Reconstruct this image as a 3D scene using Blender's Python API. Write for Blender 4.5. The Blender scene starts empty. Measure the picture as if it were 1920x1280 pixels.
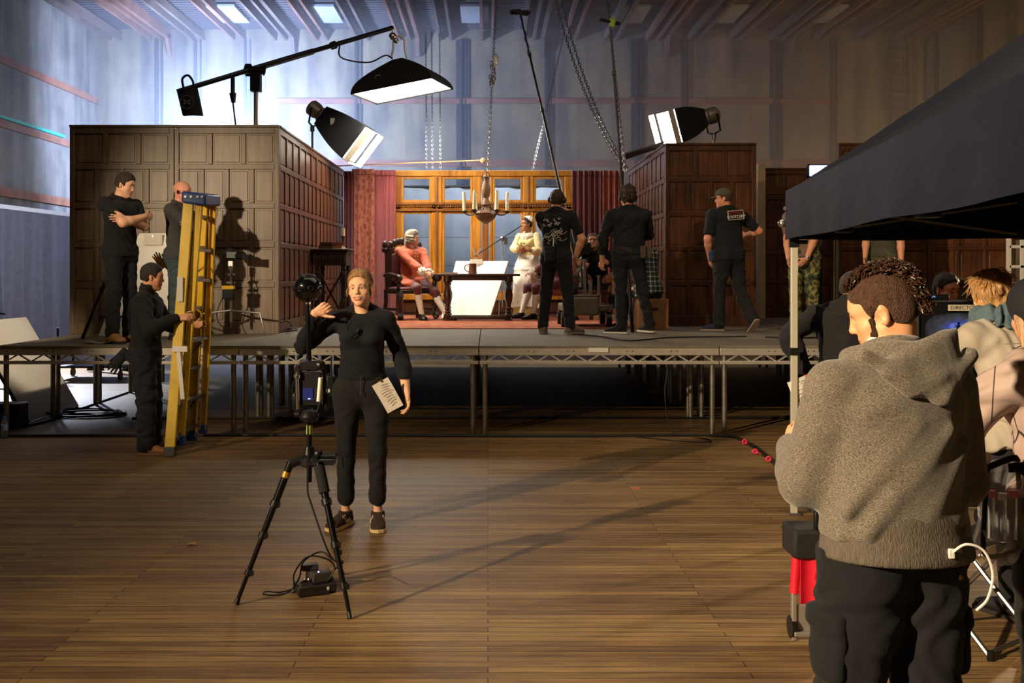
import bpy, bmesh, math, random
import numpy as np
from mathutils import Vector, Matrix, Quaternion

scene = bpy.context.scene
COL = scene.collection
RND = random.Random(7)
V = lambda *a: np.array(a, dtype=float)

# ------------------------------------------------------------------ photograph geometry (taken as 1920 x 1280)
FPX, VPX, VPY, CAMZ = 1867.0, 915.0, 510.0, 1.655
DECK = 0.91
def P(px, py, Y):
    return V((px - VPX) * Y / FPX, Y, CAMZ - (py - VPY) * Y / FPX)
def on_floor(px, py, z=0.0):
    return P(px, py, FPX * (CAMZ - z) / (py - VPY))
def X_at(px, Y): return (px - VPX) * Y / FPX
def Z_at(py, Y): return CAMZ - (py - VPY) * Y / FPX

def nrm(v):
    v = np.asarray(v, float); n = np.linalg.norm(v)
    return v / n if n > 1e-12 else v
def rotv(v, axis, ang):
    a = nrm(axis); v = np.asarray(v, float)
    return v * math.cos(ang) + np.cross(a, v) * math.sin(ang) + a * np.dot(a, v) * (1 - math.cos(ang))

# ------------------------------------------------------------------ materials
MATS = {}
def _nodes(name):
    m = bpy.data.materials.new(name); m.use_nodes = True
    nt = m.node_tree; b = nt.nodes['Principled BSDF']
    return m, nt, b
def srgb(c):
    if isinstance(c, str):
        c = [int(c[i:i+2], 16) / 255 for i in (0, 2, 4)]
    return tuple((x / 12.92 if x <= 0.04045 else ((x + 0.055) / 1.055) ** 2.4) for x in c) + (1.0,)
def mat(name, col, rough=0.6, metal=0.0, var=0.0, vscale=8.0, bump=0.0, bscale=60.0, stretch=(1,1,1), emit=None, estr=0.0, coat=0.0,
        sheen=0.0, trans=0.0, alpha=1.0, attr=None, ior=1.45, spec=0.5, sss=0.0):
    if name in MATS: return MATS[name]
    m, nt, b = _nodes(name); c = srgb(col)
    b.inputs['Base Color'].default_value = c
    b.inputs['Roughness'].default_value = rough
    b.inputs['Metallic'].default_value = metal
    b.inputs['IOR'].default_value = ior
    b.inputs['Specular IOR Level'].default_value = spec
    if coat: b.inputs['Coat Weight'].default_value = coat
    if sheen:
        b.inputs['Sheen Weight'].default_value = sheen; b.inputs['Sheen Roughness'].default_value = 0.5
    if trans: b.inputs['Transmission Weight'].default_value = trans
    if alpha < 1: b.inputs['Alpha'].default_value = alpha
    if sss:
        b.inputs['Subsurface Weight'].default_value = sss; b.inputs['Subsurface Radius'].default_value = (0.01, 0.004, 0.002); b.inputs['Subsurface Scale'].default_value = 1.0
    if emit is not None:
        b.inputs['Emission Color'].default_value = srgb(emit); b.inputs['Emission Strength'].default_value = estr
    src = None
    if attr:
        a = nt.nodes.new('ShaderNodeAttribute'); a.attribute_name = attr; src = a.outputs['Color']
        nt.links.new(src, b.inputs['Base Color'])
    if var or bump:
        tc = nt.nodes.new('ShaderNodeTexCoord'); mp = nt.nodes.new('ShaderNodeMapping'); mp.inputs['Scale'].default_value = stretch
        nt.links.new(tc.outputs['Object'], mp.inputs['Vector'])
    if var:
        n = nt.nodes.new('ShaderNodeTexNoise'); n.inputs['Scale'].default_value = vscale; n.inputs['Detail'].default_value = 5; n.inputs['Roughness'].default_value = 0.65
        nt.links.new(mp.outputs[0], n.inputs['Vector'])
        r = nt.nodes.new('ShaderNodeMapRange'); r.inputs['From Min'].default_value = 0.3; r.inputs['From Max'].default_value = 0.7
        r.inputs['To Min'].default_value = 1 - var; r.inputs['To Max'].default_value = 1 + var
        nt.links.new(n.outputs['Fac'], r.inputs['Value'])
        mx = nt.nodes.new('ShaderNodeVectorMath'); mx.operation = 'SCALE'
        if src is not None: nt.links.new(src, mx.inputs[0])
        else: mx.inputs[0].default_value = c[:3]
        nt.links.new(r.outputs[0], mx.inputs['Scale']); nt.links.new(mx.outputs[0], b.inputs['Base Color'])
    if bump:
        n2 = nt.nodes.new('ShaderNodeTexNoise'); n2.inputs['Scale'].default_value = bscale; n2.inputs['Detail'].default_value = 3
        nt.links.new(mp.outputs[0], n2.inputs['Vector'])
        bp = nt.nodes.new('ShaderNodeBump'); bp.inputs['Strength'].default_value = min(1.0, bump); bp.inputs['Distance'].default_value = 0.01
        nt.links.new(n2.outputs['Fac'], bp.inputs['Height']); nt.links.new(bp.outputs[0], b.inputs['Normal'])
    MATS[name] = m
    return m

# ------------------------------------------------------------------ mesh builder (world coordinates)
class MB:
    def __init__(s): s.v = []; s.f = []; s.m = []; s.mi = 0
    def add(s, vs, fs):
        b = len(s.v); s.v.extend([tuple(map(float, v)) for v in vs])
        for f in fs: s.f.append(tuple(b + i for i in f)); s.m.append(s.mi)
        return s
    def box(s, c, size, R=None):
        hx, hy, hz = size[0] / 2, size[1] / 2, size[2] / 2
        vs = [V(x, y, z) for x in (-hx, hx) for y in (-hy, hy) for z in (-hz, hz)]
        if R is not None: R = np.asarray(R); vs = [R @ v for v in vs]
        vs = [v + np.asarray(c) for v in vs]
        return s.add(vs, [(0,1,3,2),(4,6,7,5),(0,4,5,1),(2,3,7,6),(0,2,6,4),(1,5,7,3)])
    def bb(s, x0, x1, y0, y1, z0, z1):
        return s.box(((x0+x1)/2, (y0+y1)/2, (z0+z1)/2), (abs(x1-x0), abs(y1-y0), abs(z1-z0)))
    def bar(s, a, b, w, t, up=(0,0,1)):
        a = np.asarray(a, float); b = np.asarray(b, float); d = nrm(b - a); L = np.linalg.norm(b - a)
        up = np.asarray(up, float)
        if abs(np.dot(d, up)) > 0.98: up = V(0, 1, 0) if abs(d[1]) < 0.9 else V(1, 0, 0)
        x = nrm(np.cross(d, up)); z = np.cross(x, d)
        return s.box((a + b) / 2, (w, L, t), np.stack([x, d, z], 1))
    def tube(s, pts, r, n=8, closed=False, caps=True):
        pts = [np.asarray(p, float) for p in pts]; N = len(pts)
        rr = r if hasattr(r, '__len__') else [r] * N
        tang = []
        for i in range(N):
            if closed: t = pts[(i+1) % N] - pts[i-1]
            else: t = pts[min(i+1, N-1)] - pts[max(i-1, 0)]
            tang.append(nrm(t))
        up = V(0,0,1) if abs(tang[0][2]) < 0.9 else V(1,0,0)
        x = nrm(np.cross(up, tang[0])); vs = []
        for i in range(N):
            x = nrm(x - tang[i] * np.dot(x, tang[i])); y = np.cross(tang[i], x)
            for k in range(n):
                a = 2 * math.pi * k / n
                vs.append(pts[i] + (x * math.cos(a) + y * math.sin(a)) * rr[i])
        fs = []
        for i in range(N if closed else N - 1):
            j = (i + 1) % N
            for k in range(n):
                k2 = (k + 1) % n
                fs.append((i*n+k, i*n+k2, j*n+k2, j*n+k))
        if caps and not closed:
            fs.append(tuple(reversed(range(n)))); fs.append(tuple((N-1)*n + k for k in range(n)))
        return s.add(vs, fs)
    def cyl(s, a, b, r, r2=None, n=16):
        return s.tube([a, b], [r, r if r2 is None else r2], n)
    def lathe(s, c, prof, n=20, axis=(0,0,1)):
        ax = nrm(axis); x = nrm(np.cross(ax, V(0,1,0) if abs(ax[1]) < 0.9 else V(1,0,0))); y = np.cross(ax, x)
        c = np.asarray(c, float); vs = []; fs = []
        for r, z in prof:
            for k in range(n):
                a = 2 * math.pi * k / n
                vs.append(c + ax * z + (x * math.cos(a) + y * math.sin(a)) * max(r, 1e-4))
        for i in range(len(prof) - 1):
            for k in range(n):
                k2 = (k + 1) % n; fs.append((i*n+k, i*n+k2, (i+1)*n+k2, (i+1)*n+k))
        fs.append(tuple(reversed(range(n)))); fs.append(tuple((len(prof)-1)*n + k for k in range(n)))
        return s.add(vs, fs)
    def ball(s, c, r, n=16, m=10):
        r3 = r if hasattr(r, '__len__') else (r, r, r); c = np.asarray(c, float)
        vs = [c + V(0, 0, -r3[2])]
        for i in range(1, m):
            t = -math.pi/2 + math.pi * i / m
            for k in range(n):
                a = 2*math.pi*k/n
                vs.append(c + V(math.cos(t)*math.cos(a)*r3[0], math.cos(t)*math.sin(a)*r3[1], math.sin(t)*r3[2]))
        vs.append(c + V(0, 0, r3[2])); fs = []
        for k in range(n): fs.append((0, 1+(k+1) % n, 1+k))
        for i in range(m-2):
            for k in range(n):
                k2 = (k+1) % n; fs.append((1+i*n+k, 1+i*n+k2, 1+(i+1)*n+k2, 1+(i+1)*n+k))
        top = len(vs)-1
        for k in range(n): fs.append((1+(m-2)*n+k, 1+(m-2)*n+(k+1) % n, top))
        return s.add(vs, fs)
    def prism(s, outline, d):
        """outline: list of 3-D points (planar), d: thickness vector"""
        o = [np.asarray(p, float) for p in outline]; d = np.asarray(d, float); n = len(o)
        fs = [tuple(range(n)), tuple(reversed(range(n, 2*n)))] + [(i, i+n, (i+1) % n + n, (i+1) % n) for i in range(n)]
        return s.add(o + [p + d for p in o], fs)
    def grid(s, fn, nu, nv, thick=None):
        vs = [np.asarray(fn(i/nu, j/nv), float) for i in range(nu+1) for j in range(nv+1)]
        q = [(i*(nv+1)+j, (i+1)*(nv+1)+j, (i+1)*(nv+1)+j+1, i*(nv+1)+j+1) for i in range(nu) for j in range(nv)]
        if thick is None: return s.add(vs, q)
        d = np.asarray(thick, float); n = len(vs)
        q2 = q + [tuple(reversed([a+n for a in f])) for f in q]
        edge = [i*(nv+1) for i in range(nu+1)] + [nu*(nv+1)+j for j in range(1, nv+1)] + [i*(nv+1)+nv for i in range(nu-1, -1, -1)] + [j for j in range(nv-1, 0, -1)]
        for a, b in zip(edge, edge[1:] + edge[:1]): q2.append((b, a, a+n, b+n))
        return s.add(vs + [v + d for v in vs], q2)

def root_of(o):
    while o.parent is not None: o = o.parent
    return o
def obj(name, mb, material, parent=None, loc=(0,0,0), smooth=35, bevel=0.0, label=None, kind=None):
    """one mesh object; MB holds world coordinates, stored relative to the thing's base"""
    base = np.array(root_of(parent).location) if parent is not None else np.asarray(loc, float)
    me = bpy.data.meshes.new(name)
    me.from_pydata([tuple(np.asarray(v) - base) for v in mb.v], [], mb.f)
    mats = material if isinstance(material, (list, tuple)) else [material]
    for m in mats: me.materials.append(m)
    if len(mats) > 1: me.polygons.foreach_set('material_index', mb.m)
    bm = bmesh.new(); bm.from_mesh(me); bmesh.ops.recalc_face_normals(bm, faces=bm.faces); bm.to_mesh(me); bm.free()
    if smooth:
        me.shade_smooth(); me.set_sharp_from_angle(angle=math.radians(smooth))
    o = bpy.data.objects.new(name, me); COL.objects.link(o)
    if parent is not None: o.parent = parent
    else: o.location = tuple(base)
    if bevel:
        md = o.modifiers.new('edge', 'BEVEL'); md.width = bevel; md.segments = 2; md.limit_method = 'ANGLE'; md.angle_limit = math.radians(40)
    if label: o['label'] = label
    if kind: o['kind'] = kind
    return o
def tag(o, label, cat, group=None, kind=None):
    o['label'] = label; o['category'] = cat
    if group: o['group'] = group
    if kind: o['kind'] = kind
    return o
def thing(name, label, cat, loc=(0,0,0), group=None):
    o = bpy.data.objects.new(name, None); COL.objects.link(o); o.location = tuple(float(x) for x in loc); o.empty_display_size = 0.1
    return tag(o, label, cat, group)
def struct(name, mb, material, **k):
    o = obj(name, mb, material, **k); o['kind'] = 'structure'; return o
def children(o): return [c for c in bpy.data.objects if c.parent == o]
def dup(root, loc=None, rotz=None, label=None):
    r = root.copy(); COL.objects.link(r)
    if loc is not None: r.location = tuple(float(x) for x in loc)
    if rotz is not None: r.rotation_euler = (0, 0, rotz)
    if label: r['label'] = label
    for ch in list(root.children):
        c = ch.copy(); COL.objects.link(c); c.parent = r
        for g in list(ch.children):
            d = g.copy(); COL.objects.link(d); d.parent = c
    return r
def bez(pts, n=8, closed=False):
    """smooth curve through points (Catmull-Rom)"""
    p = [np.asarray(q, float) for q in pts]; N = len(p); out = []
    segs = N if closed else N - 1
    for i in range(segs):
        a = p[(i-1) % N] if (closed or i > 0) else p[0]*2 - p[1]
        b = p[i]; c = p[(i+1) % N]
        d = p[(i+2) % N] if (closed or i+2 < N) else p[-1]*2 - p[-2]
        for k in range(n):
            t = k / n
            out.append(0.5*((2*b) + (-a+c)*t + (2*a-5*b+4*c-d)*t*t + (-a+3*b-3*c+d)*t**3))
    if not closed: out.append(p[-1])
    return out
def text_mb(txt, size, origin, xdir, ydir, depth=0.002, align='CENTER', bold=0.0, shear=0.0):
    cu = bpy.data.curves.new('lettering', 'FONT'); cu.body = txt; cu.size = size; cu.align_x = align; cu.align_y = 'CENTER'; cu.extrude = depth; cu.offset = bold; cu.shear = shear
    cu.resolution_u = 2
    o = bpy.data.objects.new('lettering', cu); COL.objects.link(o)
    dg = bpy.context.evaluated_depsgraph_get(); dg.update()
    me = bpy.data.meshes.new_from_object(o.evaluated_get(dg))
    xd = nrm(xdir); yd = nrm(ydir); zd = np.cross(xd, yd); og = np.asarray(origin, float)
    mb = MB(); mb.add([og + xd*v.co.x + yd*v.co.y + zd*v.co.z for v in me.vertices], [tuple(p.vertices) for p in me.polygons])
    bpy.data.objects.remove(o); bpy.data.curves.remove(cu); bpy.data.meshes.remove(me)
    return mb

# ------------------------------------------------------------------ smooth implicit surfaces (for bodies, clothes, hair)
class SDF:
    def __init__(s, voxel=0.008): s.vx = voxel; s.p = []
    def cap(s, a, b, ra, rb=None, k=0.02, col=None, op='u'):
        s.p.append(('c', np.asarray(a, float), np.asarray(b, float), ra, ra if rb is None else rb, k, col, op)); return s
    def ell(s, a, b, R, ra, rb=None, cap=None, k=0.02, col=None, op='u'):
        """elliptic capsule a->b; R = lateral direction; ra=(lateral, other) at a"""
        a = np.asarray(a, float); b = np.asarray(b, float); rb = ra if rb is None else rb
        s.p.append(('e', a, b, nrm(R), ra, rb, cap, k, col, op)); return s
    def sph(s, c, r, k=0.02, col=None, op='u'): return s.cap(c, c, r, r, k, col, op)
    def elp(s, c, X, Y, r, k=0.02, col=None, op='u'):
        """ellipsoid; X, Y axes; r three radii"""
        s.p.append(('o', np.asarray(c, float), nrm(X), nrm(np.asarray(Y, float) - nrm(X)*np.dot(nrm(X), Y)), r, k, col, op)); return s
    def cut(s, p, n, k=0.004, box=None):
        """remove the side the normal points to (inside box = (centre, radius) only)"""
        s.p.append(('h', np.asarray(p, float), nrm(n), k, box)); return s
    def _bounds(s, q):
        if q[0] == 'c':
            r = max(q[3], q[4]); return np.minimum(q[1], q[2]) - r, np.maximum(q[1], q[2]) + r, q[5]
        if q[0] == 'e':
            r = max(max(q[4]), max(q[5])); return np.minimum(q[1], q[2]) - r, np.maximum(q[1], q[2]) + r, q[7]
        if q[0] == 'o':
            r = max(q[4]); return q[1] - r, q[1] + r, q[5]
    def mesh(s, colors=None):
        vx = s.vx; lo = V(1e9,1e9,1e9); hi = -lo
        for q in s.p:
            if q[0] == 'h' or q[-1] != 'u': continue
            a, b, k = s._bounds(q); lo = np.minimum(lo, a); hi = np.maximum(hi, b)
        lo -= 3*vx; hi += 3*vx
        n = np.ceil((hi - lo) / vx).astype(int) + 1
        ax = [(lo[i] + vx*np.arange(n[i])).astype(np.float32) for i in range(3)]
        BIG = 0.2
        D = np.full(n, BIG, np.float32)
        C = np.zeros(tuple(n) + (3,), np.float32) if colors is not None else None
        if C is not None: C[:] = colors
        for q in s.p:
            if q[0] == 'h':
                _, p0, nn, k, box = q
                if box is None: sl = (slice(None),)*3
                else:
                    a = box[0] - box[1]; b = box[0] + box[1]
                    i0 = np.clip(np.floor((a-lo)/vx).astype(int), 0, n); i1 = np.clip(np.ceil((b-lo)/vx).astype(int)+1, 0, n)
                    sl = tuple(slice(i0[i], i1[i]) for i in range(3))
                x = ax[0][sl[0]][:,None,None]; y = ax[1][sl[1]][None,:,None]; z = ax[2][sl[2]][None,None,:]
                d = (x-p0[0])*nn[0] + (y-p0[1])*nn[1] + (z-p0[2])*nn[2]
                if box is not None:
                    rr = np.sqrt((x-box[0][0])**2 + (y-box[0][1])**2 + (z-box[0][2])**2) - box[1]
                    d = np.minimum(d, -rr)
                    d = np.where(d < -BIG, -BIG, d)
                d = d.astype(np.float32); Ds = D[sl]
                h = np.clip(0.5 - 0.5*(Ds - d)/k, 0, 1); D[sl] = Ds*(1-h) + d*h + k*h*(1-h)
                continue
            a, b, k = s._bounds(q); k = max(k, 1e-4); op = q[-1]
            a = a - k - 3*vx; b = b + k + 3*vx
            i0 = np.clip(np.floor((a-lo)/vx).astype(int), 0, n); i1 = np.clip(np.ceil((b-lo)/vx).astype(int)+1, 0, n)
            if np.any(i1 <= i0): continue
            sl = tuple(slice(i0[i], i1[i]) for i in range(3))
            x = ax[0][sl[0]][:,None,None]; y = ax[1][sl[1]][None,:,None]; z = ax[2][sl[2]][None,None,:]
            if q[0] == 'c':
                A, B = q[1], q[2]; ab = B - A; L = float(ab @ ab)
                px, py, pz = x-A[0], y-A[1], z-A[2]
                if L > 1e-10:
                    t = np.clip((px*ab[0] + py*ab[1] + pz*ab[2])/L, 0, 1)
                    d = np.sqrt((px-ab[0]*t)**2 + (py-ab[1]*t)**2 + (pz-ab[2]*t)**2) - (q[3] + (q[4]-q[3])*t)
                else: d = np.sqrt(px**2 + py**2 + pz**2) - q[3]
            elif q[0] == 'e':
                A, B, R = q[1], q[2], q[3]; ab = B - A; L = float(ab @ ab); axn = nrm(ab)
                R = nrm(R - axn*(R @ axn)); F = np.cross(axn, R)
                px, py, pz = x-A[0], y-A[1], z-A[2]
                ta = px*axn[0] + py*axn[1] + pz*axn[2]; Ln = math.sqrt(L)
                t = np.clip(ta/Ln, 0, 1); va = ta - t*Ln
                vl = px*R[0] + py*R[1] + pz*R[2]; vf = px*F[0] + py*F[1] + pz*F[2]
                r1 = q[4][0] + (q[5][0]-q[4][0])*t; r2 = q[4][1] + (q[5][1]-q[4][1])*t
                rc = np.minimum(r1, r2) if q[6] is None else q[6]
                k0 = np.sqrt((vl/r1)**2 + (vf/r2)**2 + (va/rc)**2) + 1e-6
                k1 = np.sqrt((vl/r1**2)**2 + (vf/r2**2)**2 + (va/rc**2)**2) + 1e-6
                d = k0*(k0-1)/k1
            else:
                c, X, Y, r = q[1], q[2], q[3], q[4]; Zx = np.cross(X, Y)
                px, py, pz = x-c[0], y-c[1], z-c[2]
                u = (px*X[0]+py*X[1]+pz*X[2]); v = (px*Y[0]+py*Y[1]+pz*Y[2]); w = (px*Zx[0]+py*Zx[1]+pz*Zx[2])
                k0 = np.sqrt((u/r[0])**2+(v/r[1])**2+(w/r[2])**2)+1e-6
                k1 = np.sqrt((u/r[0]**2)**2+(v/r[1]**2)**2+(w/r[2]**2)**2)+1e-6
                d = k0*(k0-1)/k1
            d = d.astype(np.float32); Ds = D[sl]
            if op == 'u':
                h = np.clip(0.5 + 0.5*(Ds - d)/k, 0, 1); D[sl] = Ds*(1-h) + d*h - k*h*(1-h)
            elif op == 's':
                h = np.clip(0.5 - 0.5*(Ds + d)/k, 0, 1); D[sl] = Ds*(1-h) - d*h + k*h*(1-h)
            elif op == 'p':      # paint only
                h = np.clip(0.5 - 0.5*d/k, 0, 1)
            col = q[-2]
            if C is not None and col is not None:
                hc = h[..., None]; C[sl] = C[sl]*(1-hc) + np.array(col, np.float32)*hc
        return _nets(D, lo, vx, C)

def _nets(D, lo, vx, C):
    S = D < 0
    a = S[:-1,:-1,:-1]; cnt = np.zeros(a.shape, np.int8)
    cs = [(i,j,k) for i in (0,1) for j in (0,1) for k in (0,1)]
    nx, ny, nz = D.shape
    sub = lambda A, c: A[c[0]:nx-1+c[0], c[1]:ny-1+c[1], c[2]:nz-1+c[2]]
    for c in cs: cnt += sub(S, c)
    act = (cnt > 0) & (cnt < 8)
    idx = np.argwhere(act); N = len(idx)
    vid = np.full(a.shape, -1, np.int32); vid[act] = np.arange(N)
    val = {c: D[idx[:,0]+c[0], idx[:,1]+c[1], idx[:,2]+c[2]] for c in cs}
    acc = np.zeros((N,3)); num = np.zeros(N)
    for c in cs:
        for ax in range(3):
            if c[ax]: continue
            e = list(c); e[ax] = 1; e = tuple(e)
            d0, d1 = val[c], val[e]; m = (d0 < 0) != (d1 < 0)
            t = np.where(m, d0/(d0-d1+1e-12), 0)
            p = np.zeros((N,3)); p[:] = c; p[:,ax] = t
            acc[m] += p[m]; num[m] += 1
    loc = acc / num[:,None]
    verts = (idx + loc)*vx + lo
    faces = []
    for ax in range(3):
        o1, o2 = [(1,2),(2,0),(0,1)][ax]
        sl0 = [slice(1,-1)]*3; sl0[ax] = slice(0,-1)
        sl1 = [slice(1,-1)]*3; sl1[ax] = slice(1,None)
        # edges from grid pt i to i+1 along ax ; interior in other axes
        A = S[tuple(slice(1, D.shape[q]-1) if q != ax else slice(0, D.shape[q]-1) for q in range(3))]
        B = S[tuple(slice(1, D.shape[q]-1) if q != ax else slice(1, D.shape[q]) for q in range(3))]
        for flip in (False, True):
            m = np.argwhere((A & ~B) if not flip else (~A & B))
            if not len(m): continue
            g = m.copy()
            for q in range(3):
                if q != ax: g[:,q] += 1
            def cell(d1, d2):
                c = g.copy(); c[:,o1] += d1; c[:,o2] += d2
                return vid[c[:,0], c[:,1], c[:,2]]
            f = np.stack([cell(-1,-1), cell(0,-1), cell(0,0), cell(-1,0)], 1)
            faces.append(f[:, ::-1] if flip else f)
    F = np.concatenate(faces)
    F = F[(F >= 0).all(1)]
    cols = None
    if C is not None:
        ii = np.clip(np.round(idx + loc).astype(int), 0, np.array(D.shape)-1)
        cols = C[ii[:,0], ii[:,1], ii[:,2]]
    # one relaxation pass towards the neighbours
    for _ in range(2):
        su = np.zeros_like(verts); ct = np.zeros(N)
        for i in range(4):
            for j in (1, 3):
                np.add.at(su, F[:,i], verts[F[:,(i+j) % 4]]); np.add.at(ct, F[:,i], 1)
        verts = verts*0.6 + 0.4*su/np.maximum(ct, 1)[:,None]
    return verts, F, cols

def folds(v, f, amp, scale=1.0, seed=0, dirn=None):
    """gentle cloth folds: moves vertices along their normals by warped waves"""
    if amp <= 0: return v
    fn = np.cross(v[f[:,2]]-v[f[:,0]], v[f[:,3]]-v[f[:,1]])
    n = np.zeros_like(v)
    for i in range(4): np.add.at(n, f[:,i], fn)
    n /= np.linalg.norm(n, axis=1)[:,None] + 1e-12
    r = np.random.RandomState(seed); d = np.zeros(len(v))
    w = np.stack([np.sin(v @ r.normal(0, 9*scale, 3) + r.uniform(0, 6)) for _ in range(3)], 1)*0.09/scale
    for i in range(7):
        kv = r.normal(0, 1, 3)
        if dirn is not None: kv = np.asarray(dirn) + 0.45*kv
        kv = nrm(kv) * r.uniform(22, 60) * scale
        s = np.sin((v + w) @ kv + r.uniform(0, 6.28))
        d += np.sign(s)*np.abs(s)**0.7 / (1 + i*0.4)
    return v + n * (d*amp/2.0)[:,None]

def sdf_obj(name, S, material, parent=None, loc=(0,0,0), colors=None, wr=0.0, wscale=1.0, seed=1, wdir=None, label=None):
    v, f, c = S.mesh(colors)
    v = folds(v, f, wr, wscale, seed, wdir)
    base = np.array(root_of(parent).location) if parent is not None else np.asarray(loc, float)
    me = bpy.data.meshes.new(name)
    me.vertices.add(len(v)); me.vertices.foreach_set('co', (v - base).astype(np.float32).ravel())
    me.loops.add(len(f)*4); me.loops.foreach_set('vertex_index', f.astype(np.int32).ravel())
    me.polygons.add(len(f)); me.polygons.foreach_set('loop_start', np.arange(0, len(f)*4, 4, dtype=np.int32))
    me.update(calc_edges=True); me.validate()
    if c is not None:
        a = me.color_attributes.new('Col', 'FLOAT_COLOR', 'POINT')
        a.data.foreach_set('color', np.concatenate([c, np.ones((len(c),1), np.float32)], 1).astype(np.float32).ravel())
    me.materials.append(material); me.shade_smooth()
    o = bpy.data.objects.new(name, me); COL.objects.link(o)
    if parent is not None: o.parent = parent
    else: o.location = tuple(base)
    if label: o['label'] = label
    return o
# ------------------------------------------------------------------ people
L3 = lambda c: srgb(c)[:3]
SKIN = {'fair': 'E3AE8C', 'warm': 'DBA27C', 'pink': 'DE9A82', 'tan': 'B98260', 'brown': 'A06A48'}
skin_mat = None
def skinmat():
    return mat('skin', 'DDA887', rough=0.5, attr='Col', bump=0.06, bscale=220, var=0.05, vscale=30, sss=0.12)

def ik(a, b, l1, l2, pole):
    a = np.asarray(a, float); b = np.asarray(b, float); d = b - a; L = np.linalg.norm(d); mx = (l1 + l2)*0.999
    if L > mx: b = a + d/L*mx; L = mx; d = b - a
    L = max(L, abs(l1-l2)+0.01); u = nrm(d)
    x = (l1*l1 - l2*l2 + L*L) / (2*L); h = math.sqrt(max(l1*l1 - x*x, 0))
    p = np.asarray(pole, float); p = nrm(p - u*np.dot(p, u))
    return a + u*x + p*h, b

class Fig: pass

def skeleton(h, base, yaw, lean=(0,0), hipz=None, feet=None, hands=None, elbows=None, knees=None, head=(0,0,0), width=1.0,
             shoulder_twist=0.0, hiptilt=0.0, hipoff=(0,0), foot_yaw=(12,12), feet_pitch=(0,0), female=False, shrug=(0,0), footdir=None, neckfwd=0.02):
    """base: floor point under the pelvis; yaw in degrees, 0 = facing away (+Y), 180 = facing the camera, -90 = facing +X"""
    k = Fig(); k.h = h; k.female = female; k.w = width
    y = math.radians(yaw); k.R = V(math.cos(y), math.sin(y), 0); k.F = V(-math.sin(y), math.cos(y), 0); k.U = V(0,0,1)
    base = np.asarray(base, float); k.base = base
    k.pel = base + k.U*(hipz if hipz is not None else .53*h) + k.R*hipoff[0] + k.F*hipoff[1]
    lv = nrm(k.U + k.R*math.tan(math.radians(lean[0])) + k.F*math.tan(math.radians(lean[1])))
    k.Ut = lv; st = math.radians(shoulder_twist)
    Rt = rotv(k.R, lv, st); k.Rt = nrm(Rt - lv*np.dot(Rt, lv)); k.Ft = np.cross(k.Ut, k.Rt)
    k.waist = k.pel + lv*.085*h; k.chest = k.pel + lv*.19*h; k.neck = k.pel + lv*.30*h
    sw = (.098 if female else .108)*h*width
    k.sh = [k.neck - lv*.032*h + k.Rt*sw*s + lv*shrug[i] for i, s in enumerate((-1, 1))]       # 0 = figure's own left hand side, 1 = right
    k.hip = [k.pel + k.R*.052*h*s*(1.06 if female else 1) for s in (-1, 1)]
    k.ank = []; k.toe = []; k.knee = []
    for i, s in enumerate((-1, 1)):
        fp = feet[i] if feet is not None and feet[i] is not None else base + k.R*.06*h*s
        fd = rotv(k.F, k.U, math.radians(-foot_yaw[i]*s)) if footdir is None else nrm(footdir[i])
        pt = math.radians(feet_pitch[i]); fd = fd*math.cos(pt) - k.U*math.sin(pt)
        up = nrm(np.cross(np.cross(fd, k.U), fd))
        an = np.asarray(fp, float) + up*.042*h - fd*.0*h
        kn, an2 = ik(k.hip[i], an, .2425*h, .2425*h, (knees[i] if knees is not None and knees[i] is not None else k.F + k.R*.15*s))
        k.knee.append(kn); k.ank.append(an2); k.toe.append((fd, up))
    k.elb = []; k.wri = []
    for i, s in enumerate((-1, 1)):
        tg = hands[i] if hands is not None and hands[i] is not None else k.sh[i] - k.U*.315*h + k.R*s*.035*h + k.F*.03*h
        pole = elbows[i] if elbows is not None and elbows[i] is not None else -k.F + k.R*s*.35
        e, w = ik(k.sh[i], tg, .168*h, .150*h, pole); k.elb.append(e); k.wri.append(w)
    # head: yaw (positive = to figure's left), pitch (positive = down), roll
    hy, hp, hr = [math.radians(a) for a in head]
    F = rotv(k.F, k.U, hy); R = np.cross(F, k.U); F2 = rotv(F, R, -hp); U2 = np.cross(R, F2); R3 = rotv(R, F2, hr); U3 = np.cross(R3, F2)
    k.hF, k.hR, k.hU = F2, R3, U3
    q = h/7.6/0.23; k.q = q
    k.hb = k.neck + lv*.022*h + k.F*neckfwd                 # top of neck
    k.hc = k.hb + k.hU*.108*q + k.hF*.018*q                 # eye-level centre of the head
    return k

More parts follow.
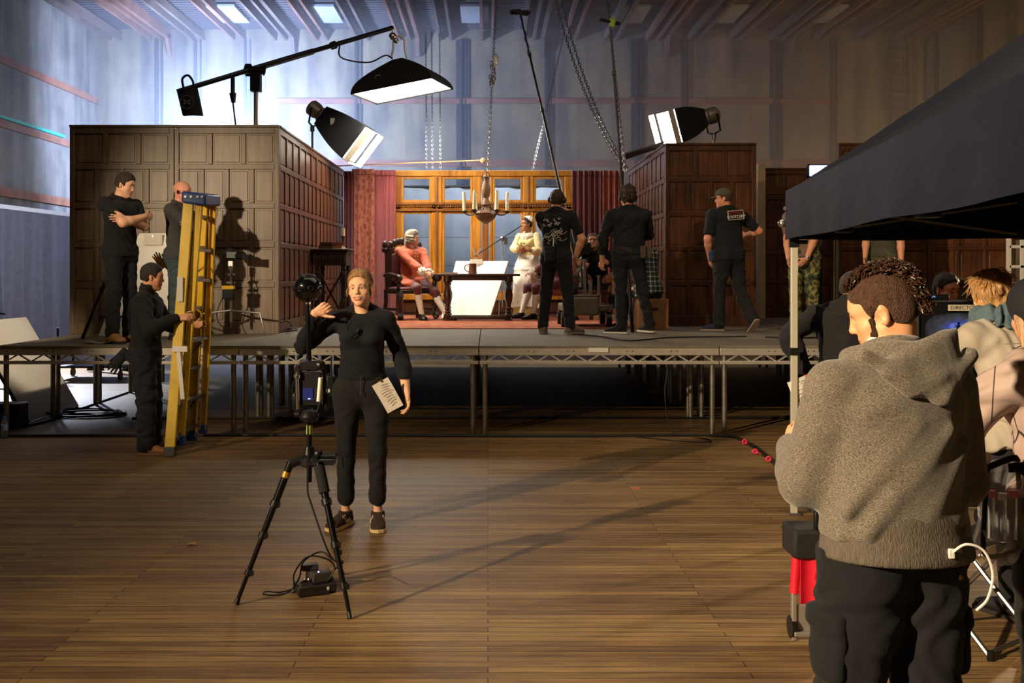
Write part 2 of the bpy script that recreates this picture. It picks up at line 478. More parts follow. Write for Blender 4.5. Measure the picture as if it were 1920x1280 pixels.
def add_head(S, k, skin, lips='B9705C', female=False, face=True, jaw=1.0, ears=True, nose=1.0, smile=False):
    q = k.q; c = k.hc; R, F, U = k.hR, k.hF, k.hU; sk = L3(skin)
    pt = lambda x, y, z: c + (R*x + F*y + U*z)*q
    E = lambda x, y, z, rx, ry, rz, kk=.015, col=sk, op='u': S.elp(pt(x,y,z), R, F, (rx*q, ry*q, rz*q), kk*q, col, op)
    Cp = lambda a, b, ra, rb=None, kk=.01, col=sk, op='u': S.cap(pt(*a), pt(*b), ra*q, (ra if rb is None else rb)*q, kk*q, col, op)
    E(0, -.014, .034, .074, .094, .081)
    jw = (0.84 if female else 1.0)*jaw
    S.ell(pt(0, .022, .02), pt(0, .034, -.078), R, (.063*q, .058*q), (.040*q*jw, .043*q), None, .02*q, sk)
    E(0, .030, -.030, .059*jw, .048, .052, .02)
    for s in (-1, 1):
        Cp((s*.053*jw, .006, -.045), (s*.016*jw, .062, -.097), .016, .014, .024)
        E(s*.041, .047, -.027, .024, .022, .019, .02)
        E(s*.034*jw, .040, -.058, .024, .026, .024, .02)
    E(0, .064, -.099, .018*jw, .014, .013, .015)
    Cp((-.036, .064, .026), (.036, .064, .026), .013, None, .02)
    if face:
        lp = L3(lips); sm = .005 if smile else 0.0; mw = .029 if smile else .025
        E(0, .068, -.060, .026, .016, .020, .015)
        Cp((0, .076, .014), (0, .093*nose, -.024), .0072, .0098, .011)
        E(0, .093*nose, -.029, .0098, .0105, .0088, .007)
        for s in (-1, 1):
            E(s*.0110, .085, -.032, .0072, .0095, .0066, .005)
            S.elp(pt(s*.0325, .0800, .003), R, F, (.0185*q, .0130*q, .0100*q), .007*q, sk, 's')
            S.sph(pt(s*.0315, .0605, .003), .0136*q, .001*q, L3('CFC5BC'))
            S.sph(pt(s*.0310, .0730, .003), .0058*q, .0015*q, L3('2A1C14'), 'p')
            up = [(.0475, .060, .001), (.040, .0690, .0088), (.0315, .0722, .0108), (.023, .0705, .0078), (.0175, .0665, .001)]
            lo_ = [(.0475, .060, .001), (.040, .0678, -.0045), (.0315, .0705, -.0062), (.023, .0695, -.0045), (.0175, .0665, .001)]
            for A_, B_ in list(zip(up, up[1:])): Cp((s*A_[0], A_[1], A_[2]), (s*B_[0], B_[1], B_[2]), .0036, None, .0025)
            for A_, B_ in list(zip(lo_, lo_[1:])): Cp((s*A_[0], A_[1], A_[2]), (s*B_[0], B_[1], B_[2]), .0032, None, .0025)
        yo = .0035; zl = -.0740 if smile else -.0675
        for s in (-1, 1):
            Cp((s*mw, .0700+yo, -.0605+sm), (s*.010, .0795+yo, -.0570), .0030, .0042, .003, lp); Cp((s*.010, .0795+yo, -.0570), (0, .0812+yo, -.0583), .0042, .0042, .003, lp)
            Cp((s*mw, .0700+yo, -.0618+sm), (s*.013, .0785+yo, zl), .0030, .0046, .003, lp); Cp((s*.013, .0785+yo, zl), (0, .0795+yo, zl-.0008), .0046, .0050, .003, lp)
        dk = L3('4A1E18')
        if smile:
            for s in (-1, 1): Cp((s*(mw-.003), .0755+yo, -.0625+sm*.7), (0, .0855+yo, -.0655), .0022, .0052, .0015, dk, 'p')
        else:
            for s in (-1, 1): Cp((s*mw*.95, .0745+yo, -.0612), (0, .0855+yo, -.0622), .0012, .0016, .0012, dk, 'p')
    if ears:
        for s in (-1, 1):
            ex = nrm(R*s*1.0 - F*.35)
            S.elp(pt(s*.0765, -.010, -.006), ex, nrm(U + F*-.15), (.007*q, .031*q, .018*q), .006*q, sk)
            S.elp(pt(s*.083, -.003, -.004), ex, U, (.006*q, .018*q, .010*q), .004*q, sk, 's')
    # neck
    rn = (.048 if female else .059)*q
    S.ell(k.neck - k.Ut*.02, pt(0, -.022, -.055), R, (rn*1.08, rn*1.05), (rn*.98, rn*.98), None, .03, sk)

def add_hand(S, k, i, skin, D=None, N=None, curl=.35, thumb=.5, spread=.06, grip=None):
    s = 1 if i else -1; Lh = .108*k.h; W = k.wri[i]; sk = L3(skin)
    D = nrm(k.wri[i] - k.elb[i]) if D is None else nrm(D)
    N = (-k.R*s) if N is None else np.asarray(N, float)
    N = nrm(N - D*np.dot(N, D)); T = s*np.cross(D, N)
    cu = curl if hasattr(curl, '__len__') else [curl]*4
    S.ell(W - D*.02*Lh, W + D*.46*Lh, T, (.15*Lh, .095*Lh), (.205*Lh, .075*Lh), .06*Lh, .012, sk)
    S.cap(W + D*.08*Lh + T*.07*Lh + N*.03*Lh, W + D*.30*Lh + T*.15*Lh + N*.04*Lh, .06*Lh, .055*Lh, .015, sk)
    tips = []
    for j, (off, ln) in enumerate(((.150, .43), (.052, .48), (-.048, .45), (-.140, .35))):
        b = W + D*(.50 - .03*abs(j-1.3))*Lh + T*off*Lh
        d = nrm(D + T*(1.5-j)*spread); p = b; r = .048*Lh*(1 if j < 3 else .88)
        ax = np.cross(d, N)
        for seg, (fr, cr) in enumerate(((.46, .75), (.30, 1.15), (.26, .8))):
            d = rotv(d, ax, cu[j]*cr)
            e = p + d*ln*Lh*fr
            S.cap(p, e, r, r*.9, .004, sk); p = e; r *= .92
        tips.append(p)
    p = W + D*.14*Lh + T*.14*Lh; d = nrm(D*.72 + T*(.75 - .5*thumb) + N*.35*(.3+thumb)); r = .058*Lh
    for seg, fr in enumerate((.22, .17, .14)):
        e = p + d*fr*Lh; S.cap(p, e, r, r*.9, .006, sk); p = e; r *= .92; d = nrm(d + D*.22*thumb - T*.18*thumb + N*.1*thumb)
    return tips

def add_torso(S, k, o=0.0, k_=.04, col=None, bust=True, belly=0.0, pel=True, flat=1.0):
    h, w = k.h, k.w; R, F, U, Rt, Ft = k.R, k.F, k.Ut, k.Rt, k.Ft
    if pel:
        S.ell(k.pel - U*.01*h - R*.035*h, k.pel - U*.01*h + R*.035*h, U, (.068*h+o, .062*h*flat+o), None, .062*h+o, k_, col)
        for s in (-1, 1): S.sph(k.pel + R*.043*h*s - F*.020*h - k.U*.022*h, .050*h+o, k_, col)
    wr = (.070 if k.female else .080)*h*w
    S.ell(k.pel + U*.02*h, k.waist + U*.02*h, R, (.088*h*w+o, .060*h+o), (wr+o, .056*h*flat+o), None, k_, col)
    if belly: S.sph(k.pel + U*.06*h + F*(.02*h), .062*h+belly+o, k_, col)
    S.ell(k.waist, k.chest + U*.045*h, Rt, (wr+o, .056*h*flat+o), ((.083 if k.female else .097)*h*w+o, .062*h*flat+o), .055*h, k_, col)
    S.ell(k.sh[0] - U*.018*h + Rt*.04*h, k.sh[1] - U*.018*h - Rt*.04*h, U, (.034*h+o, .046*h+o), None, .03*h+o, k_, col)
    for i in (0, 1):
        s = (-1, 1)[i]
        S.sph(k.sh[i] - U*.010*h - Rt*s*.004*h, .031*h+o*.8, .03, col)
        S.cap(k.neck + U*.014*h + Rt*s*.014*h - Ft*.01*h, k.sh[i] + U*.008*h - Rt*s*.015*h, (.016 if k.female else .021)*h+o*.6, .014*h+o, .025, col)
        if k.female and bust: S.sph(k.chest + U*.012*h + Rt*s*.040*h + Ft*.042*h, .036*h+o*.8, .03, col)
        elif not k.female: S.elp(k.chest + U*.035*h + Rt*s*.045*h + Ft*.035*h, Rt, Ft, (.05*h+o, .03*h+o, .038*h+o), .03, col)

def add_arm(S, k, i, o=0.0, col=None, stop=1.0, up=None, cuff=None, k_=.02, start=0.0):
    """stop: 0..1 upper arm, 1..2 forearm"""
    h = k.h; f = .9 if k.female else 1.0
    a, e, w = k.sh[i], k.elb[i], k.wri[i]
    r0, r1, r2, r3 = .030*h*f+o, .0255*h*f+o, .026*h*f+o, (.0165*h*f+o if cuff is None else cuff)
    if stop >= 1.0:
        S.cap(a, e, r0, r1, k_, col)
        t = stop - 1.0
        if t > 0.02:
            end = e + (w-e)*t; m = e + (w-e)*min(.3, t*.6)
            S.cap(e, m, r1, r2, k_, col); S.cap(m, end, r2, r2 + (r3-r2)*t, k_, col)
    else: S.cap(a, a + (e-a)*stop, r0 if up is None else r0, (r0*(1-stop)+r1*stop) if up is None else up, k_, col)

def add_leg(S, k, i, o=0.0, col=None, stop=2.0, knee=None, cuff=None, k_=.03, thigh=None):
    h = k.h; a, kn, an = k.hip[i], k.knee[i], k.ank[i]
    r0 = (.052*h if thigh is None else thigh)+o; r1 = (.033*h+o) if knee is None else knee; r3 = (.021*h+o) if cuff is None else cuff
    S.cap(a - k.U*.01*h, kn, r0, r1, k_, col)
    if stop > 1.02:
        t = stop-1
        if cuff is None and knee is None:
            m = kn + (an-kn)*.30 - k.F*.005*h
            S.cap(kn, m, r1*.95, .029*h+o, k_, col); S.cap(m, kn + (an-kn)*t, .029*h+o, r3, k_, col)
        else: S.cap(kn, kn + (an-kn)*t, r1, r3, k_, col)

def add_foot(S, k, i, o=0.0, col=None, k_=.015):
    h = k.h; fd, up = k.toe[i]; a = k.ank[i]; sd = np.cross(fd, up)
    S.cap(a - up*.002*h, a - fd*.018*h - up*.022*h, .024*h+o, .019*h+o, k_, col)
    S.ell(a - up*.012*h + fd*.01*h, a + fd*.092*h - up*.030*h, sd, (.022*h+o, .024*h+o), (.028*h+o, .012*h+o), .014*h+o, k_, col)

def body(k, label, skin='warm', voxel=.008, hands=(None, None), face=True, lips='B9705C', category='person', name='person', jaw=1.0, legs=True, nose=1.0, smile=False):
    S = SDF(voxel); sk = L3(SKIN.get(skin, skin))
    add_torso(S, k, -.014, col=sk)
    for i in (0, 1):
        add_arm(S, k, i, 0, sk, 2.0)
        hd = hands[i] or {}
        if hd.get('hide') is None: add_hand(S, k, i, SKIN.get(skin, skin), **hd)
        if legs:
            add_leg(S, k, i, -.010, sk); add_foot(S, k, i, -.004, sk)
    add_head(S, k, SKIN.get(skin, skin), lips, k.female, face, jaw, nose=nose, smile=smile)
    base = k.base
    o = sdf_obj(name, S, skinmat(), None, base, colors=sk)
    o['label'] = label; o['category'] = category
    k.obj = o
    return o

def add_eyes(k, iris='4A3020'):
    q = k.q; R, F, U = k.hR, k.hF, k.hU
    for s in (-1, 1):
        c = k.hc + (R*s*.0315 + F*.0607 + U*.003)*q; r = .0139*q
        mb = MB(); n = 20; rings = [(math.radians(a)) for a in (4, 9, 13, 17, 21, 25, 40, 60, 90)]
        look = nrm(F); x = R; y = U
        vs = [c + look*r*1.02]; fs = []; ms = []
        for t in rings:
            for j in range(n):
                a = 2*math.pi*j/n; vs.append(c + (look*math.cos(t) + (x*math.cos(a)+y*math.sin(a))*math.sin(t))*r)
        for j in range(n): fs.append((0, 1+j, 1+(j+1) % n)); ms.append(2)
        for g in range(len(rings)-1):
            for j in range(n):
                fs.append((1+g*n+j, 1+(g+1)*n+j, 1+(g+1)*n+(j+1) % n, 1+g*n+(j+1) % n)); ms.append(2 if rings[g+1] < .24 else 1 if rings[g+1] < .45 else 0)
        mb.add(vs, fs); mb.m = ms
        obj('eye', mb, [mat('eye_white', 'E6DFD8', .15), mat('iris_'+iris, iris, .15), mat('pupil', '0A0808', .1)], k.obj, smooth=60)

def add_brows(k, col, th=.0032):
    q = k.q; R, F, U = k.hR, k.hF, k.hU
    for s in (-1, 1):
        pts = [k.hc + (R*s*x + F*y + U*z)*q for x, y, z in ((.013, .0845, .0215), (.025, .0835, .0270), (.038, .0775, .0270), (.050, .0645, .0195))]
        mb = MB(); mb.tube(bez(pts, 4), [th*q*a for a in (.6,.8,1,1.1,1.1,1.1,1.1,1,.9,.8,.6,.4,.2)], 6)
        obj('eyebrow', mb, mat('hair_'+col, col, .7), k.obj)

def add_teeth(k):
    q = k.q; R, F, U = k.hR, k.hF, k.hU
    mb = MB()
    for i in range(8):
        x0, x1 = (-.0205 + i*.00513), (-.0205 + (i+1)*.00513 - .0003); xm = (x0+x1)/2
        y = .0868 - .0105*(xm/.0205)**2 ; zt = -.0607 + .003*(xm/.0205)**2; zb = -.0672 + .005*(xm/.0205)**2
        c = k.hc + (R*xm + F*y + U*(zt+zb)/2)*q
        mb.box(c, ((x1-x0)*q, .004*q, (zt-zb)*q), np.stack([k.hR, k.hF, k.hU], 1))
    obj('teeth', mb, mat('teeth', 'EFE6D8', .25), k.obj, bevel=.0008)

def hair_cap(k, col, thick=.006, nape=-.055, front=(.062, .062), ftilt=.55, top=0.0, side=-.01, voxel=.005, bumpy=.0, sideburn=True, name='hair', m=None, fade=None, back=0.0, seed=3):
    bumpy = bumpy or .0025
    """short hair following the skull. front: (forward, up) point of the hairline"""
    q = k.q; c = k.hc; R, F, U = k.hR, k.hF, k.hU
    pt = lambda x, y, z: c + (R*x + F*y + U*z)*q
    S = SDF(voxel)
    S.elp(pt(0, -.014 - back/2, .034 + top/2), R, F, ((.074+thick*.8)*q, (.094+thick+back/2)*q, (.081+thick+top/2)*q), .01)
    S.elp(pt(0, -.045, -.01), R, F, ((.062+thick)*q, (.058+thick)*q, (.06+thick*.5)*q), .02)
    S.cut(pt(0, front[0], front[1]), F*ftilt - U*(1-ftilt), .006)
    S.cut(pt(0, -.06, nape), -U - F*.25, .005)
    for s in (-1, 1):
        if sideburn: S.cap(pt(s*.0725, .024, .03), pt(s*.0715, .022, -.016), .0075*q, .005*q, .01)
        S.sph(pt(s*.088, -.004, -.012), .030*q, .006, None, 's')
        if side is not None: S.cut(pt(s*.06, .03, side), F*.9 - U*.6 + R*s*.2, .006)
    return sdf_obj(name, S, m or mat('hair_'+col, col, .6, var=.35, vscale=60, bump=.6, bscale=180, sheen=.1), k.obj, wr=bumpy, wscale=2.5, seed=seed)

def headphones(k, col='15151A', label=None):
    q = k.q; c = k.hc; R, F, U = k.hR, k.hF, k.hU
    mb = MB(); pts = []
    for a in range(-90, 91, 12):
        t = math.radians(a); pts.append(c + (R*math.sin(t)*.092 + U*(math.cos(t)*.108 + .012) - F*.012)*q)
    mb.tube(pts, .008*q, 8)
    b = obj('headband', mb, mat('black_plastic', '101012', .4), k.obj)
    for s in (-1, 1):
        m2 = MB(); cc = c + (R*s*.088 - F*.008 - U*.006)*q
        m2.lathe(cc - R*s*.012*q, [(.030*q, 0), (.036*q, .008*q), (.036*q, .022*q), (.030*q, .032*q), (.012*q, .034*q)], 16, R*s)
        obj('ear_cup', m2, mat('black_plastic', '101012', .4), k.obj)

# ---- clothing: each garment a child of the body
def shirt(k, m, name='sweater', sleeve=(1.93, 1.93), o=.012, sl_o=.010, hem=-.045, wr=.004, voxel=.007, belly=0.0, cuff=(None, None), neck='crew', seed=1, flat=1.0, up=None, label=None, bust=True, wscale=1.0, extra=None, hem_flare=0.0, wdir=None):
    S = SDF(voxel); h = k.h
    add_torso(S, k, o, belly=belly, flat=flat, bust=bust)
    if hem < -.03: S.ell(k.pel - k.U*.06*h, k.pel + k.U*.02*h, k.R, ((.100*h*k.w)+o+hem_flare, .070*h+o+hem_flare), None, .02, .03)
    for i in (0, 1): add_arm(S, k, i, sl_o, None, sleeve[i], up, cuff[i])
    if neck == 'turtle': S.ell(k.neck - k.Ut*.02*h, k.neck + k.Ut*.045*h + k.F*.01, k.R, (.060*k.q+.012, .060*k.q+.012), None, .008, .015)
    if neck == 'crew' and not k.female: rn = (.048 if k.female else .059)*k.q*1.08; S.ell(k.neck - k.Ut*.025, k.neck + k.Ut*.030*h, k.R, (rn+.013, rn+.013), None, .012, .02)
    if extra: extra(S)
    S.cut(k.pel + k.Ut*hem*h, -k.Ut - 0*k.F, .01)
    if neck == 'crew':
        S.cut(k.neck + k.Ut*.026*h + k.Ft*.0*h, k.Ut*1.0 + k.Ft*.38, .006, (k.neck + k.Ut*.05*h, .062*h))
    elif neck == 'scoop':
        S.cut(k.neck - k.Ut*.01*h, k.Ut*.8 + k.Ft*.6, .006, (k.neck + k.Ut*.05*h + k.Ft*.02, .085*h))
    return sdf_obj(name, S, m, k.obj, wr=wr, seed=seed, label=label, wscale=wscale, wdir=wdir)

def trousers(k, m, name='trousers', o=.010, knee=None, cuff=None, stop=1.97, wr=.004, voxel=.008, seed=2, top=.045, thigh=None, label=None, flat=1.0):
    S = SDF(voxel); h = k.h
    add_torso(S, k, o, bust=False, flat=flat)
    for i in (0, 1): add_leg(S, k, i, o, None, stop, knee if knee is not None else .042*h, cuff if cuff is not None else .036*h, thigh=thigh)
    S.cut(k.pel + k.Ut*top*h, k.Ut, .006)
    return sdf_obj(name, S, m, k.obj, wr=wr, seed=seed, label=label, wscale=1.1)

def shoes(k, m, sole_m=None, voxel=.006, name='shoe', high=.0, label=None, bulk=0.0):
    for i in (0, 1):
        S = SDF(voxel); h = k.h; fd, up = k.toe[i]; a = k.ank[i]; sd = np.cross(fd, up)
        S.cap(a + up*(.004*h+high), a - fd*.016*h - up*.022*h, .027*h+bulk, .023*h+bulk, .015)
        S.ell(a - up*.010*h + fd*.01*h, a + fd*.098*h - up*.026*h, sd, (.025*h+bulk, .027*h+bulk), (.029*h+bulk, .015*h+bulk), .02*h+bulk, .015)
        S.cut(a + up*(.012*h + high), up, .004)
        S.cut(a - up*.040*h, -up, .003)
        sh = sdf_obj(name, S, m, k.obj, label=label)
        mb = MB(); out = []
        prof = [(-.046,.0), (-.040,.019), (-.015,.024), (.03,.025), (.07,.031), (.10,.030), (.118,.021), (.126,.0)]
        ring = [(x, y) for x, y in prof] + [(x, -y) for x, y in reversed(prof[1:-1])]
        out = [a - up*.043*h + fd*x*h + sd*y*(h + bulk*12) for x, y in ring]
        mb.prism(out, up*.012*h)
        obj('sole', mb, sole_m or mat('rubber_dark', '1C1A18', .7), sh, smooth=30)
# ------------------------------------------------------------------ hall
def wall_mat(name, a, b, vert=(1.2, 1.2, .16), blot=.35, rough=.85):
    m, nt, bs = _nodes(name); L = nt.links.new
    tc = nt.nodes.new('ShaderNodeTexCoord'); mp = nt.nodes.new('ShaderNodeMapping'); mp.inputs['Scale'].default_value = vert
    L(tc.outputs['Object'], mp.inputs[0])
    n1 = nt.nodes.new('ShaderNodeTexNoise'); n1.inputs['Scale'].default_value = 1.6; n1.inputs['Detail'].default_value = 8; n1.inputs['Roughness'].default_value = .62; L(mp.outputs[0], n1.inputs['Vector'])
    n2 = nt.nodes.new('ShaderNodeTexNoise'); n2.inputs['Scale'].default_value = 1.1; n2.inputs['Detail'].default_value = 7; n2.inputs['Roughness'].default_value = .7; L(tc.outputs['Object'], n2.inputs['Vector'])
    mx = nt.nodes.new('ShaderNodeMath'); mx.operation = 'MULTIPLY_ADD'; mx.inputs[1].default_value = blot; L(n2.outputs['Fac'], mx.inputs[0])
    sc = nt.nodes.new('ShaderNodeMath'); sc.operation = 'MULTIPLY'; sc.inputs[1].default_value = 1 - blot; L(n1.outputs['Fac'], sc.inputs[0]); L(sc.outputs[0], mx.inputs[2])
    rp = nt.nodes.new('ShaderNodeValToRGB'); e = rp.color_ramp.elements
    e[0].position = .36; e[0].color = srgb(a); e[1].position = .60; e[1].color = srgb(b); L(mx.outputs[0], rp.inputs['Fac'])
    L(rp.outputs['Color'], bs.inputs['Base Color']); bs.inputs['Roughness'].default_value = rough
    bp = nt.nodes.new('ShaderNodeBump'); bp.inputs['Strength'].default_value = .3; bp.inputs['Distance'].default_value = .02; L(n2.outputs['Fac'], bp.inputs['Height']); L(bp.outputs[0], bs.inputs['Normal'])
    return m
def floor_mat():
    m, nt, bs = _nodes('old_boards'); L = nt.links.new
    tc = nt.nodes.new('ShaderNodeTexCoord')
    br = nt.nodes.new('ShaderNodeTexBrick'); br.inputs['Scale'].default_value = 1.0
    br.inputs['Brick Width'].default_value = 1.9; br.inputs['Row Height'].default_value = .058; br.inputs['Mortar Size'].default_value = .0032; br.inputs['Mortar Smooth'].default_value = .3
    br.inputs['Color1'].default_value = (.36,.36,.36,1); br.inputs['Color2'].default_value = (.64,.64,.64,1); br.inputs['Mortar'].default_value = (.10,.10,.10,1); br.offset = .43; br.inputs['Bias'].default_value = 0
    L(tc.outputs['Object'], br.inputs['Vector'])
    mp = nt.nodes.new('ShaderNodeMapping'); mp.inputs['Scale'].default_value = (1.3, 26, 1); L(tc.outputs['Object'], mp.inputs[0])
    g = nt.nodes.new('ShaderNodeTexNoise'); g.inputs['Scale'].default_value = 1.8; g.inputs['Detail'].default_value = 8; g.inputs['Roughness'].default_value = .7; L(mp.outputs[0], g.inputs['Vector'])
    n = nt.nodes.new('ShaderNodeTexNoise'); n.inputs['Scale'].default_value = .75; n.inputs['Detail'].default_value = 6; n.inputs['Roughness'].default_value = .6; L(tc.outputs['Object'], n.inputs['Vector'])
    def mul(a, k, b=None):
        x = nt.nodes.new('ShaderNodeMath'); x.operation = 'MULTIPLY_ADD'; L(a, x.inputs[0]); x.inputs[1].default_value = k
        if b is None: x.inputs[2].default_value = 0
        else: L(b, x.inputs[2])
        return x.outputs[0]
    s = mul(br.outputs['Color'], .40); s = mul(g.outputs['Fac'], .52, s); s = mul(n.outputs['Fac'], .24, s)
    rp = nt.nodes.new('ShaderNodeValToRGB'); e = rp.color_ramp.elements
    e[0].position = .36; e[0].color = srgb('20150C'); e[1].position = .74; e[1].color = srgb('A38754')
    x = rp.color_ramp.elements.new(.54); x.color = srgb('6B5032'); L(s, rp.inputs['Fac']); L(rp.outputs['Color'], bs.inputs['Base Color'])
    rr = nt.nodes.new('ShaderNodeMapRange'); rr.inputs['To Min'].default_value = .42; rr.inputs['To Max'].default_value = .72; L(g.outputs['Fac'], rr.inputs['Value']); L(rr.outputs[0], bs.inputs['Roughness'])
    bs.inputs['Specular IOR Level'].default_value = .35
    bp = nt.nodes.new('ShaderNodeBump'); bp.inputs['Strength'].default_value = .45; bp.inputs['Distance'].default_value = .006; L(s, bp.inputs['Height']); L(bp.outputs[0], bs.inputs['Normal'])
    return m

HL, HR, HB, HC, HF = -11.0, 12.3, 28.0, 8.18, -8.0
M_wall = wall_mat('stained_plaster', '3B342A', '85724F')
M_side = wall_mat('stained_plaster_side', '3B3631', '7D715F')
struct('floor', MB().bb(HL-.3, HR+.3, HF-.3, HB+.3, -.2, 0), floor_mat(), smooth=0)
struct('wall_back', MB().bb(HL-.3, HR+.3, HB, HB+.3, 0, HC+1), M_wall, smooth=0)
struct('wall_left', MB().bb(HL-.3, HL, HF, HB, 0, HC+1), M_side, smooth=0)
struct('wall_right', MB().bb(HR, HR+.3, HF, HB, 0, HC+1), M_wall, smooth=0)
struct('wall_front', MB().bb(HL-.3, HR+.3, HF-.3, HF, 0, HC+1), M_side, smooth=0)
M_ceil = mat('ceiling_slats', '3E3833', .9, var=.35, vscale=2.5)
struct('ceiling', MB().bb(HL-.3, HR+.3, HF-.3, HB+.3, HC+.34, HC+.55), M_ceil, smooth=0)
M_joist = mat('joist_timber', '5E4C3F', .8, var=.3, vscale=3)
M_joist2 = mat('joist_rust', '6E4A38', .8, var=.3, vscale=3)
# joists run away from the camera, in pairs, every second pair carries an end bracket
nj = 1
x = HL + .35; i = 0
while x < HR - .2:
    mb = MB()
    mb.bb(x, x+.07, 15, HB, HC-.02, HC+.20); mb.bb(x+.30, x+.37, 15, HB, HC-.02, HC+.20)
    if i % 3 == 1:
        mb.bb(x+.52, x+.62, 15, HB-.2, HC-.02, HC+.25)
        mb.prism([(x+.52, HB-.45, HC+.1), (x+.52, HB-.05, HC+.1), (x+.52, HB-.05, HC-.50), (x+.52, HB-.14, HC-.50)], (.10, 0, 0))
    struct('ceiling_joist', mb, (M_joist, M_joist2)[i % 2], smooth=0)
    x += 1.16; i += 1
M_slat = mat('ceiling_batten', '4A423E', .9)
mb = MB()
for j in range(26): mb.bb(HL, HR, 22.2 + j*.22, 22.27 + j*.22, HC+.24, HC+.30)
struct('ceiling_batten', mb, M_slat, smooth=0)
M_board = mat('ceiling_board', '8E8C88', .8, var=.08)
for px in (430, 610, 890, 1185, 1362, 1555):
    Y = 25.9; xx = X_at(px, Y)
    struct('ceiling_panel', MB().bb(xx-.36, xx+.36, Y-.9, Y+.75, HC+.14, HC+.20), M_board, smooth=0)
# wall rails and conduits
M_rail = mat('rail_redbrown', '7E4C32', .75, var=.35, vscale=2.2)
M_cond = mat('conduit_dark', '2A2724', .7)
struct('trim_1', MB().bb(X_at(520, HB), X_at(1575, HB), HB-.06, HB, 6.38, 6.53), M_rail, smooth=0)
struct('trim_2', MB().bb(X_at(600, HB), X_at(1560, HB), HB-.06, HB, 4.62, 4.80), M_rail, smooth=0)
for n_, (z, w) in enumerate(((6.45, .17), (5.0, .16), (3.47, .2))):
    struct('trim_%d' % (3+n_), MB().bb(HL, HL+.07, 12, HB, z-w/2, z+w/2), M_rail, smooth=0)
struct('trim_6', MB().bb(HL+.01, HL+.08, 20.0, 25.7, 5.12, 5.19), mat('rail_green', '2E9E82', .6), smooth=0)
k_ = 7
for px in (300, 372, 465, 672, 868, 1028, 1196, 1284, 1455, 1562, 1738):
    xx = X_at(px, HB); mb = MB()
    mb.bb(xx-.10, xx-.03, HB-.09, HB, 0, HC); mb.bb(xx+.05, xx+.09, HB-.06, HB, 0, HC)
    if px in (868, 1196, 1455): mb.bb(xx-.19, xx+.19, HB-.03, HB, 0, HC)
    struct('trim_%d' % k_, mb, M_cond, smooth=0); k_ += 1
for yy in (15.2, 17.6, 20.0, 22.4, 24.8, 27.2):
    struct('trim_%d' % k_, MB().bb(HR-.09, HR, yy-.06, yy+.06, 0, HC), M_cond, smooth=0); k_ += 1
# caged wall ladder
lx = X_at(1682, HB)
t = thing('wall_ladder', 'rusty caged ladder fixed high on the stained wall near the corner', 'ladder', (lx, HB-.2, 2.5))
mb = MB()
for s in (-.24, .24): mb.bb(lx+s-.03, lx+s+.03, HB-.17, HB-.12, 2.5, HC)
obj('stile', mb, mat('rust', '4B3526', .8), t)
mb = MB(); z = 2.7
while z < HC: mb.bb(lx-.24, lx+.24, HB-.17, HB-.13, z-.018, z+.018); z += .235
obj('rung', mb, mat('rust', '4B3526', .8), t, kind='stuff')
mb = MB()
for z in (6.4, 4.9, 7.6): mb.tube([V(lx+.42*math.cos(a), HB-.15-.62*math.sin(a), z) for a in np.linspace(0, math.pi, 13)], .022, 6)
for a in np.linspace(.5, math.pi-.5, 4): mb.tube([V(lx+.42*math.cos(a), HB-.15-.62*math.sin(a), z) for z in (4.9, 7.6)], .014, 5)
obj('cage', mb, mat('rust', '4B3526', .8), t)
# small lit lamp on the far wall
c = P(1690, 262, HB-.1)
t = thing('wall_lamp', 'small glowing greenish bulkhead lamp on the far wall by the ladder', 'lamp', c)
obj('housing', MB().box(c + V(0, .06, 0), (.2, .06, .36)), M_cond, t)
obj('lamp_cover', MB().box(c, (.13, .07, .27)), mat('lamp_green', 'F0FFE0', .4, emit='E8FFD0', estr=3.0), t, bevel=.02)
# grey drape along the side wall, its lit top edge painted as a white bar
M_drape = mat('drape_grey', '6E6C78', .9, var=.12)
def drape_pts(u, v, x0, y0, x1, y1, z0, z1, amp, nf, ph=0):
    a = V(x0 + (x1-x0)*u, y0 + (y1-y0)*u, z1 + (z0-z1)*v); n = nrm(V(y1-y0, x0-x1, 0))
    return a + n*amp*(.35 + .65*v)*(math.sin(u*nf*6.283 + ph + .5*math.sin(u*17)) + .4*math.sin(u*nf*2.7*6.283 + 1.3*v))
t = thing('masking_drape', 'long grey masking drape hung along the hall side wall', 'drape', (-10.3, 23, 0))
mb = MB(); mb.grid(lambda u, v: drape_pts(u, v, -10.4, 12.0, -9.6, 27.4, .02, 2.95, .13, 21), 260, 8, (.01, 0, 0)); obj('cloth', mb, M_drape, t)
mb = MB(); mb.bar((-10.42, 12.0, 3.0), (-9.58, 27.4, 3.0), .05, .09); obj('heading', mb, mat('lit_heading', 'EDEBF0', .6), t)
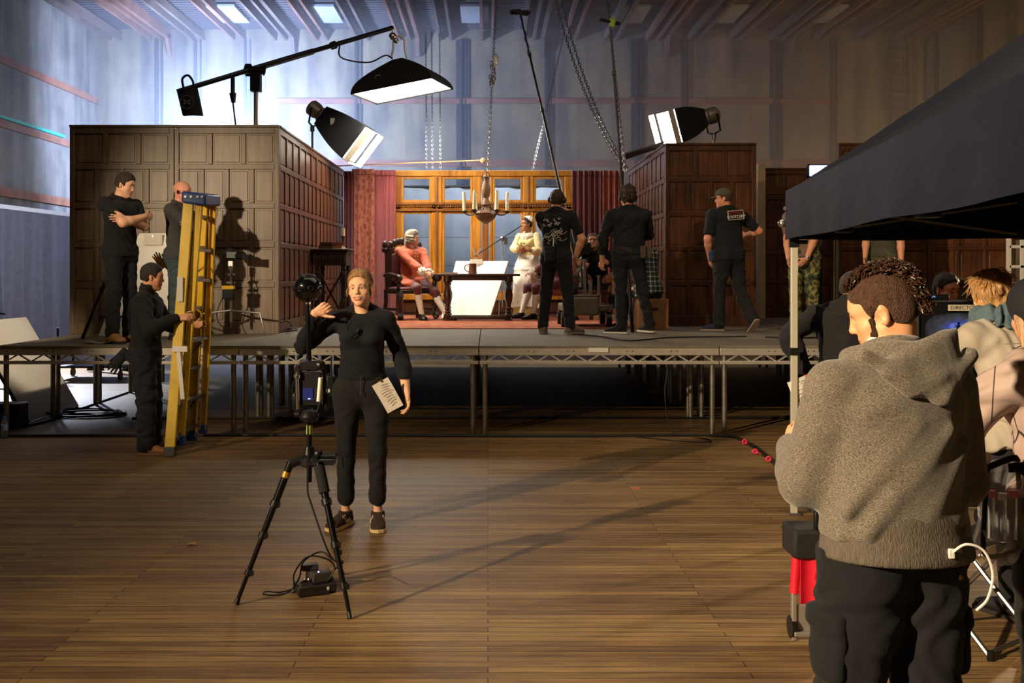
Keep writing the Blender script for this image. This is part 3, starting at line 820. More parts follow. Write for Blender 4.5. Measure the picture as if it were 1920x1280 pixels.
# ------------------------------------------------------------------ stage decks
M_alu = mat('aluminium', 'C9C2B4', .42, .55, var=.12, vscale=12)
M_leg = mat('steel_leg', '8F8A7E', .38, .8, var=.25, vscale=9)
M_deck = mat('deck_ply', '6E6659', .75, var=.28, vscale=3, stretch=(1, 3, 1), bump=.15, bscale=30)
SX, SY = 2.44, 1.22
X0, Y0 = -4.972, 10.09
def make_deck(front):
    t = thing('stage_deck', '', 'stage platform', (0, 0, 0), 'modular stage decks on aluminium trusses')
    obj('deck_board', MB().bb(.004, SX-.004, .0, SY-.004, DECK-.022, DECK), M_deck, t, bevel=.003)
    mb = MB()
    for y in (.012, SY-.05):
        mb.bb(.006, SX-.006, y, y+.035, DECK-.098, DECK-.022); mb.bb(.006, SX-.006, y, y+.035, DECK-.190, DECK-.155)
    for x in (.008, SX-.043):
        mb.bb(x, x+.035, .05, SY-.05, DECK-.098, DECK-.022)
    obj('side_truss', mb, M_alu, t, bevel=.003)
    if front:
        mb = MB(); n = 9; w = (SX-.12)/n
        for i in range(n):
            xa = .06 + i*w
            mb.bar((xa+.02, .03, DECK-.158), (xa+w/2, .03, DECK-.095), .014, .014, (0,1,0)); mb.bar((xa+w/2+.02, .03, DECK-.095), (xa+w, .03, DECK-.158), .014, .014, (0,1,0))
        obj('brace', mb, M_alu, t)
        mb = MB()
        for x in (.5, .56, .9, .96, 1.5, 1.56, 1.95, 2.01): mb.cyl((x, .008, DECK-.058), (x, .02, DECK-.058), .006, n=8)
        obj('rivet', mb, mat('dark_hole', '1A1714', .8), t)
    for x in (.062, SX-.062):
        for y in (.06, SY-.075):
            obj('leg', MB().cyl((x, y, 0), (x, y, DECK-.1), .0265, n=14), M_leg, t)
    return t
col_words = ('first', 'second', 'third', 'fourth', 'fifth')
row_words = ('front', 'second', 'third', 'fourth', 'fifth', 'sixth')
protoF = protoB = None
for r in range(6):
    for c in range(5):
        if r == 0: o = protoF = make_deck(True) if protoF is None else dup(protoF)
        else: o = protoB = make_deck(False) if protoB is None else dup(protoB)
        o.location = (X0 + c*SX, Y0 + r*SY, 0)
        o['label'] = 'dark plywood stage deck on aluminium truss, %s row, %s from the ladder side' % (row_words[r], col_words[c])
# white label on the truss
c = P(1122, 656, Y0-.003)
hd = [o for o in bpy.data.objects if o.name.startswith('stage_deck') and abs(o.location.y-Y0) < .01 and o.location.x < c[0] < o.location.x+SX][0]
obj('maker_plate', MB().box(c, (.20, .004, .045)), mat('sticker', 'D8D6CC', .6), hd, label='small pale printed plate')
# ------------------------------------------------------------------ panelled scenery flats
def oak(name, a, b, rough=.38):
    m, nt, bs = _nodes(name); L = nt.links.new
    tc = nt.nodes.new('ShaderNodeTexCoord'); mp = nt.nodes.new('ShaderNodeMapping'); mp.inputs['Scale'].default_value = (9, 9, .8); L(tc.outputs['Object'], mp.inputs[0])
    n1 = nt.nodes.new('ShaderNodeTexNoise'); n1.inputs['Scale'].default_value = 2.2; n1.inputs['Detail'].default_value = 7; L(mp.outputs[0], n1.inputs['Vector'])
    n2 = nt.nodes.new('ShaderNodeTexNoise'); n2.inputs['Scale'].default_value = 1.5; n2.inputs['Detail'].default_value = 4; L(tc.outputs['Object'], n2.inputs['Vector'])
    ad = nt.nodes.new('ShaderNodeMath'); ad.operation = 'MULTIPLY_ADD'; ad.inputs[1].default_value = .5; L(n1.outputs['Fac'], ad.inputs[0])
    hf = nt.nodes.new('ShaderNodeMath'); hf.operation = 'MULTIPLY'; hf.inputs[1].default_value = .5; L(n2.outputs['Fac'], hf.inputs[0]); L(hf.outputs[0], ad.inputs[2])
    rp = nt.nodes.new('ShaderNodeValToRGB'); e = rp.color_ramp.elements; e[0].position = .36; e[0].color = srgb(a); e[1].position = .64; e[1].color = srgb(b); L(ad.outputs[0], rp.inputs['Fac'])
    L(rp.outputs['Color'], bs.inputs['Base Color']); bs.inputs['Roughness'].default_value = rough
    bp = nt.nodes.new('ShaderNodeBump'); bp.inputs['Strength'].default_value = .25; bp.inputs['Distance'].default_value = .004; L(n1.outputs['Fac'], bp.inputs['Height']); L(bp.outputs[0], bs.inputs['Normal'])
    return m
M_oaklit = oak('oak_lit', '4B3A2B', '74604A', .42)  # same wood as the red oak, grey-gold gloss of frontal light put into the colour
M_oaklit2 = oak('oak_lit_panel', '503E2E', '806A50', .40)
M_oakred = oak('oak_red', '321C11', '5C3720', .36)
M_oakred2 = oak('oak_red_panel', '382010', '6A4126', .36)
FH = 2.49
def flat(a, b, label, mats, H=FH, z0=DECK, rows=None, first=3, rest=4, thick=.06, depth=.022, group=None, cap=.05):
    """panelled flat from floor point a to b; the panelled face is on the side of -n (to the right-hand side of a->b seen from above)"""
    a = V(*a); b = V(*b); W = np.linalg.norm((b-a)); u = nrm(b-a); n = V(u[1], -u[0])      # n points to the panelled side
    U3 = V(u[0], u[1], 0); N3 = V(n[0], n[1], 0); R = np.stack([U3, N3, V(0,0,1)], 1)
    o3 = V(a[0], a[1], z0)
    t = thing('panelled_flat', label, 'scenery flat', o3 + U3*W/2, group)
    rows = rows or (.37, .41, .41, .42, .42)
    gap = .063; tot = sum(rows); avail = H - .22 - gap*(len(rows)-1)
    hs = [r/tot*avail for r in rows]
    def bx(mb, x0, x1, y0, y1, zz0, zz1): mb.box(o3 + U3*(x0+x1)/2 + N3*(y0+y1)/2 + V(0,0,(zz0+zz1)/2), (x1-x0, y1-y0, zz1-zz0), R)
    bd = MB(); bx(bd, 0.002, W-.002, -thick, -depth, 0, H-.01); obj('backing_panel', bd, mats[1], t)
    fr = MB(); pn = MB(); m = .055
    bx(fr, .002, m, -depth-.002, 0, 0, H); bx(fr, W-m, W-.002, -depth-.002, 0, 0, H)
    bx(fr, m, W-m, -depth-.002, 0, H-.075, H); bx(fr, m, W-m, -depth-.002, 0, 0, .145)
    z = H-.075
    for i, hh in enumerate(hs):
        c = first if i == 0 else rest; zb = z - hh; st = .055; wi = (W-2*m-st*(c-1))/c
        for j in range(c):
            xa = m + j*(wi+st)
            if j: bx(fr, xa-st, xa, -depth-.002, -.002, zb, z)
            bx(pn, xa+.022, xa+wi-.022, -depth-.001, -depth+.009, zb+.022, z-.022)
        if i < len(hs)-1: bx(fr, m, W-m, -depth-.002, -.001, zb-gap, zb)
        z = zb - gap
    obj('frame', fr, mats[0], t, bevel=.004); obj('raised_panel', pn, mats[1], t, bevel=.006)
    if cap:
        cp = MB(); bx(cp, 0, W, -thick-.01, .014, H, H+.03); obj('cap_moulding', cp, mats[0], t, bevel=.006)
    return t
G, RD = (M_oaklit, M_oaklit2), (M_oakred, M_oakred2)
XL, YL, XR, YR, YB = -2.52, 12.0, 2.44, 13.69, 17.36
# a->b with the face to the right-hand side when walking a->b : facing the camera means walking +X
flat((-5.045, YL), (-3.785, YL), 'weathered oak panelled flat standing behind the man with crossed arms', G)
flat((-3.78, YL), (XL-.0, YL), 'weathered oak panelled flat carrying the big soft shadow of a person', G)
n = 4; ys = np.linspace(YL+.07, YB-.02, n+1)
for i in range(n):   # inner face looks to +X : walk +Y
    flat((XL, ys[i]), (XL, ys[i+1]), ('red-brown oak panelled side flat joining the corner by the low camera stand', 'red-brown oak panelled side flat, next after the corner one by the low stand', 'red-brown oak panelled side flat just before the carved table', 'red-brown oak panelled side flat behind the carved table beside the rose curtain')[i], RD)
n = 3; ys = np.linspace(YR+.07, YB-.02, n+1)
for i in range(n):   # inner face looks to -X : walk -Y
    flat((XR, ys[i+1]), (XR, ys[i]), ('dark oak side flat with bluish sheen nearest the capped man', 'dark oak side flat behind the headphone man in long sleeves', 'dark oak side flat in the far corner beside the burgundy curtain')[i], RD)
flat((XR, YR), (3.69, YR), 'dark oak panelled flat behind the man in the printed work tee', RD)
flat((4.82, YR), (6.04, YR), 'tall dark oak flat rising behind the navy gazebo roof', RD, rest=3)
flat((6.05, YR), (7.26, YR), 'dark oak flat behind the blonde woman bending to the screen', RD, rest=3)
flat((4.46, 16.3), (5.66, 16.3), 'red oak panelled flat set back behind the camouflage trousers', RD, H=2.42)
# door jamb seen edge-on
t = thing('door_jamb', 'pale edge-on door jamb post catching light at its top', 'door jamb', (4.38, 16.0, DECK))
obj('post', MB().bb(4.32, 4.445, 15.94, 16.06, DECK, DECK+2.48), mat('jamb_wood', 'A58C6C', .6, var=.15), t, bevel=.006)
mb = MB()
for z in (.35, .95, 1.7): mb.bb(4.445, 4.47, 15.96, 16.04, DECK+z, DECK+z+.35)
obj('hinge_cleat', mb, M_oakred, t)
# ------------------------------------------------------------------ rug
def rug_mat():
    m, nt, bs = _nodes('rug_weave'); L = nt.links.new
    tc = nt.nodes.new('ShaderNodeTexCoord'); vo = nt.nodes.new('ShaderNodeTexVoronoi'); vo.inputs['Scale'].default_value = 7; L(tc.outputs['Object'], vo.inputs['Vector'])
    rp = nt.nodes.new('ShaderNodeValToRGB'); e = rp.color_ramp.elements; e[0].position = .1; e[0].color = srgb('B5764C'); e[1].position = .6; e[1].color = srgb('9A4E32'); L(vo.outputs['Distance'], rp.inputs['Fac'])
    L(rp.outputs['Color'], bs.inputs['Base Color']); bs.inputs['Roughness'].default_value = .95; return m
t = thing('rug', 'worn red-brown patterned rug under the wooden table', 'rug', (0, 15, DECK))
xa, xb = -1.75, 2.1
obj('pile', MB().bb(xa, xb, 13.05, 16.9, DECK+.001, DECK+.012), rug_mat(), t)
mb = MB(); mb.bb(xa, xb, 13.02, 13.05, DECK+.001, DECK+.010); mb.bb(xa, xb, 16.9, 16.93, DECK+.001, DECK+.010); obj('edge_binding', mb, mat('rug_edge', '8A5136', .9), t)
# ------------------------------------------------------------------ bay window of the set
M_gold = oak('oak_gold', '8A5314', 'C88A30', .33); M_gold2 = oak('oak_gold_dark', '5E350E', '93591C', .4)
YW = 17.28
def glass_mat():
    m, nt, bs = _nodes('window_glass'); L = nt.links.new; nt.nodes.remove(bs); out = nt.nodes['Material Output']
    tr = nt.nodes.new('ShaderNodeBsdfTransparent'); tr.inputs[0].default_value = (.90, .94, .97, 1); gl = nt.nodes.new('ShaderNodeBsdfGlossy'); gl.inputs['Roughness'].default_value = .06
    fr = nt.nodes.new('ShaderNodeFresnel'); fr.inputs['IOR'].default_value = 1.5; mx = nt.nodes.new('ShaderNodeMixShader'); L(fr.outputs[0], mx.inputs[0]); L(tr.outputs[0], mx.inputs[1]); L(gl.outputs[0], mx.inputs[2]); L(mx.outputs[0], out.inputs[0]); return m
M_glass = glass_mat()
def wrect(mb, px0, px1, py0, py1, y0=YW-.05, y1=YW+.05):
    mb.bb(X_at(px0, YW), X_at(px1, YW), y0, y1, Z_at(py1, YW), Z_at(py0, YW))
t = thing('bay_window', 'golden oak leaded window unit with eight lights and carved transom', 'window', (X_at(906, YW), YW, DECK))
mb = MB()
for a, b in ((740, 752), (887, 902), (918, 923), (1058, 1074)): wrect(mb, a, b, 322, 560)
for a, b in ((810, 829), (981, 1000)): wrect(mb, a, b, 322, 560)
wrect(mb, 740, 1074, 320, 331, YW-.07); wrect(mb, 740, 1074, 380, 396); wrect(mb, 740, 1074, 550, 562, YW-.09)
obj('frame', mb, M_gold, t, bevel=.012)
mb = MB()
for a, b in ((817, 822), (904, 916), (988, 993)): wrect(mb, a, b, 322, 560, YW-.065)
obj('mullion', mb, M_gold2, t, bevel=.01)
lights = ((752, 810), (829, 887), (923, 981), (1000, 1058))
for a, b in lights:
    for y0, y1 in ((331, 380), (396, 550)):
        mb = MB(); s = 5
        wrect(mb, a, a+s, y0, y1, YW-.035, YW+.03); wrect(mb, b-s, b, y0, y1, YW-.035, YW+.03); wrect(mb, a+s, b-s, y0, y0+s, YW-.035, YW+.03); wrect(mb, a+s, b-s, y1-s, y1, YW-.035, YW+.03)
        sh = obj('sash', mb, M_gold, t, bevel=.006)
        mb = MB(); wrect(mb, a+s, b-s, y0+s, y1-s, YW-.002, YW+.002); obj('pane', mb, M_glass, sh, smooth=0)
        if y1 > 500:
            mb = MB()
            for yy in (445, 498): wrect(mb, a+s, b-s, yy-.5, yy+.5, YW-.006, YW+.006)
            obj('lead_came', mb, mat('lead', '4A4A4C', .5), sh)
mb = MB()
for i in range(74):
    px = 742 + i*4.5; z = Z_at(388, YW)
    mb.ball((X_at(px, YW), YW-.075, z+.008), (.018, .02, .02), 8, 5)
wrect(mb, 740, 1074, 380, 384, YW-.085); wrect(mb, 740, 1074, 392, 396, YW-.075)
obj('carved_transom', mb, M_gold2, t)
mb = MB(); wrect(mb, 740, 1074, 562, 590, YW-.03)
for a, b in lights: wrect(mb, a+3, b-3, 567, 585, YW-.045)
obj('dado_panel', mb, M_oakred, t, bevel=.006)
# grey backing cloth behind the window
M_scrim = mat('scrim_cloth', '9AA0A8', .85, var=.15, vscale=1.2)
t = thing('backing_cloth', 'pale blue-grey backing cloth hung behind the golden window', 'cloth', (0, 18.6, DECK))
mb = MB(); mb.grid(lambda u, v: drape_pts(u, v, -2.6, 18.9, 2.6, 18.7, .1, 3.25, .05, 6), 120, 8, (0, .01, 0)); obj('cloth', mb, M_scrim, t)
mb = MB(); mb.tube([(-2.7, 18.9, 3.27), (2.7, 18.7, 3.27)], .025); obj('rail', mb, M_cond, t)
# curtains
def brocade():
    m, nt, bs = _nodes('brocade'); L = nt.links.new
    tc = nt.nodes.new('ShaderNodeTexCoord'); mp = nt.nodes.new('ShaderNodeMapping'); mp.inputs['Scale'].default_value = (9, 9, 5); L(tc.outputs['Object'], mp.inputs[0])
    vo = nt.nodes.new('ShaderNodeTexVoronoi'); vo.feature = 'DISTANCE_TO_EDGE'; vo.inputs['Scale'].default_value = 1.6; L(mp.outputs[0], vo.inputs['Vector'])
    rp = nt.nodes.new('ShaderNodeValToRGB'); e = rp.color_ramp.elements; e[0].position = .05; e[0].color = srgb('9A5B45'); e[1].position = .25; e[1].color = srgb('7A332C'); L(vo.outputs['Distance'], rp.inputs['Fac'])
    L(rp.outputs['Color'], bs.inputs['Base Color']); bs.inputs['Roughness'].default_value = .7; bs.inputs['Sheen Weight'].default_value = .1; return m
M_vel = mat('velvet_rose', '8E3B40', .62, sheen=.25, var=.12, vscale=4); M_vel2 = mat('velvet_wine', '5A1A20', .6, sheen=.25, var=.15, vscale=4); M_vel3 = mat('velvet_rust', '8A4030', .6, sheen=.25)
def curtain(name, label, px0, px1, Y, m, nf, amp=.06, y0=322, y1=592, group='set curtains beside the golden window', ph=0):
    x0, x1 = X_at(px0, Y), X_at(px1, Y); z0, z1 = max(DECK+.02, Z_at(y1, Y)), Z_at(y0, Y)
    t = thing(name, label, 'curtain', ((x0+x1)/2, Y, DECK), group)
    mb = MB(); mb.grid(lambda u, v: drape_pts(u, v, x0, Y, x1, Y, z0, z1, amp, nf, ph), max(24, int(nf*14)), 10, (0, .012, 0)); obj('cloth', mb, m, t)
    mb = MB(); mb.grid(lambda u, v: drape_pts(u, v*.035, x0, Y-.018, x1, Y-.018, z0, z1+.01, amp*1.25, nf, ph), max(24, int(nf*14)), 2, (0, .02, 0)); obj('heading', mb, m, t)
    return t
curtain('curtain', 'dark wine curtain strip against the oak side flat by the candlestick', 644, 664, 16.9, M_vel2, 3, .03)
curtain('curtain', 'flat brocade curtain with faded pattern between two plain curtains', 660, 702, 17.0, brocade(), 1.3, .035, 318)
curtain('curtain', 'rose velvet curtain gathered in folds beside the golden window', 698, 742, 17.05, M_vel, 5, .05, 320)
curtain('curtain', 'burgundy velvet curtain just beyond the window behind the boom pole', 1072, 1134, 17.05, M_vel2, 6, .05, 321)
curtain('curtain', 'rust-lit wine curtain in the corner by the dark side flat', 1130, 1170, 17.0, M_vel3, 4, .045, 321)
# ------------------------------------------------------------------ film lights and rigging
M_blk = mat('black_cloth', '15151A', .85, var=.1)
M_blkmetal = mat('black_metal', '17171A', .38, .3)
M_chrome = mat('chrome_tube', 'C8C8C8', .22, .95)
def face_emit(e): return mat('softbox_face_%d' % e, 'FFFFFF', .5, emit='FFF1DC', estr=e)
M_plas = mat('black_plastic', '101012', .4)
M_grip = mat('grip_metal', '8C8A88', .35, .9)

def stand(t, x, y, z0, z1, r=.016, spread=.5, legs=3, ang=20, m=None, seg=2, low=.28):
    m = m or M_chrome; mb = MB()
    zz = np.linspace(z0+low*.55, z1, seg+1)
    for i in range(seg): mb.cyl((x, y, zz[i]), (x, y, zz[i+1]), r*(1-.18*i), n=10)
    for i in range(seg): mb.cyl((x, y, zz[i+1]-.05), (x, y, zz[i+1]), r*1.6, n=10)
    obj('riser', mb, m, t)
    for i in range(legs):
        a = math.radians(ang + 360/legs*i)
        mb = MB(); p0 = V(x, y, z0+low); p1 = V(x+math.cos(a)*spread*.85, y+math.sin(a)*spread*.85, z0+low*.9); p2 = V(x+math.cos(a)*spread, y+math.sin(a)*spread, z0+.012)
        mb.tube([p0, p1, p2], r*.75, 8); obj('leg', mb, m, t)

def frustum(t, c, axis, up, w0, h0, w1, h1, L, name, m, thick=.012, e=60):
    """open tapering box: small end at c, big end at c+axis*L"""
    axis = nrm(axis); x = nrm(np.cross(axis, up)); y = np.cross(x, axis); mb = MB(); N = 10
    def P2(u, v):
        # bulging sides
        f = v; w = w0+(w1-w0)*math.sin(f*math.pi/2); h = h0+(h1-h0)*math.sin(f*math.pi/2)
        per = [(-1,-1),(1,-1),(1,1),(-1,1),(-1,-1)]; k = min(int(u*4), 3); g = u*4-k
        px = per[k][0]*(1-g)+per[k+1][0]*g; py = per[k][1]*(1-g)+per[k+1][1]*g
        return np.asarray(c) + axis*L*f + x*px*w/2 + y*py*h/2
    vs = []; fs = []
    for j in range(N+1):
        for k in range(16): vs.append(P2(k/16, j/N))
    for j in range(N):
        for k in range(16): fs.append((j*16+k, j*16+(k+1) % 16, (j+1)*16+(k+1) % 16, (j+1)*16+k))
    fs.append(tuple(range(16)))
    mb.add(vs, fs); o = obj(name, mb, m, t, smooth=50)
    md = o.modifiers.new('wall', 'SOLIDIFY'); md.thickness = thick
    ce = np.asarray(c) + axis*(L-.03); q = MB()
    q.prism([ce - x*w1*.485 - y*h1*.485, ce + x*w1*.485 - y*h1*.485, ce + x*w1*.485 + y*h1*.485, ce - x*w1*.485 + y*h1*.485], axis*.008)
    f = obj('diffuser', q, face_emit(e), t, smooth=0)
    return x, y, o
# boom arm with sandbag and overhead softbox
Ya, Yb = 13.6, 15.2
A = P(332, 172, Ya-.2); B = P(736, 52, Yb); piv = P(480, 130, 13.75)
t = thing('boom_stand', 'tall boom stand rising behind the weathered flats with long angled arm', 'light stand', (piv[0], piv[1], DECK))
mb = MB(); mb.tube([A, piv + V(0,0,.02), B], .035, 10); obj('boom_arm', mb, M_blkmetal, t)
mb = MB(); mb.tube([A + (B-A)*.33, A + (B-A)*.60], .045, 10); mb.tube([A + (B-A)*.69, A + (B-A)*.71], .06, 10); obj('boom_sleeve', mb, M_blkmetal, t)
mb = MB(); mb.cyl((piv[0], piv[1], DECK+.4), (piv[0], piv[1], piv[2]-.3), .032, n=12); obj('column', mb, M_grip, t)
mb = MB(); mb.box(piv - V(0,0,.16), (.14, .12, .30)); mb.cyl(piv + V(-.1,-.02,-.02), piv + V(.13,-.02,-.02), .05, n=12); mb.cyl(piv + V(.12,-.08,-.1), piv + V(.16,-.08,.06), .018, n=8); obj('pivot_head', mb, M_blkmetal, t, bevel=.02)
for i in range(3):
    a = math.radians(90+120*i); mb = MB(); mb.tube([(piv[0], piv[1], DECK+.9), (piv[0]+.5*math.cos(a), piv[1]+.5*math.sin(a), DECK+.012)], .02, 8); obj('leg', mb, M_grip, t)
mb = MB(); g = A + (B-A)*.235; mb.cyl(g, g - V(0,0,.25), .03, n=8); mb.cyl(g-V(0,0,.25), g-V(-.01,0,.38), .05, .03, n=8); obj('hanging_clamp', mb, M_blkmetal, t)
mb = MB(); mb.tube(bez([g-V(0,0,.36), g+V(.06,.02,-.9), g+V(.12,.05,-1.5), g+V(.15,.05,-2.5)]), .012, 6); obj('hanging_cable', mb, M_blk, t)
mb = MB(); g2 = A+(B-A)*.30; mb.lathe(g2+V(-.04,-.05,0), [(.03,0),(.09,.03),(.09,.1),(.04,.13)], 12, (1,0,0)); obj('winch', mb, M_blkmetal, t)
# sandbag
t = thing('sandbag', 'small black ballast bag slung on the low end of the boom arm', 'sandbag', A - V(0,0,.3))
c0 = P(353, 190, Ya-.2)
mb = MB(); rr = lambda u, v: c0 + V((u-.5)*.27 + (.5-v)*-.05 + .03*v, -.05*math.sin(u*math.pi), .17 - v*.36 + .05*(u-.5)*(1-v))
mb.grid(rr, 8, 8, (0, .07, 0)); b = obj('bag', mb, M_blk, t, bevel=.01)
mb = MB(); ee = c0 + V(0,-.065,-.02); mb.tube([ee + V(.09*math.cos(a), 0, .09*math.sin(a)) for a in np.linspace(0, 6.283, 20)][:-1], .005, 5, closed=True); mb.bar(ee+V(-.05,0,-.03), ee+V(.05,0,.03), .008, .02); mb.bar(ee+V(-.05,0,.03), ee+V(.05,0,-.03), .008, .02); obj('printed_emblem', mb, mat('emblem_grey', '6A6660', .7), t)
mb = MB(); mb.tube(bez([c0+V(-.06,0,.16), c0+V(-.08,0,.30), c0+V(-.02,.05,.36), c0+V(.06,0,.27), c0+V(.07,0,.16)]), .016, 6); obj('strap', mb, M_blk, t)
# overhead softbox
C = P(748, 112, Yb)
t = thing('softbox', 'large black pyramid softbox hung level over the set from the boom arm', 'softbox', C, 'black softboxes with glowing faces')
ax = nrm(V(.13, -.03, -1.0))
x, y, o_ = frustum(t, C, ax, V(0.30, 1, 0), .16, .16, 1.30, 1.00, .50, 'fabric_shell', M_blk, e=40)
mb = MB(); mb.tube(bez([B-V(0,0,.02), B+V(.02,0,-.16), C+V(-.05,0,.32)]), .02, 8); mb.ball(B+V(.0,0,-.13), .06, 10, 6); mb.ball(B+V(.05,0,-.2), .045, 10, 6); obj('spigot', mb, M_chrome, t)
mb = MB(); mb.tube(bez([C+V(-.12,0,.02), C+V(-.09,0,.16), C+V(-.08,0,.30), C+V(0,0,.36), C+V(.08,0,.30), C+V(.09,0,.16), C+V(.12,0,.02)], 5), .017, 8); obj('yoke', mb, mat('white_metal', 'E8E4DC', .4, .2), t)
mb = MB(); lg = C + ax*.38 - y*.0 + x*(-.40) ; lg = P(709, 150, 14.85)
mb.tube([lg + V(.05*math.cos(a), .0, .08*math.sin(a)) for a in np.linspace(0, 6.283, 14)][:-1], .008, 5, closed=True); mb.bar(lg+V(-.03,0,-.05), lg+V(.03,0,.05), .01, .02); obj('logo_ring', mb, mat('emblem_gold', '8A7A58', .7), t)
mb = MB(); mb.tube(bez([A+(B-A)*.73, P(640,108,14.9), P(690,117,15), P(722,104,15.1), C+V(-.1,0,.02)]), .012, 6); obj('feed_cable', mb, M_blk, t)
def chimera(px, py, Y, axis, L, w0, h0, w1, h1, label, base):
    c = P(px, py, Y); t = thing('softbox', label, 'softbox', base, 'black softboxes with glowing faces'); axis = nrm(axis)
    x, y, o_ = frustum(t, c, axis, V(0,0,1), w0, h0, w1, h1, L, 'fabric_shell', M_blk, e=70)
    mb = MB(); h = c - axis*.28; mb.lathe(h, [(.10,0),(.13,.03),(.13,.14),(.11,.2),(.15,.26),(.13,.30)], 16, axis); obj('lamp_head', mb, mat('lamp_head_grey', '8E877A', .4, .5), t)
    mb = MB()
    for s in (-1, 1): mb.tube([h + axis*.1 + x*s*.14, h + axis*.1 + x*s*.17, h + axis*.05 + x*s*.17 - V(0,0,.26), h + axis*.05 - V(0,0,.30)], .016, 8)
    obj('yoke', mb, M_blkmetal, t)
    ce = c + axis*L
    mb = MB()
    mb.grid(lambda u, v: ce + axis*(.02+.10*v) + (x*math.cos(u*6.283)*w1 + y*math.sin(u*6.283)*h1)*.5/max(abs(math.cos(u*6.283)), abs(math.sin(u*6.283)))*1.0, 40, 2)
    obj('skirt', mb, mat('skirt_cloth', 'B8AE9C', .8), t)
    mb = MB(); f = h + axis*.05 - V(0,0,.3); mb.cyl((f[0], f[1], base[2]+.3), f, .018, n=10); mb.cyl(f - V(0,0,.08), f, .035, n=10); obj('column', mb, M_grip, t)
    for i in range(3):
        a = math.radians(30+120*i); mb = MB(); mb.tube([(f[0], f[1], base[2]+.8), (f[0]+.30*math.cos(a), f[1]+.30*math.sin(a), base[2]+.012)], .014, 8); obj('leg', mb, M_grip, t)
    q = c + axis*L*.35 - y*0 + x*0
    p_ = c + axis*L*.30 + x*w0*0 - nrm(np.cross(x, axis))*0
    return t, c, axis, x, y
t, c, ax, x, y = chimera(606, 218, 16.0, V(.66, -.10, -.52), .78, .30, .34, .72, .62, 'black softbox on a stand tilted down over the red oak side flats', (X_at(596, 16.0)-.15, 16.0, DECK))
side = nrm(np.cross(ax, V(0,0,1)))
s_ = 1 if side[1] < 0 else -1
mb = MB(); pl = c + ax*.30 + side*s_*.262
mb.box(pl + V(0,-.002,.06), (.07, .01, .10)); mb.box(pl + ax*.14 + V(0,-.01,-.02), (.05, .01, .07)); obj('sewn_patch', mb, mat('patch_grey', '77746C', .8), t)
chimera(1316, 222, 15.4, V(-.86, -.34, -.28), .62, .26, .26, .56, .52, 'black softbox on a stand peering over the dark oak flat by the capped man', (X_at(1335, 15.4)+.05, 15.4, DECK))
# dark fabric flag beside it
t = thing('flag_panel', 'dark fabric flag lying tilted on top of the dark side flat', 'flag', P(1205, 285, 15.2))
mb = MB(); c = P(1205, 286, 15.2); mb.prism([c+V(-.30,-.2,-.04), c+V(.28,-.3,.12), c+V(.36,.3,.12), c+V(-.20,.4,-.06)], (0,0,.015)); obj('flag_cloth', mb, M_blk, t)
mb = MB(); mb.tube([c+V(-.30,-.2,-.04), c+V(.28,-.3,.12)], .012, 6); mb.cyl(c+V(.2,.1,0.05), (c[0]+.2, c[1]+.1, DECK+2.3), .012, n=6); obj('flag_frame', mb, M_grip, t)
# bluish lamp on the back flats
t = thing('tube_lamp', 'bluish glowing fluorescent bank light above the navy gazebo roof', 'lamp', P(1542, 320, 15.4))
c = P(1542, 320, 15.4)
mb = MB(); mb.box(c, (.40, .03, .17), None); obj('lamp_face', mb, mat('lamp_blue', 'DDE6FF', .4, emit='B9C8FF', estr=1.6), t, bevel=.01)
mb = MB(); mb.box(c+V(0,.06,0), (.44, .08, .21)); obj('housing', mb, M_blkmetal, t, bevel=.01)
mb = MB(); mb.cyl((c[0], c[1]+.06, DECK), (c[0], c[1]+.06, c[2]), .02, n=8); mb.box((c[0], c[1]+.06, DECK+.01), (.4,.4,.02)); obj('post', mb, M_blkmetal, t)

# ------------------------------------------------------------------ chains, ropes, wires hanging from the ceiling
M_chain = mat('chain_steel', '9A948A', .35, .85)
def chain(name, label, a, b, link=.07, w=.018, r=.006, group='chains hanging from the ceiling', sag=.0, second=None):
    t_ = MB(); 
    for (p, q) in ([(a, b)] + ([second] if second else [])):
        p = np.asarray(p, float); q = np.asarray(q, float); d = nrm(q-p); L = np.linalg.norm(q-p); n = int(L/(link*.80))
        x = nrm(np.cross(d, V(0,1,0) if abs(d[1]) < .9 else V(1,0,0))); y = np.cross(d, x)
        for i in range(n):
            f = (i+.5)/n; c = p + (q-p)*f + V(0,0,-sag*4*f*(1-f)); s = x if i % 2 else y
            h = link/2 - w
            pts = [c + d*(h + w*math.cos(k)) + s*w*math.sin(k) for k in (1.5, .75, 0, -.75, -1.5)] + [c - d*(h + w*math.cos(k)) + s*w*math.sin(k) for k in (-1.5, -.75, 0, .75, 1.5)]
            t_.tube(pts, r, 4, closed=True)
    o = obj(name, t_, M_chain, None, a)
    return tag(o, label, 'chain', group)
yc = 15.4
chain('hoist_chain', 'chain running down to the candle chandelier from the ceiling', P(914, 322, yc), P(931, -14, 18.0), .075, .02)
chain('hoist_chain', 'long slanting double chain crossing behind the upright boom pole', P(1170, 318, 16.4), P(1036, -14, 19.0), .085, .022, .009, sag=.35, second=(P(1176, 318, 16.5), P(1047, -14, 19.0)))
chain('hoist_chain', 'steep chain dropping beside the upright boom pole to the corner', P(1172, 322, 16.0), P(1137, -14, 18.5), .08, .02, .007)
chain('hoist_chain', 'thin chain slanting down between the chandelier and the tilted boom pole', P(998, 320, 17.6), P(1076, -14, 20.5), .06, .014, .004)
for px, lab in ((800, 'thin hanging chain, nearest the softbox of the three over the window'), (811, 'thin hanging chain, middle one of the three over the window'), (826, 'thin hanging chain ending in a dark weight over the window')):
    chain('hoist_chain', lab, P(px, 318, 17.8), P(px-2, 60, 19.5), .06, .014, .0045)
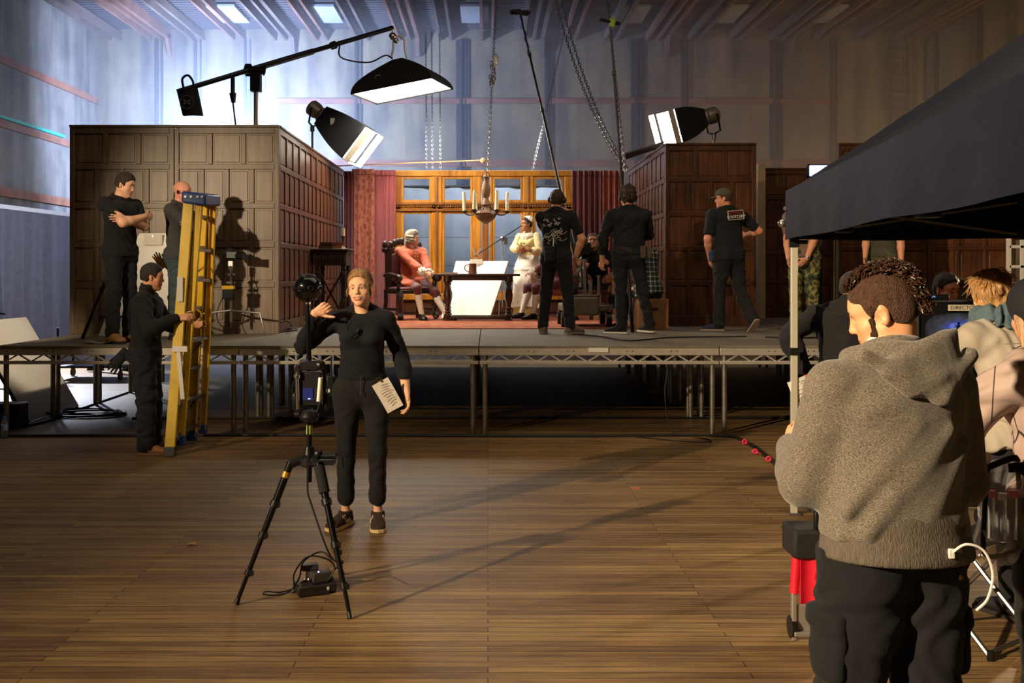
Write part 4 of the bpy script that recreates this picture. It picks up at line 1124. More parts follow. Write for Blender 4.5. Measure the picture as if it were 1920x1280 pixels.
t = thing('shackle_cluster', 'tangle of shackles and hooks high on the chandelier chain', 'shackle', P(926, 130, yc+1.4))
mb = MB(); c = P(926, 132, yc+1.3)
for i in range(9):
    a = RND.uniform(0, 6.28); d = V(RND.uniform(-.05,.05), RND.uniform(-.05,.05), RND.uniform(-.22,.18)); rr = RND.uniform(.03,.06)
    mb.tube([c + d + V(rr*math.cos(k)*math.cos(a), rr*math.cos(k)*math.sin(a), rr*1.4*math.sin(k)) for k in np.linspace(0, 6.283, 10)[:-1]], .008, 5, closed=True)
obj('shackle', mb, M_chain, t)
mb = MB(); mb.ball(c+V(.03,0,.18), (.05,.05,.11), 10, 6); obj('hook_block', mb, mat('white_metal', 'E8E4DC', .4, .2), t)
t = thing('tie_rope', 'pale rope stretched level above the window towards the chandelier chain', 'rope', P(630, 310, 17.0))
mb = MB(); mb.tube(bez([P(628, 311, 16.9), P(760, 306, 16.9), P(912, 300, 16.3)]), .011, 6); obj('cord', mb, mat('rope_tan', 'B59A72', .8), t)
mb = MB(); mb.ball(P(906, 301, 16.3), .05, 8, 5); obj('knot', mb, mat('rope_tan', 'B59A72', .8), t)

# ------------------------------------------------------------------ chandelier
def chandelier():
    yc = 15.4; cx = X_at(911, yc); z = lambda py: Z_at(py, yc)
    t = thing('chandelier', 'old turned-wood chandelier with six cream candles above the table', 'chandelier', (cx, yc, z(420)))
    M_w = mat('turned_wood', '6E5137', .55, var=.25, vscale=14); M_ir = mat('old_iron', '3E3128', .5, .6); M_can = mat('candle_wax', 'EFE3BE', .45, sss=.2)
    mb = MB(); zb = z(420); H = z(322)-zb
    mb.lathe((cx, yc, zb), [(.01,0),(.05,.02),(.12,.07),(.165,.13),(.17,.17),(.12,.20),(.07,.23),(.05,.27),(.075,.30),(.06,.34),(.04,.40),(.065,.45),(.07,.52),(.06,.60),(.035,.66),(.03,.70),(.045,.73),(.02,.76),(.015,H)], 20); obj('turned_column', mb, M_w, t)
    zz = z(398)
    for i, a in enumerate((10, 62, 118, 172, 238, 300)):
        a = math.radians(a); d = V(math.cos(a), math.sin(a), 0)
        mb = MB(); c = V(cx, yc, zz)
        mb.tube(bez([c+d*.06+V(0,0,.07), c+d*.16+V(0,0,-.02), c+d*.27+V(0,0,-.04), c+d*.335+V(0,0,.0)], 5), .011, 6)
        mb.tube(bez([c+d*.14, c+d*.17+V(0,0,.07), c+d*.22+V(0,0,.05), c+d*.20+V(0,0,.02)], 4), .006, 5)
        ar = obj('arm', mb, M_ir, t)
        mb = MB(); e = c+d*.335; mb.lathe(e, [(.02,-.01),(.045,.01),(.05,.018),(.03,.02),(.022,.02),(.022,.05)], 12); obj('drip_pan', mb, M_ir, ar)
        tilt = V(RND.uniform(-.02,.02), RND.uniform(-.02,.02), 0)
        mb = MB(); mb.tube([e+V(0,0,.03), e+V(0,0,.315)+tilt], [.027,.025], 12); mb.cyl(e+V(0,0,.315)+tilt, e+V(0,0,.328)+tilt, .002, n=5); obj('candle', mb, M_can, t)
    mb = MB()
    for s in (-1, 1): mb.tube(bez([(cx+.02*s, yc, z(340)), (cx+.06*s, yc, z(330)), (cx+.01*s, yc, z(318))]), .006, 5)
    obj('hanging_ring', mb, M_ir, t)
chandelier()

# ------------------------------------------------------------------ furniture on the set
M_walnut = mat('dark_walnut', '3A2216', .35, var=.3, vscale=12, stretch=(1,4,1), coat=.15)
M_blackoak = mat('black_oak', '2A1C14', .4, var=.3, vscale=10, bump=.3, bscale=40)
def turned_leg(mb, c, h, r):
    mb.lathe(c, [(r*1.1,0),(r*1.1,.03*h),(r*.6,.05*h),(r*1.0,.12*h),(r*.6,.17*h),(r*.9,.20*h),(r*.55,.23*h),(r*.85,.27*h),(r*.55,.30*h),(r*.6,.34*h),(r*1.05,.50*h),(r*1.1,.60*h),(r*.7,.72*h),(r*.55,.78*h),(r*.9,.82*h),(r*.7,.85*h),(r*1.1,.87*h),(r*1.1,h)], 14)
def table():
    Yt = 15.1; x0, x1 = X_at(818, Yt), X_at(975, Yt); zt = Z_at(513, Yt)-.0; D = .62
    t = thing('refectory_table', 'dark wooden table with turned legs standing on the rug by the white board', 'table', ((x0+x1)/2, Yt+.2, DECK+.012))
    obj('tabletop', MB().bb(x0, x1, Yt-.1, Yt-.1+D, zt-.035, zt), M_walnut, t, bevel=.008)
    la, lb = x0+.17, x1-.17
    for lx in (la, lb):
        for ly in (Yt-.02, Yt+.42):
            mb = MB(); turned_leg(mb, (lx, ly, DECK+.012), zt-.035-DECK-.012, .055); obj('leg', mb, M_walnut, t)
    mb = MB(); mb.bb(la, lb, Yt-.045, Yt+.005, DECK+.03, DECK+.075); mb.bb(la, lb, Yt+.395, Yt+.445, DECK+.03, DECK+.075)
    for lx in (la, lb): mb.bb(lx-.025, lx+.025, Yt, Yt+.42, DECK+.03, DECK+.075)
    obj('stretcher', mb, M_walnut, t, bevel=.006)
    obj('apron', MB().bb(la-.03, lb+.03, Yt-.03, Yt+.43, zt-.10, zt-.035), M_walnut, t, bevel=.004)
    c = V(X_at(886, Yt), Yt+.1, zt)
    j = thing('tankard', 'brown leather tankard standing on the dark table', 'tankard', c)
    mb = MB(); mb.lathe(c, [(.06,0),(.068,.005),(.062,.03),(.057,.13),(.06,.155),(.052,.155),(.05,.02)], 18); obj('vessel', mb, mat('leather_brown', '6E3F22', .45, var=.2), j)
    mb = MB(); mb.tube(bez([c+V(-.058,0,.135), c+V(-.11,0,.13), c+V(-.115,0,.06), c+V(-.06,0,.03)], 5), .009, 6); obj('handle', mb, mat('leather_brown', '6E3F22', .45, var=.2), j)
    c = V(X_at(845, Yt), Yt+.05, zt)
    b = thing('book', 'slim dark book lying flat on the table beside the tankard', 'book', c)
    obj('cover', MB().bb(c[0]-.11, c[0]+.1, c[1]-.08, c[1]+.08, zt, zt+.022), mat('book_brown', '4A2A1C', .6), b, bevel=.003)
    obj('page_block', MB().bb(c[0]-.105, c[0]+.104, c[1]-.083, c[1]+.083, zt+.005, zt+.017), mat('pages', 'CDBD98', .8), b)
table()
def armchair(px, Y, label, face=0):
    cx = X_at(px, Y); t = thing('carved_armchair', label, 'armchair', (cx, Y, DECK+.012)); z = DECK+.012
    R = np.array([[math.cos(face), -math.sin(face), 0], [math.sin(face), math.cos(face), 0], [0,0,1]])
    W = lambda x, y, zz: V(cx, Y, z) + R @ V(x, y, zz)          # +y = chair's front
    def bx(mb, x0, x1, y0, y1, z0, z1): mb.box(W((x0+x1)/2, (y0+y1)/2, (z0+z1)/2), (x1-x0, y1-y0, z1-z0), R)
    mb = MB(); bx(mb, -.30, .30, -.28, .30, .40, .46); obj('seat_frame', mb, M_blackoak, t, bevel=.01)
    S = SDF(.012); S.ell(W(0, -.2, .475), W(0, .24, .475), R @ V(1,0,0), (.28, .04), None, .06, .01); sdf_obj('seat_cushion', S, M_vel2, t)
    mb = MB(); bx(mb, -.29, .29, -.30, -.25, .46, 1.12)
    obj('backrest', mb, M_blackoak, t, bevel=.015)
    S = SDF(.012); S.ell(W(0, -.24, .60), W(0, -.25, 1.0), R @ V(1,0,0), (.20, .035), None, .05, .01); sdf_obj('back_cushion', S, M_vel2, t)
    mb = MB()
    for i in range(9): mb.ball(W(-.26+i*.065, -.275, 1.13 + .09*math.sin(math.pi*i/8)), (.05, .04, .06), 8, 6)
    for s in (-1, 1): mb.ball(W(s*.29, -.275, 1.16), (.05,.05,.07), 8, 6); mb.ball(W(s*.29, -.275, 1.08), (.06,.05,.05), 8, 6)
    obj('carved_crest', mb, M_blackoak, t)
    for s in (-1, 1):
        mb = MB(); mb.tube(bez([W(s*.30,-.27,.68), W(s*.31,-.05,.70), W(s*.32,.15,.68), W(s*.33,.28,.67), W(s*.33,.34,.63)], 5), [.03]*20+[.045], 10); mb.ball(W(s*.33,.33,.64), .055, 10, 7); obj('armrest', mb, M_blackoak, t)
        mb = MB(); turned_leg(mb, W(s*.31,.25,.44), .22, .04); obj('arm_post', mb, M_blackoak, t)
        mb = MB(); mb.tube(bez([W(s*.29,.27,.42), W(s*.32,.33,.30), W(s*.28,.27,.14), W(s*.31,.33,.03)], 5), [.05,.055,.06,.055,.05,.045,.04,.036,.034,.034,.034,.036,.04,.045,.05,.045], 10); obj('leg', mb, M_blackoak, t)
        mb = MB(); mb.tube(bez([W(s*.28,-.27,.46), W(s*.28,-.27,.25), W(s*.30,-.33,.0)], 5), .035, 10); obj('leg', mb, M_blackoak, t)
        mb = MB(); bx(mb, s*.29-.02, s*.29+.02, -.25, .27, .14, .18); obj('stretcher', mb, M_blackoak, t, bevel=.006)
    return t
armchair(768, 15.5, 'carved black oak armchair in which the man in the orange coat sits', math.radians(-150))
# carved side table with books and candlestick
def side_table():
    Y = 14.2; x0, x1 = X_at(583, Y), X_at(655, Y); zt = Z_at(466, Y)
    t = thing('carved_side_table', 'dark carved side table against the red oak flats', 'table', ((x0+x1)/2, Y+.25, DECK))
    mb = MB(); mb.bb(x0, x1, Y-.05, Y+.55, zt-.03, zt); mb.bb(x0+.03, x1-.03, Y-.02, Y+.52, zt-.07, zt-.03); obj('tabletop', mb, M_blackoak, t, bevel=.01)
    mb = MB(); mb.bb(x0+.05, x1-.05, Y, Y+.5, zt-.24, zt-.07)
    for i in range(10): mb.ball((x0+.08+i*(x1-x0-.16)/9, Y, zt-.155), (.02,.015,.06), 8, 6)
    obj('carved_frieze', mb, M_blackoak, t, bevel=.006)
    for lx in (x0+.09, x1-.09):
        for ly in (Y+.05, Y+.44):
            mb = MB(); mb.bb(lx-.035, lx+.035, ly-.035, ly+.035, DECK, zt-.24); h = zt-.24-DECK
            for i in range(14): a = i*.9; mb.ball((lx+.028*math.cos(a), ly+.028*math.sin(a), DECK+.06+i*h/15), (.03,.03,.04), 8, 5)
            obj('leg', mb, M_blackoak, t, bevel=.006)
    mb = MB(); mb.bar((x0+.09, Y+.05, DECK+.1), (x1-.09, Y+.05, zt-.3), .03, .03); mb.bar((x1-.09, Y+.05, DECK+.1), (x0+.09, Y+.05, zt-.3), .03, .03); obj('cross_brace', mb, M_blackoak, t, bevel=.004)
    # books
    def book(px, w, h, d, col, lab, dz=0, yoff=.15, rz=0):
        c = V(X_at(px, Y+yoff), Y+yoff, zt+dz); b = thing('book', lab, 'book', c, 'old books on the carved side table')
        R = np.array([[math.cos(rz), -math.sin(rz), 0], [math.sin(rz), math.cos(rz), 0], [0,0,1]])
        m1 = mat('book_'+col, col, .55, var=.2, vscale=30); mb = MB(); mb.box(c+V(0,0,.004), (w,d,.008), R); mb.box(c+V(0,0,h-.004), (w,d,.008), R); mb.box(c + R@V(0,-d/2+.004,h/2), (w,.008,h), R); obj('cover', mb, m1, b, bevel=.002)
        mb = MB(); mb.box(c+R@V(0,.005,h/2), (w-.012,d-.012,h-.014), R); obj('page_block', mb, mat('pages', 'CDBD98', .8), b)
    book(612, .20, .05, .16, '4A2C1C', 'thick brown book lying under another on the carved side table'); book(611, .17, .045, .14, '3A2018', 'dark book topmost of its stack on the carved side table', .05, rz=.2)
    book(634, .15, .05, .13, 'A8794A', 'tan book lying nearest the candlestick on the carved table', rz=-.15); book(633, .16, .045, .13, '8A4A34', 'rust red book on top of the tan book', .05, rz=.1)
    c = V(X_at(643, Y+.2), Y+.2, zt); k_ = thing('candlestick', 'slim dark candlestick with cream candle on the carved side table', 'candlestick', c)
    mb = MB(); mb.lathe(c, [(.055,0),(.05,.012),(.018,.03),(.014,.06),(.022,.08),(.012,.10),(.014,.15),(.024,.17),(.03,.175),(.022,.20)], 14); obj('stem', mb, mat('old_iron', '3E3128', .5, .6), k_)
    mb = MB(); mb.cyl(c+V(0,0,.18), c+V(0,0,.30), .026, n=12); obj('candle', mb, mat('candle_wax', 'EFE3BE', .45, sss=.2), k_)
side_table()
# white bounce board leaning by the table
M_poly = mat('white_board', 'F4F2EC', .7, var=.02)
def leaning(name, label, corners, thick, m, cat='reflector board', group=None, tape=None):
    c = [np.asarray(p, float) for p in corners]; n = nrm(np.cross(c[1]-c[0], c[3]-c[0]))
    if n[1] < 0: n = -n
    t = thing(name, label, cat, (c[0]+c[1])/2 if True else c[0], group)
    mb = MB(); mb.prism(c, n*thick); obj('foam_sheet', mb, m, t, bevel=.004)
    return t, c, n
Yk = 15.9
bl = on_floor(829, 597, DECK+.012); br = on_floor(918, 600, DECK+.012)
bl[1] = 16.05; br[1] = 15.78; bl[0] = X_at(827, 16.05); br[0] = X_at(918, 15.78); bl[2] = br[2] = DECK+.014
tr_ = P(953, 489, 16.12); tl_ = P(855, 489, 16.42)
t, c, n = leaning('bounce_board', 'bright white bounce board leaning behind the dark wooden table', [bl, br, tr_, tl_], .045, M_poly)
mb = MB(); mb.box(P(893, 488, 16.28)+V(0,-.04,-.02), (.2, .02, .08)); obj('taped_flap', mb, mat('paper', 'E4DFD2', .8), t)
# stand with arm behind the board, clamp on the board
t = thing('grip_stand', 'chrome grip stand with slanting arm behind the white bounce board', 'grip stand', (X_at(942, 16.8), 16.8, DECK))
sx = X_at(942, 16.8); stand(t, sx, 16.8, DECK, Z_at(446, 16.8), .013, .38)
mb = MB(); mb.tube([P(893, 478, 16.4), P(990, 415, 17.0)], .009, 8); obj('extension_arm', mb, M_blkmetal, t)
mb = MB(); mb.lathe((sx-.03, 16.76, Z_at(447, 16.8)), [(.035,0),(.045,.01),(.045,.05),(.03,.06)], 14, (1,-.3,0)); mb.box((sx+.06, 16.74, Z_at(452,16.8)), (.06,.02,.12)); obj('grip_head', mb, M_chrome, t)
mb = MB(); cc = P(893, 474, 16.32)
for s in (-1, 1): mb.bar(cc+V(.0,0,-.06), cc+V(.07*s,0,.08), .03, .02)
mb.bar(cc+V(-.02,0,-.18), cc+V(0,0,-.04), .03, .03); obj('spring_clamp', mb, mat('clamp_steel', 'A8A8B4', .4, .6), t)
# ------------------------------------------------------------------ yellow ladder
M_fib = mat('yellow_fibreglass', 'E3B81C', .45, var=.12, vscale=5); M_fib_lit = mat('yellow_fibreglass_lit', 'E6C24A', .5, var=.15, vscale=4); M_blue = mat('blue_plastic', '33508F', .45, var=.1)  # second yellow paints in the lit face of the near rail
def ladder():
    t = thing('stepladder', 'folded yellow fibreglass stepladder held upright in front of the stage', 'ladder', (-2.83, 9.3, 0))
    b = {'an': V(-2.86, 8.93, .0), 'af': V(-2.86, 9.62, .03), 'bn': V(-2.80, 9.06, .08), 'bf': V(-2.785, 9.74, .08)}
    tp = {'an': V(-2.715, 9.02, 2.30), 'af': V(-2.69, 9.42, 2.30), 'bn': V(-2.625, 9.05, 2.30), 'bf': V(-2.60, 9.44, 2.30)}
    for k in ('an', 'af', 'bn', 'bf'):
        mb = MB(); a, c = b[k], tp[k]; s = 1 if k[1] == 'n' else -1
        mb.bar(a + V(0, 0, .03), c, .088 if k[0] == 'a' else .06, .012, (0, -1, .05))
        for e in (-1, 1):
            w = (.088 if k[0] == 'a' else .06)/2 - .005
            mb.bar(a + V(e*w, .016*s, .03), c + V(e*w, .016*s, 0), .010, .040, (0, -1, .05))
        obj('rail', mb, M_fib_lit if k == 'an' else M_fib, t, bevel=.002)
        mb = MB(); mb.box(a + V(0, .01*s, .045), (.10 if k[0] == 'a' else .075, .055, .09)); obj('foot', mb, M_blue if k != 'an' else mat('rubber_grey', '55554F', .8), t, bevel=.008)
    mb = MB(); n = 8
    for i in range(n):
        f = (i+.55)/n; p, q = b['an']*(1-f)+tp['an']*f, b['af']*(1-f)+tp['af']*f
        p = p + V(.02,.03,0); q = q + V(.02,-.03,0)
        rg = MB(); rg.bar(p, q, .075, .028); obj('tread', rg, M_grip, t, bevel=.003)
    for i in (1, 3, 5, 6):
        f = (i+.4)/n; p, q = b['bn']*(1-f)+tp['bn']*f, b['bf']*(1-f)+tp['bf']*f
        rg = MB(); rg.bar(p, q, .035, .025); obj('back_strut', rg, M_grip, t)
    for f0, f1 in ((.06, .2), (.30, .42), (.66, .74)):
        p = b['an']*(1-f0)+tp['an']*f0; q = b['af']*(1-f1)+tp['af']*f1
        mb = MB(); mb.bar(p + V(.05,.04,0), (p*(.6)+q*.4) + V(.05,.1,.08), .022, .006); mb.bar(p*.4+q*.6 + V(.05,-.06,.02), q + V(.05,-.03,0), .022, .006); obj('gusset', mb, M_grip, t)
    cc = (tp['an']+tp['bf'])/2
    mb = MB(); mb.prism([cc + V(-.11,-.25,-.02), cc + V(.11,-.25,-.05), cc + V(.115,.25,-.02), cc + V(-.095,.25,0)], (0.0,0,.11)); obj('top_cap', mb, M_blue, t, bevel=.02)
    mb = MB()
    for yy in (-.253,):
        for dx in (-.07, -.02, .04, .08): mb.cyl(cc + V(dx, yy, .035), cc + V(dx, yy-.006, .035), .012, n=8)
    obj('rivet', mb, M_chrome, t)
    f = .60; p = b['an']*(1-f)+tp['an']*f
    mb = MB(); mb.box(p + V(.0,-.022,.12), (.05,.004,.22)); obj('instruction_sticker', mb, mat('sticker', 'D8D6CC', .6), t)
    f = .42; p = b['an']*(1-f)+tp['an']*f
    mb = MB(); mb.bar(p + V(-.03,-.03,.0), p + V(.10,-.03,.0), .02, .05); mb.bar(p + V(.02,-.03,-.02), p + V(.06,-.035,-.45), .035, .012); obj('spreader_latch', mb, mat('white_metal', 'E8E4DC', .4, .2), t)
ladder()

# ------------------------------------------------------------------ boards, stands and clutter on the ladder side
a0 = on_floor(58, 792); a1 = on_floor(146, 762); a0[0] = a1[0] = -5.07
t0_, t1_ = a0 + V(-.64, 0, 1.09), a1 + V(-.64, 0, 1.09)
leaning('bounce_board', 'big white bounce board on the floor leaning away from the stage end', [a0, a1, t1_, t0_], .03, M_poly)
mb = MB(); d = nrm(t0_-a0)
for (p, q) in ((a0, t0_), (a1, t1_)): obj('edge_tape', MB().bar(p + V(.012,0,0), q + V(.012,0,0), .03, .045, (0,1,0)), M_blkmetal, [o for o in bpy.data.objects if str(o.get('label','')).startswith('big white bounce')][0])
# stand holding that board
t = thing('grip_stand', 'grip stand peeking over the white board at the stage end', 'grip stand', (-6.0, 12.0, 0))
stand(t, -6.05, 11.8, 0, 1.35, .014, .4); mb = MB(); mb.box((-5.95, 11.75, 1.14), (.22,.06,.08)); mb.cyl((-6.1,11.75,1.2), (-5.7,11.75,1.16), .012, n=8); obj('grip_head', mb, M_blkmetal, t)
# leaning white board behind the standing man
bl, br = V(X_at(184, 11.55), 11.55, DECK+.002), V(X_at(326, 11.55), 11.55, DECK+.002)
tl_, tr_ = P(257, 438, 11.85), P(318, 437, 11.85)
t, c, n = leaning('bounce_board', 'tall white board propped behind the man with crossed arms', [bl, br, P(320, 445, 11.85), P(312, 437, 11.85), P(262, 437, 11.85), P(255, 446, 11.85)], .04, M_poly)
cc = P(287, 446, 11.8); mb = MB(); mb.box(cc + V(0,0,-.02), (.22, .012, .13)); obj('label_plate', mb, mat('paper', 'E4DFD2', .8), t, bevel=.01)
mb = MB(); mb.cyl(cc + V(0,-.012,.02), cc + V(0,.0,.02), .012, n=8); obj('grommet', mb, M_grip, t)
t = thing('board_easel', 'black folding easel legs behind the tall white board', 'easel', (X_at(200, 11.3), 11.4, DECK))
for p, q in ((on_floor(155, 636, DECK), P(205, 510, 11.9)), (on_floor(345, 634, DECK), P(318, 520, 11.9))):
    mb = MB(); mb.bar(p + V(0,0,.012), q, .035, .02, (0,1,0)); obj('leg', mb, M_blkmetal, t)
mb = MB(); mb.bar(P(188, 594, 11.5), P(330, 592, 11.5), .02, .03); obj('crossbar', mb, M_blkmetal, t)
t = thing('paper_sheet', 'crumpled paper sheet on the deck by the tan boots', 'paper', on_floor(192, 644, DECK))
mb = MB(); p0 = on_floor(192, 643, DECK+.004)
mb.grid(lambda u, v: p0 + V((u-.5)*.32 + .1*(v-.5), (v-.5)*.22, .012 + .012*math.sin(u*7+v*3)), 8, 5, (0,0,.002)); obj('sheet', mb, mat('paper_grey', '8E857A', .8), t)
# grip stand with work gloves
gx, gy = X_at(317, 11.35), 11.35
t = thing('grip_stand', 'chrome grip stand with work gloves hung on top beside the bald man', 'grip stand', (gx, gy, DECK))
stand(t, gx, gy, DECK, Z_at(500, gy), .013, .36, ang=75)
mb = MB(); mb.tube([P(283, 517, gy), P(312, 497, gy)], .008, 8); obj('extension_arm', mb, M_chrome, t)
t = thing('work_glove', 'pair of tan leather work gloves hung on the grip stand', 'gloves', P(306, 487, gy-.03))
M_glove = mat('tan_leather', 'B5854A', .7, var=.2, vscale=30)
for i, (dx, rot) in enumerate(((-.045, .5), (.035, .15))):
    S = SDF(.006); c = P(308, 492, gy-.02-.05*i) + V(dx, 0, 0); up = nrm(V(-math.sin(rot), 0, math.cos(rot))); sd = nrm(V(math.cos(rot), 0, math.sin(rot)))
    S.ell(c - up*.06, c + up*.03, sd, (.035,.018), (.045,.016), None, .01)
    for j in range(4): S.cap(c + up*.03 + sd*(-.03+j*.02), c + up*(.10+.012*(j % 3)) + sd*(-.045+j*.028), .011, .010, .004)
    S.cap(c + sd*.04, c + sd*.075 + up*.045, .012, .010, .006); sdf_obj('glove', S, M_glove, t)
# low camera stand
cx, cy = X_at(433, 11.6), 11.6
t = thing('grip_stand', 'low chrome grip stand carrying a small black camera by the shadowed flat', 'grip stand', (cx, cy, DECK))
stand(t, cx, cy, DECK, Z_at(498, cy), .017, .44, ang=-15, low=.30)
stand_legs = None
mb = MB(); mb.box((cx, cy, Z_at(494, cy)), (.05,.05,.06)); obj('grip_head', mb, M_grip, t)
for py in (515, 530): obj('grip_head', MB().cyl((cx-.055,cy-.03,Z_at(py,cy)), (cx+.055,cy-.03,Z_at(py,cy)), .019, n=8), M_grip, t)
t = thing('video_camera', 'small black video camera mounted on the low chrome stand', 'camera', (cx, cy, Z_at(488, cy)))
c = V(cx+.02, cy, Z_at(478, cy)); mb = MB(); mb.box(c, (.14,.12,.10)); mb.ball(c+V(-.05,0,.03), (.07,.06,.06), 10, 7); obj('camera_body', mb, M_plas, t, bevel=.015)
mb = MB(); mb.cyl(c+V(.05,-.02,-.01), c+V(.15,-.06,-.01), .042, .048, n=14); obj('lens', mb, M_plas, t)
t = thing('battery_bag', 'black and yellow battery bag hanging on the low camera stand', 'bag', (cx, cy-.06, Z_at(556, cy)))
c = V(cx-.01, cy-.07, Z_at(546, cy)); mb = MB(); mb.box(c+V(0,0,-.03), (.14,.07,.12)); obj('pouch', mb, M_blk, t, bevel=.025)
mb = MB(); mb.box(c+V(0,-.002,.045), (.145,.075,.045)); obj('flap', mb, mat('yellow_cloth', 'C29A22', .7), t, bevel=.012)
mb = MB(); mb.tube(bez([c+V(-.05,0,.06), c+V(-.03,0,.2), c+V(.03,0,.2), c+V(.05,0,.06)]), .007, 6); obj('strap', mb, M_blk, t)
mb = MB(); mb.tube(bez([c+V(-.06,0,-.05), c+V(-.13,-.02,-.25), c+V(-.09,-.03,-.38), (cx-.02,cy-.05,DECK+.09)]), .006, 6); obj('lead', mb, M_blk, t)
M_cab = mat('cable_rubber', '141414', .5)
def cable(name, label, pts, r=.008, m=None, closed=False, group=None, n=8):
    mb = MB(); p = bez(pts, n, closed); mb.tube(p, r, 6, closed=closed); o = obj(name, mb, m or M_cab, None, pts[0]); return tag(o, label, 'cable', group)
pts = []
for i in range(70):
    a = i*.52; r = .10 + .17*abs(math.sin(i*.37)); c = on_floor(470, 622, DECK); pts.append(c + V(r*1.6*math.cos(a) + .2*math.sin(i*.21), .55*r*math.sin(a)+.05*math.sin(i*.7), .012 + .006*(i % 5)))
cable('cable_heap', 'heap of tangled black cables on the deck by the low stand', pts, .009, n=4)
t = thing('timber_offcut', 'pale timber offcuts lying at the foot of the red oak flat', 'timber', on_floor(558, 612, DECK))
c = on_floor(560, 612, DECK)
mb = MB(); mb.bar(c+V(-.22,.05,.025), c+V(.20,.02,.025), .04, .05); obj('batten', mb, mat('pine', 'CBB07A', .7, var=.15), t, bevel=.003)
mb = MB(); mb.box(c+V(.0,-.06,.06), (.05,.05,.12)); obj('block', mb, mat('pine', 'CBB07A', .7, var=.15), t, bevel=.003)
cable('stage_cable', 'black cable looping from the shadowed flat across the deck edge', [on_floor(505, 618, DECK)+V(0,0,.01), P(530, 603, 12.0), P(545, 606, 11.9), on_floor(540, 616, DECK)+V(0,0,.01), on_floor(500, 624, DECK)+V(0,0,.01)], .008)
# floor beyond the stage end
pts = []
for i in range(44):
    a = i*.6; r = .34 + .05*math.sin(i*1.3); c = on_floor(165, 778); pts.append(c + V(r*1.1*math.cos(a)+.08*math.sin(i*.3), r*.75*math.sin(a), .014+.0035*(i % 9)))
cable('coiled_cable', 'black cable coiled on the floor below the stage end', pts, .012, n=4)
cable('floor_cable', 'black cable running back along the floor beside the big white board', [on_floor(-40, 812)+V(0,0,.012), on_floor(70, 796)+V(0,0,.012), on_floor(150, 768)+V(0,0,.012), on_floor(240, 737)+V(0,0,.012)], .014)
t = thing('power_box', 'dark distribution box with blue socket on the floor by the water bottle', 'power box', on_floor(5, 792))
c = on_floor(-8, 803); mb = MB(); mb.box(c+V(0,.10,.13), (.50,.24,.26)); obj('case', mb, M_plas, t, bevel=.015)
mb = MB(); mb.lathe(c+V(.12,-.02,.12), [(.05,0),(.065,.01),(.065,.06),(.05,.07)], 14, (0,-1,0)); obj('socket', mb, M_blue, t)
mb = MB(); mb.lathe(c+V(-.02,-.02,.13), [(.04,0),(.05,.01),(.05,.05),(.03,.06)], 14, (0,-1,0)); obj('inlet', mb, M_grip, t)
# water bottle
c = on_floor(8, 822)
t = thing('water_bottle', 'clear plastic water bottle standing on the floor near the big white board', 'bottle', c)
mb = MB(); mb.lathe(c, [(.028,0),(.032,.01),(.030,.05),(.032,.07),(.030,.10),(.032,.13),(.028,.16),(.014,.19),(.013,.205)], 16); obj('bottle_body', mb, mat('pet_plastic', 'DDE8F2', .08, trans=.9, ior=1.3), t)
mb = MB(); mb.lathe(c+V(0,0,.085), [(.0325,0),(.0325,.055)], 16); obj('wrap_label', mb, mat('label_blue', '9AB6DE', .5), t)
mb = MB(); mb.cyl(c+V(0,0,.2), c+V(0,0,.222), .016, n=14); obj('cap', mb, mat('cap_blue', '3D86C6', .4), t)
# equipment cart behind the stage end
c = on_floor(160, 712); c[2] = 0
t = thing('equipment_cart', 'low black equipment cart on castors seen beneath the stage decks', 'cart', c)
mb = MB(); mb.bb(c[0]-.45, c[0]+.55, c[1], c[1]+.6, .42, .46); mb.bb(c[0]-.45, c[0]+.55, c[1], c[1]+.6, .18, .21); obj('shelf', mb, M_blkmetal, t)
for dx in (-.43, .53):
    for dy in (.02, .58): obj('post', MB().cyl((c[0]+dx, c[1]+dy, .12), (c[0]+dx, c[1]+dy, .8), .018, n=8), M_blkmetal, t)
for dx in (-.43, .53):
    for dy in (.02, .58): mb = MB(); mb.cyl((c[0]+dx-.02, c[1]+dy, .065), (c[0]+dx+.02, c[1]+dy, .065), .062, n=14); mb.box((c[0]+dx, c[1]+dy, .115), (.05,.05,.03)); obj('castor', mb, mat('rubber_grey', '55554F', .8), t)
# cables along the stage foot
z1 = .012
cable('floor_cable', 'long black cable along the floor right under the stage front', [(-5.6, 9.98, z1), (-3, 10.03, z1), (-1, 10.02, z1), (1, 10.0, z1), (2.3, 10.02, z1), on_floor(1400, 830, z1), on_floor(1440, 858, z1), on_floor(1468, 885, z1), on_floor(1500, 925, z1), on_floor(1545, 980, z1), on_floor(1600, 1040, z1)], .017)
cable('floor_cable', 'long black cable lying parallel a little further under the stage', [(-4, 11.2, z1), (-1, 11.22, z1), (1, 11.24, z1), (3, 11.22, z1), (6, 11.3, z1)], .017)
mb = MB()
t = thing('marking_tape', 'bits of pink tape tied round the cable by the gazebo leg', 'tape', on_floor(1420, 848))
for px, py in ((1396, 828), (1416, 846), (1441, 860)):
    c = on_floor(px, py, .03); mb = MB(); mb.tube([c+V(.02*math.cos(a), 0, .02*math.sin(a)) for a in np.linspace(0,6.283,9)][:-1], .008, 5, closed=True); mb.bar(c, c+V(.05,-.02,-.015), .02, .004); mb.bar(c, c+V(-.03,.02,.0), .016, .004); obj('tape_tag', mb, mat('tape_pink', 'E0305A', .6), t)
cable('thin_cable', 'thin cable drooping from the truss and looping on the floor', [P(1252, 690, 10.2), P(1247, 745, 10.2), on_floor(1262, 812, z1), on_floor(1320, 822, z1), on_floor(1330, 828, z1), on_floor(1270, 826, z1), on_floor(1190, 818, z1)], .006)
tape = MB(); c = on_floor(1192, 915, .0); tape.box(c+V(0,0,.0015), (.07,.04,.003))
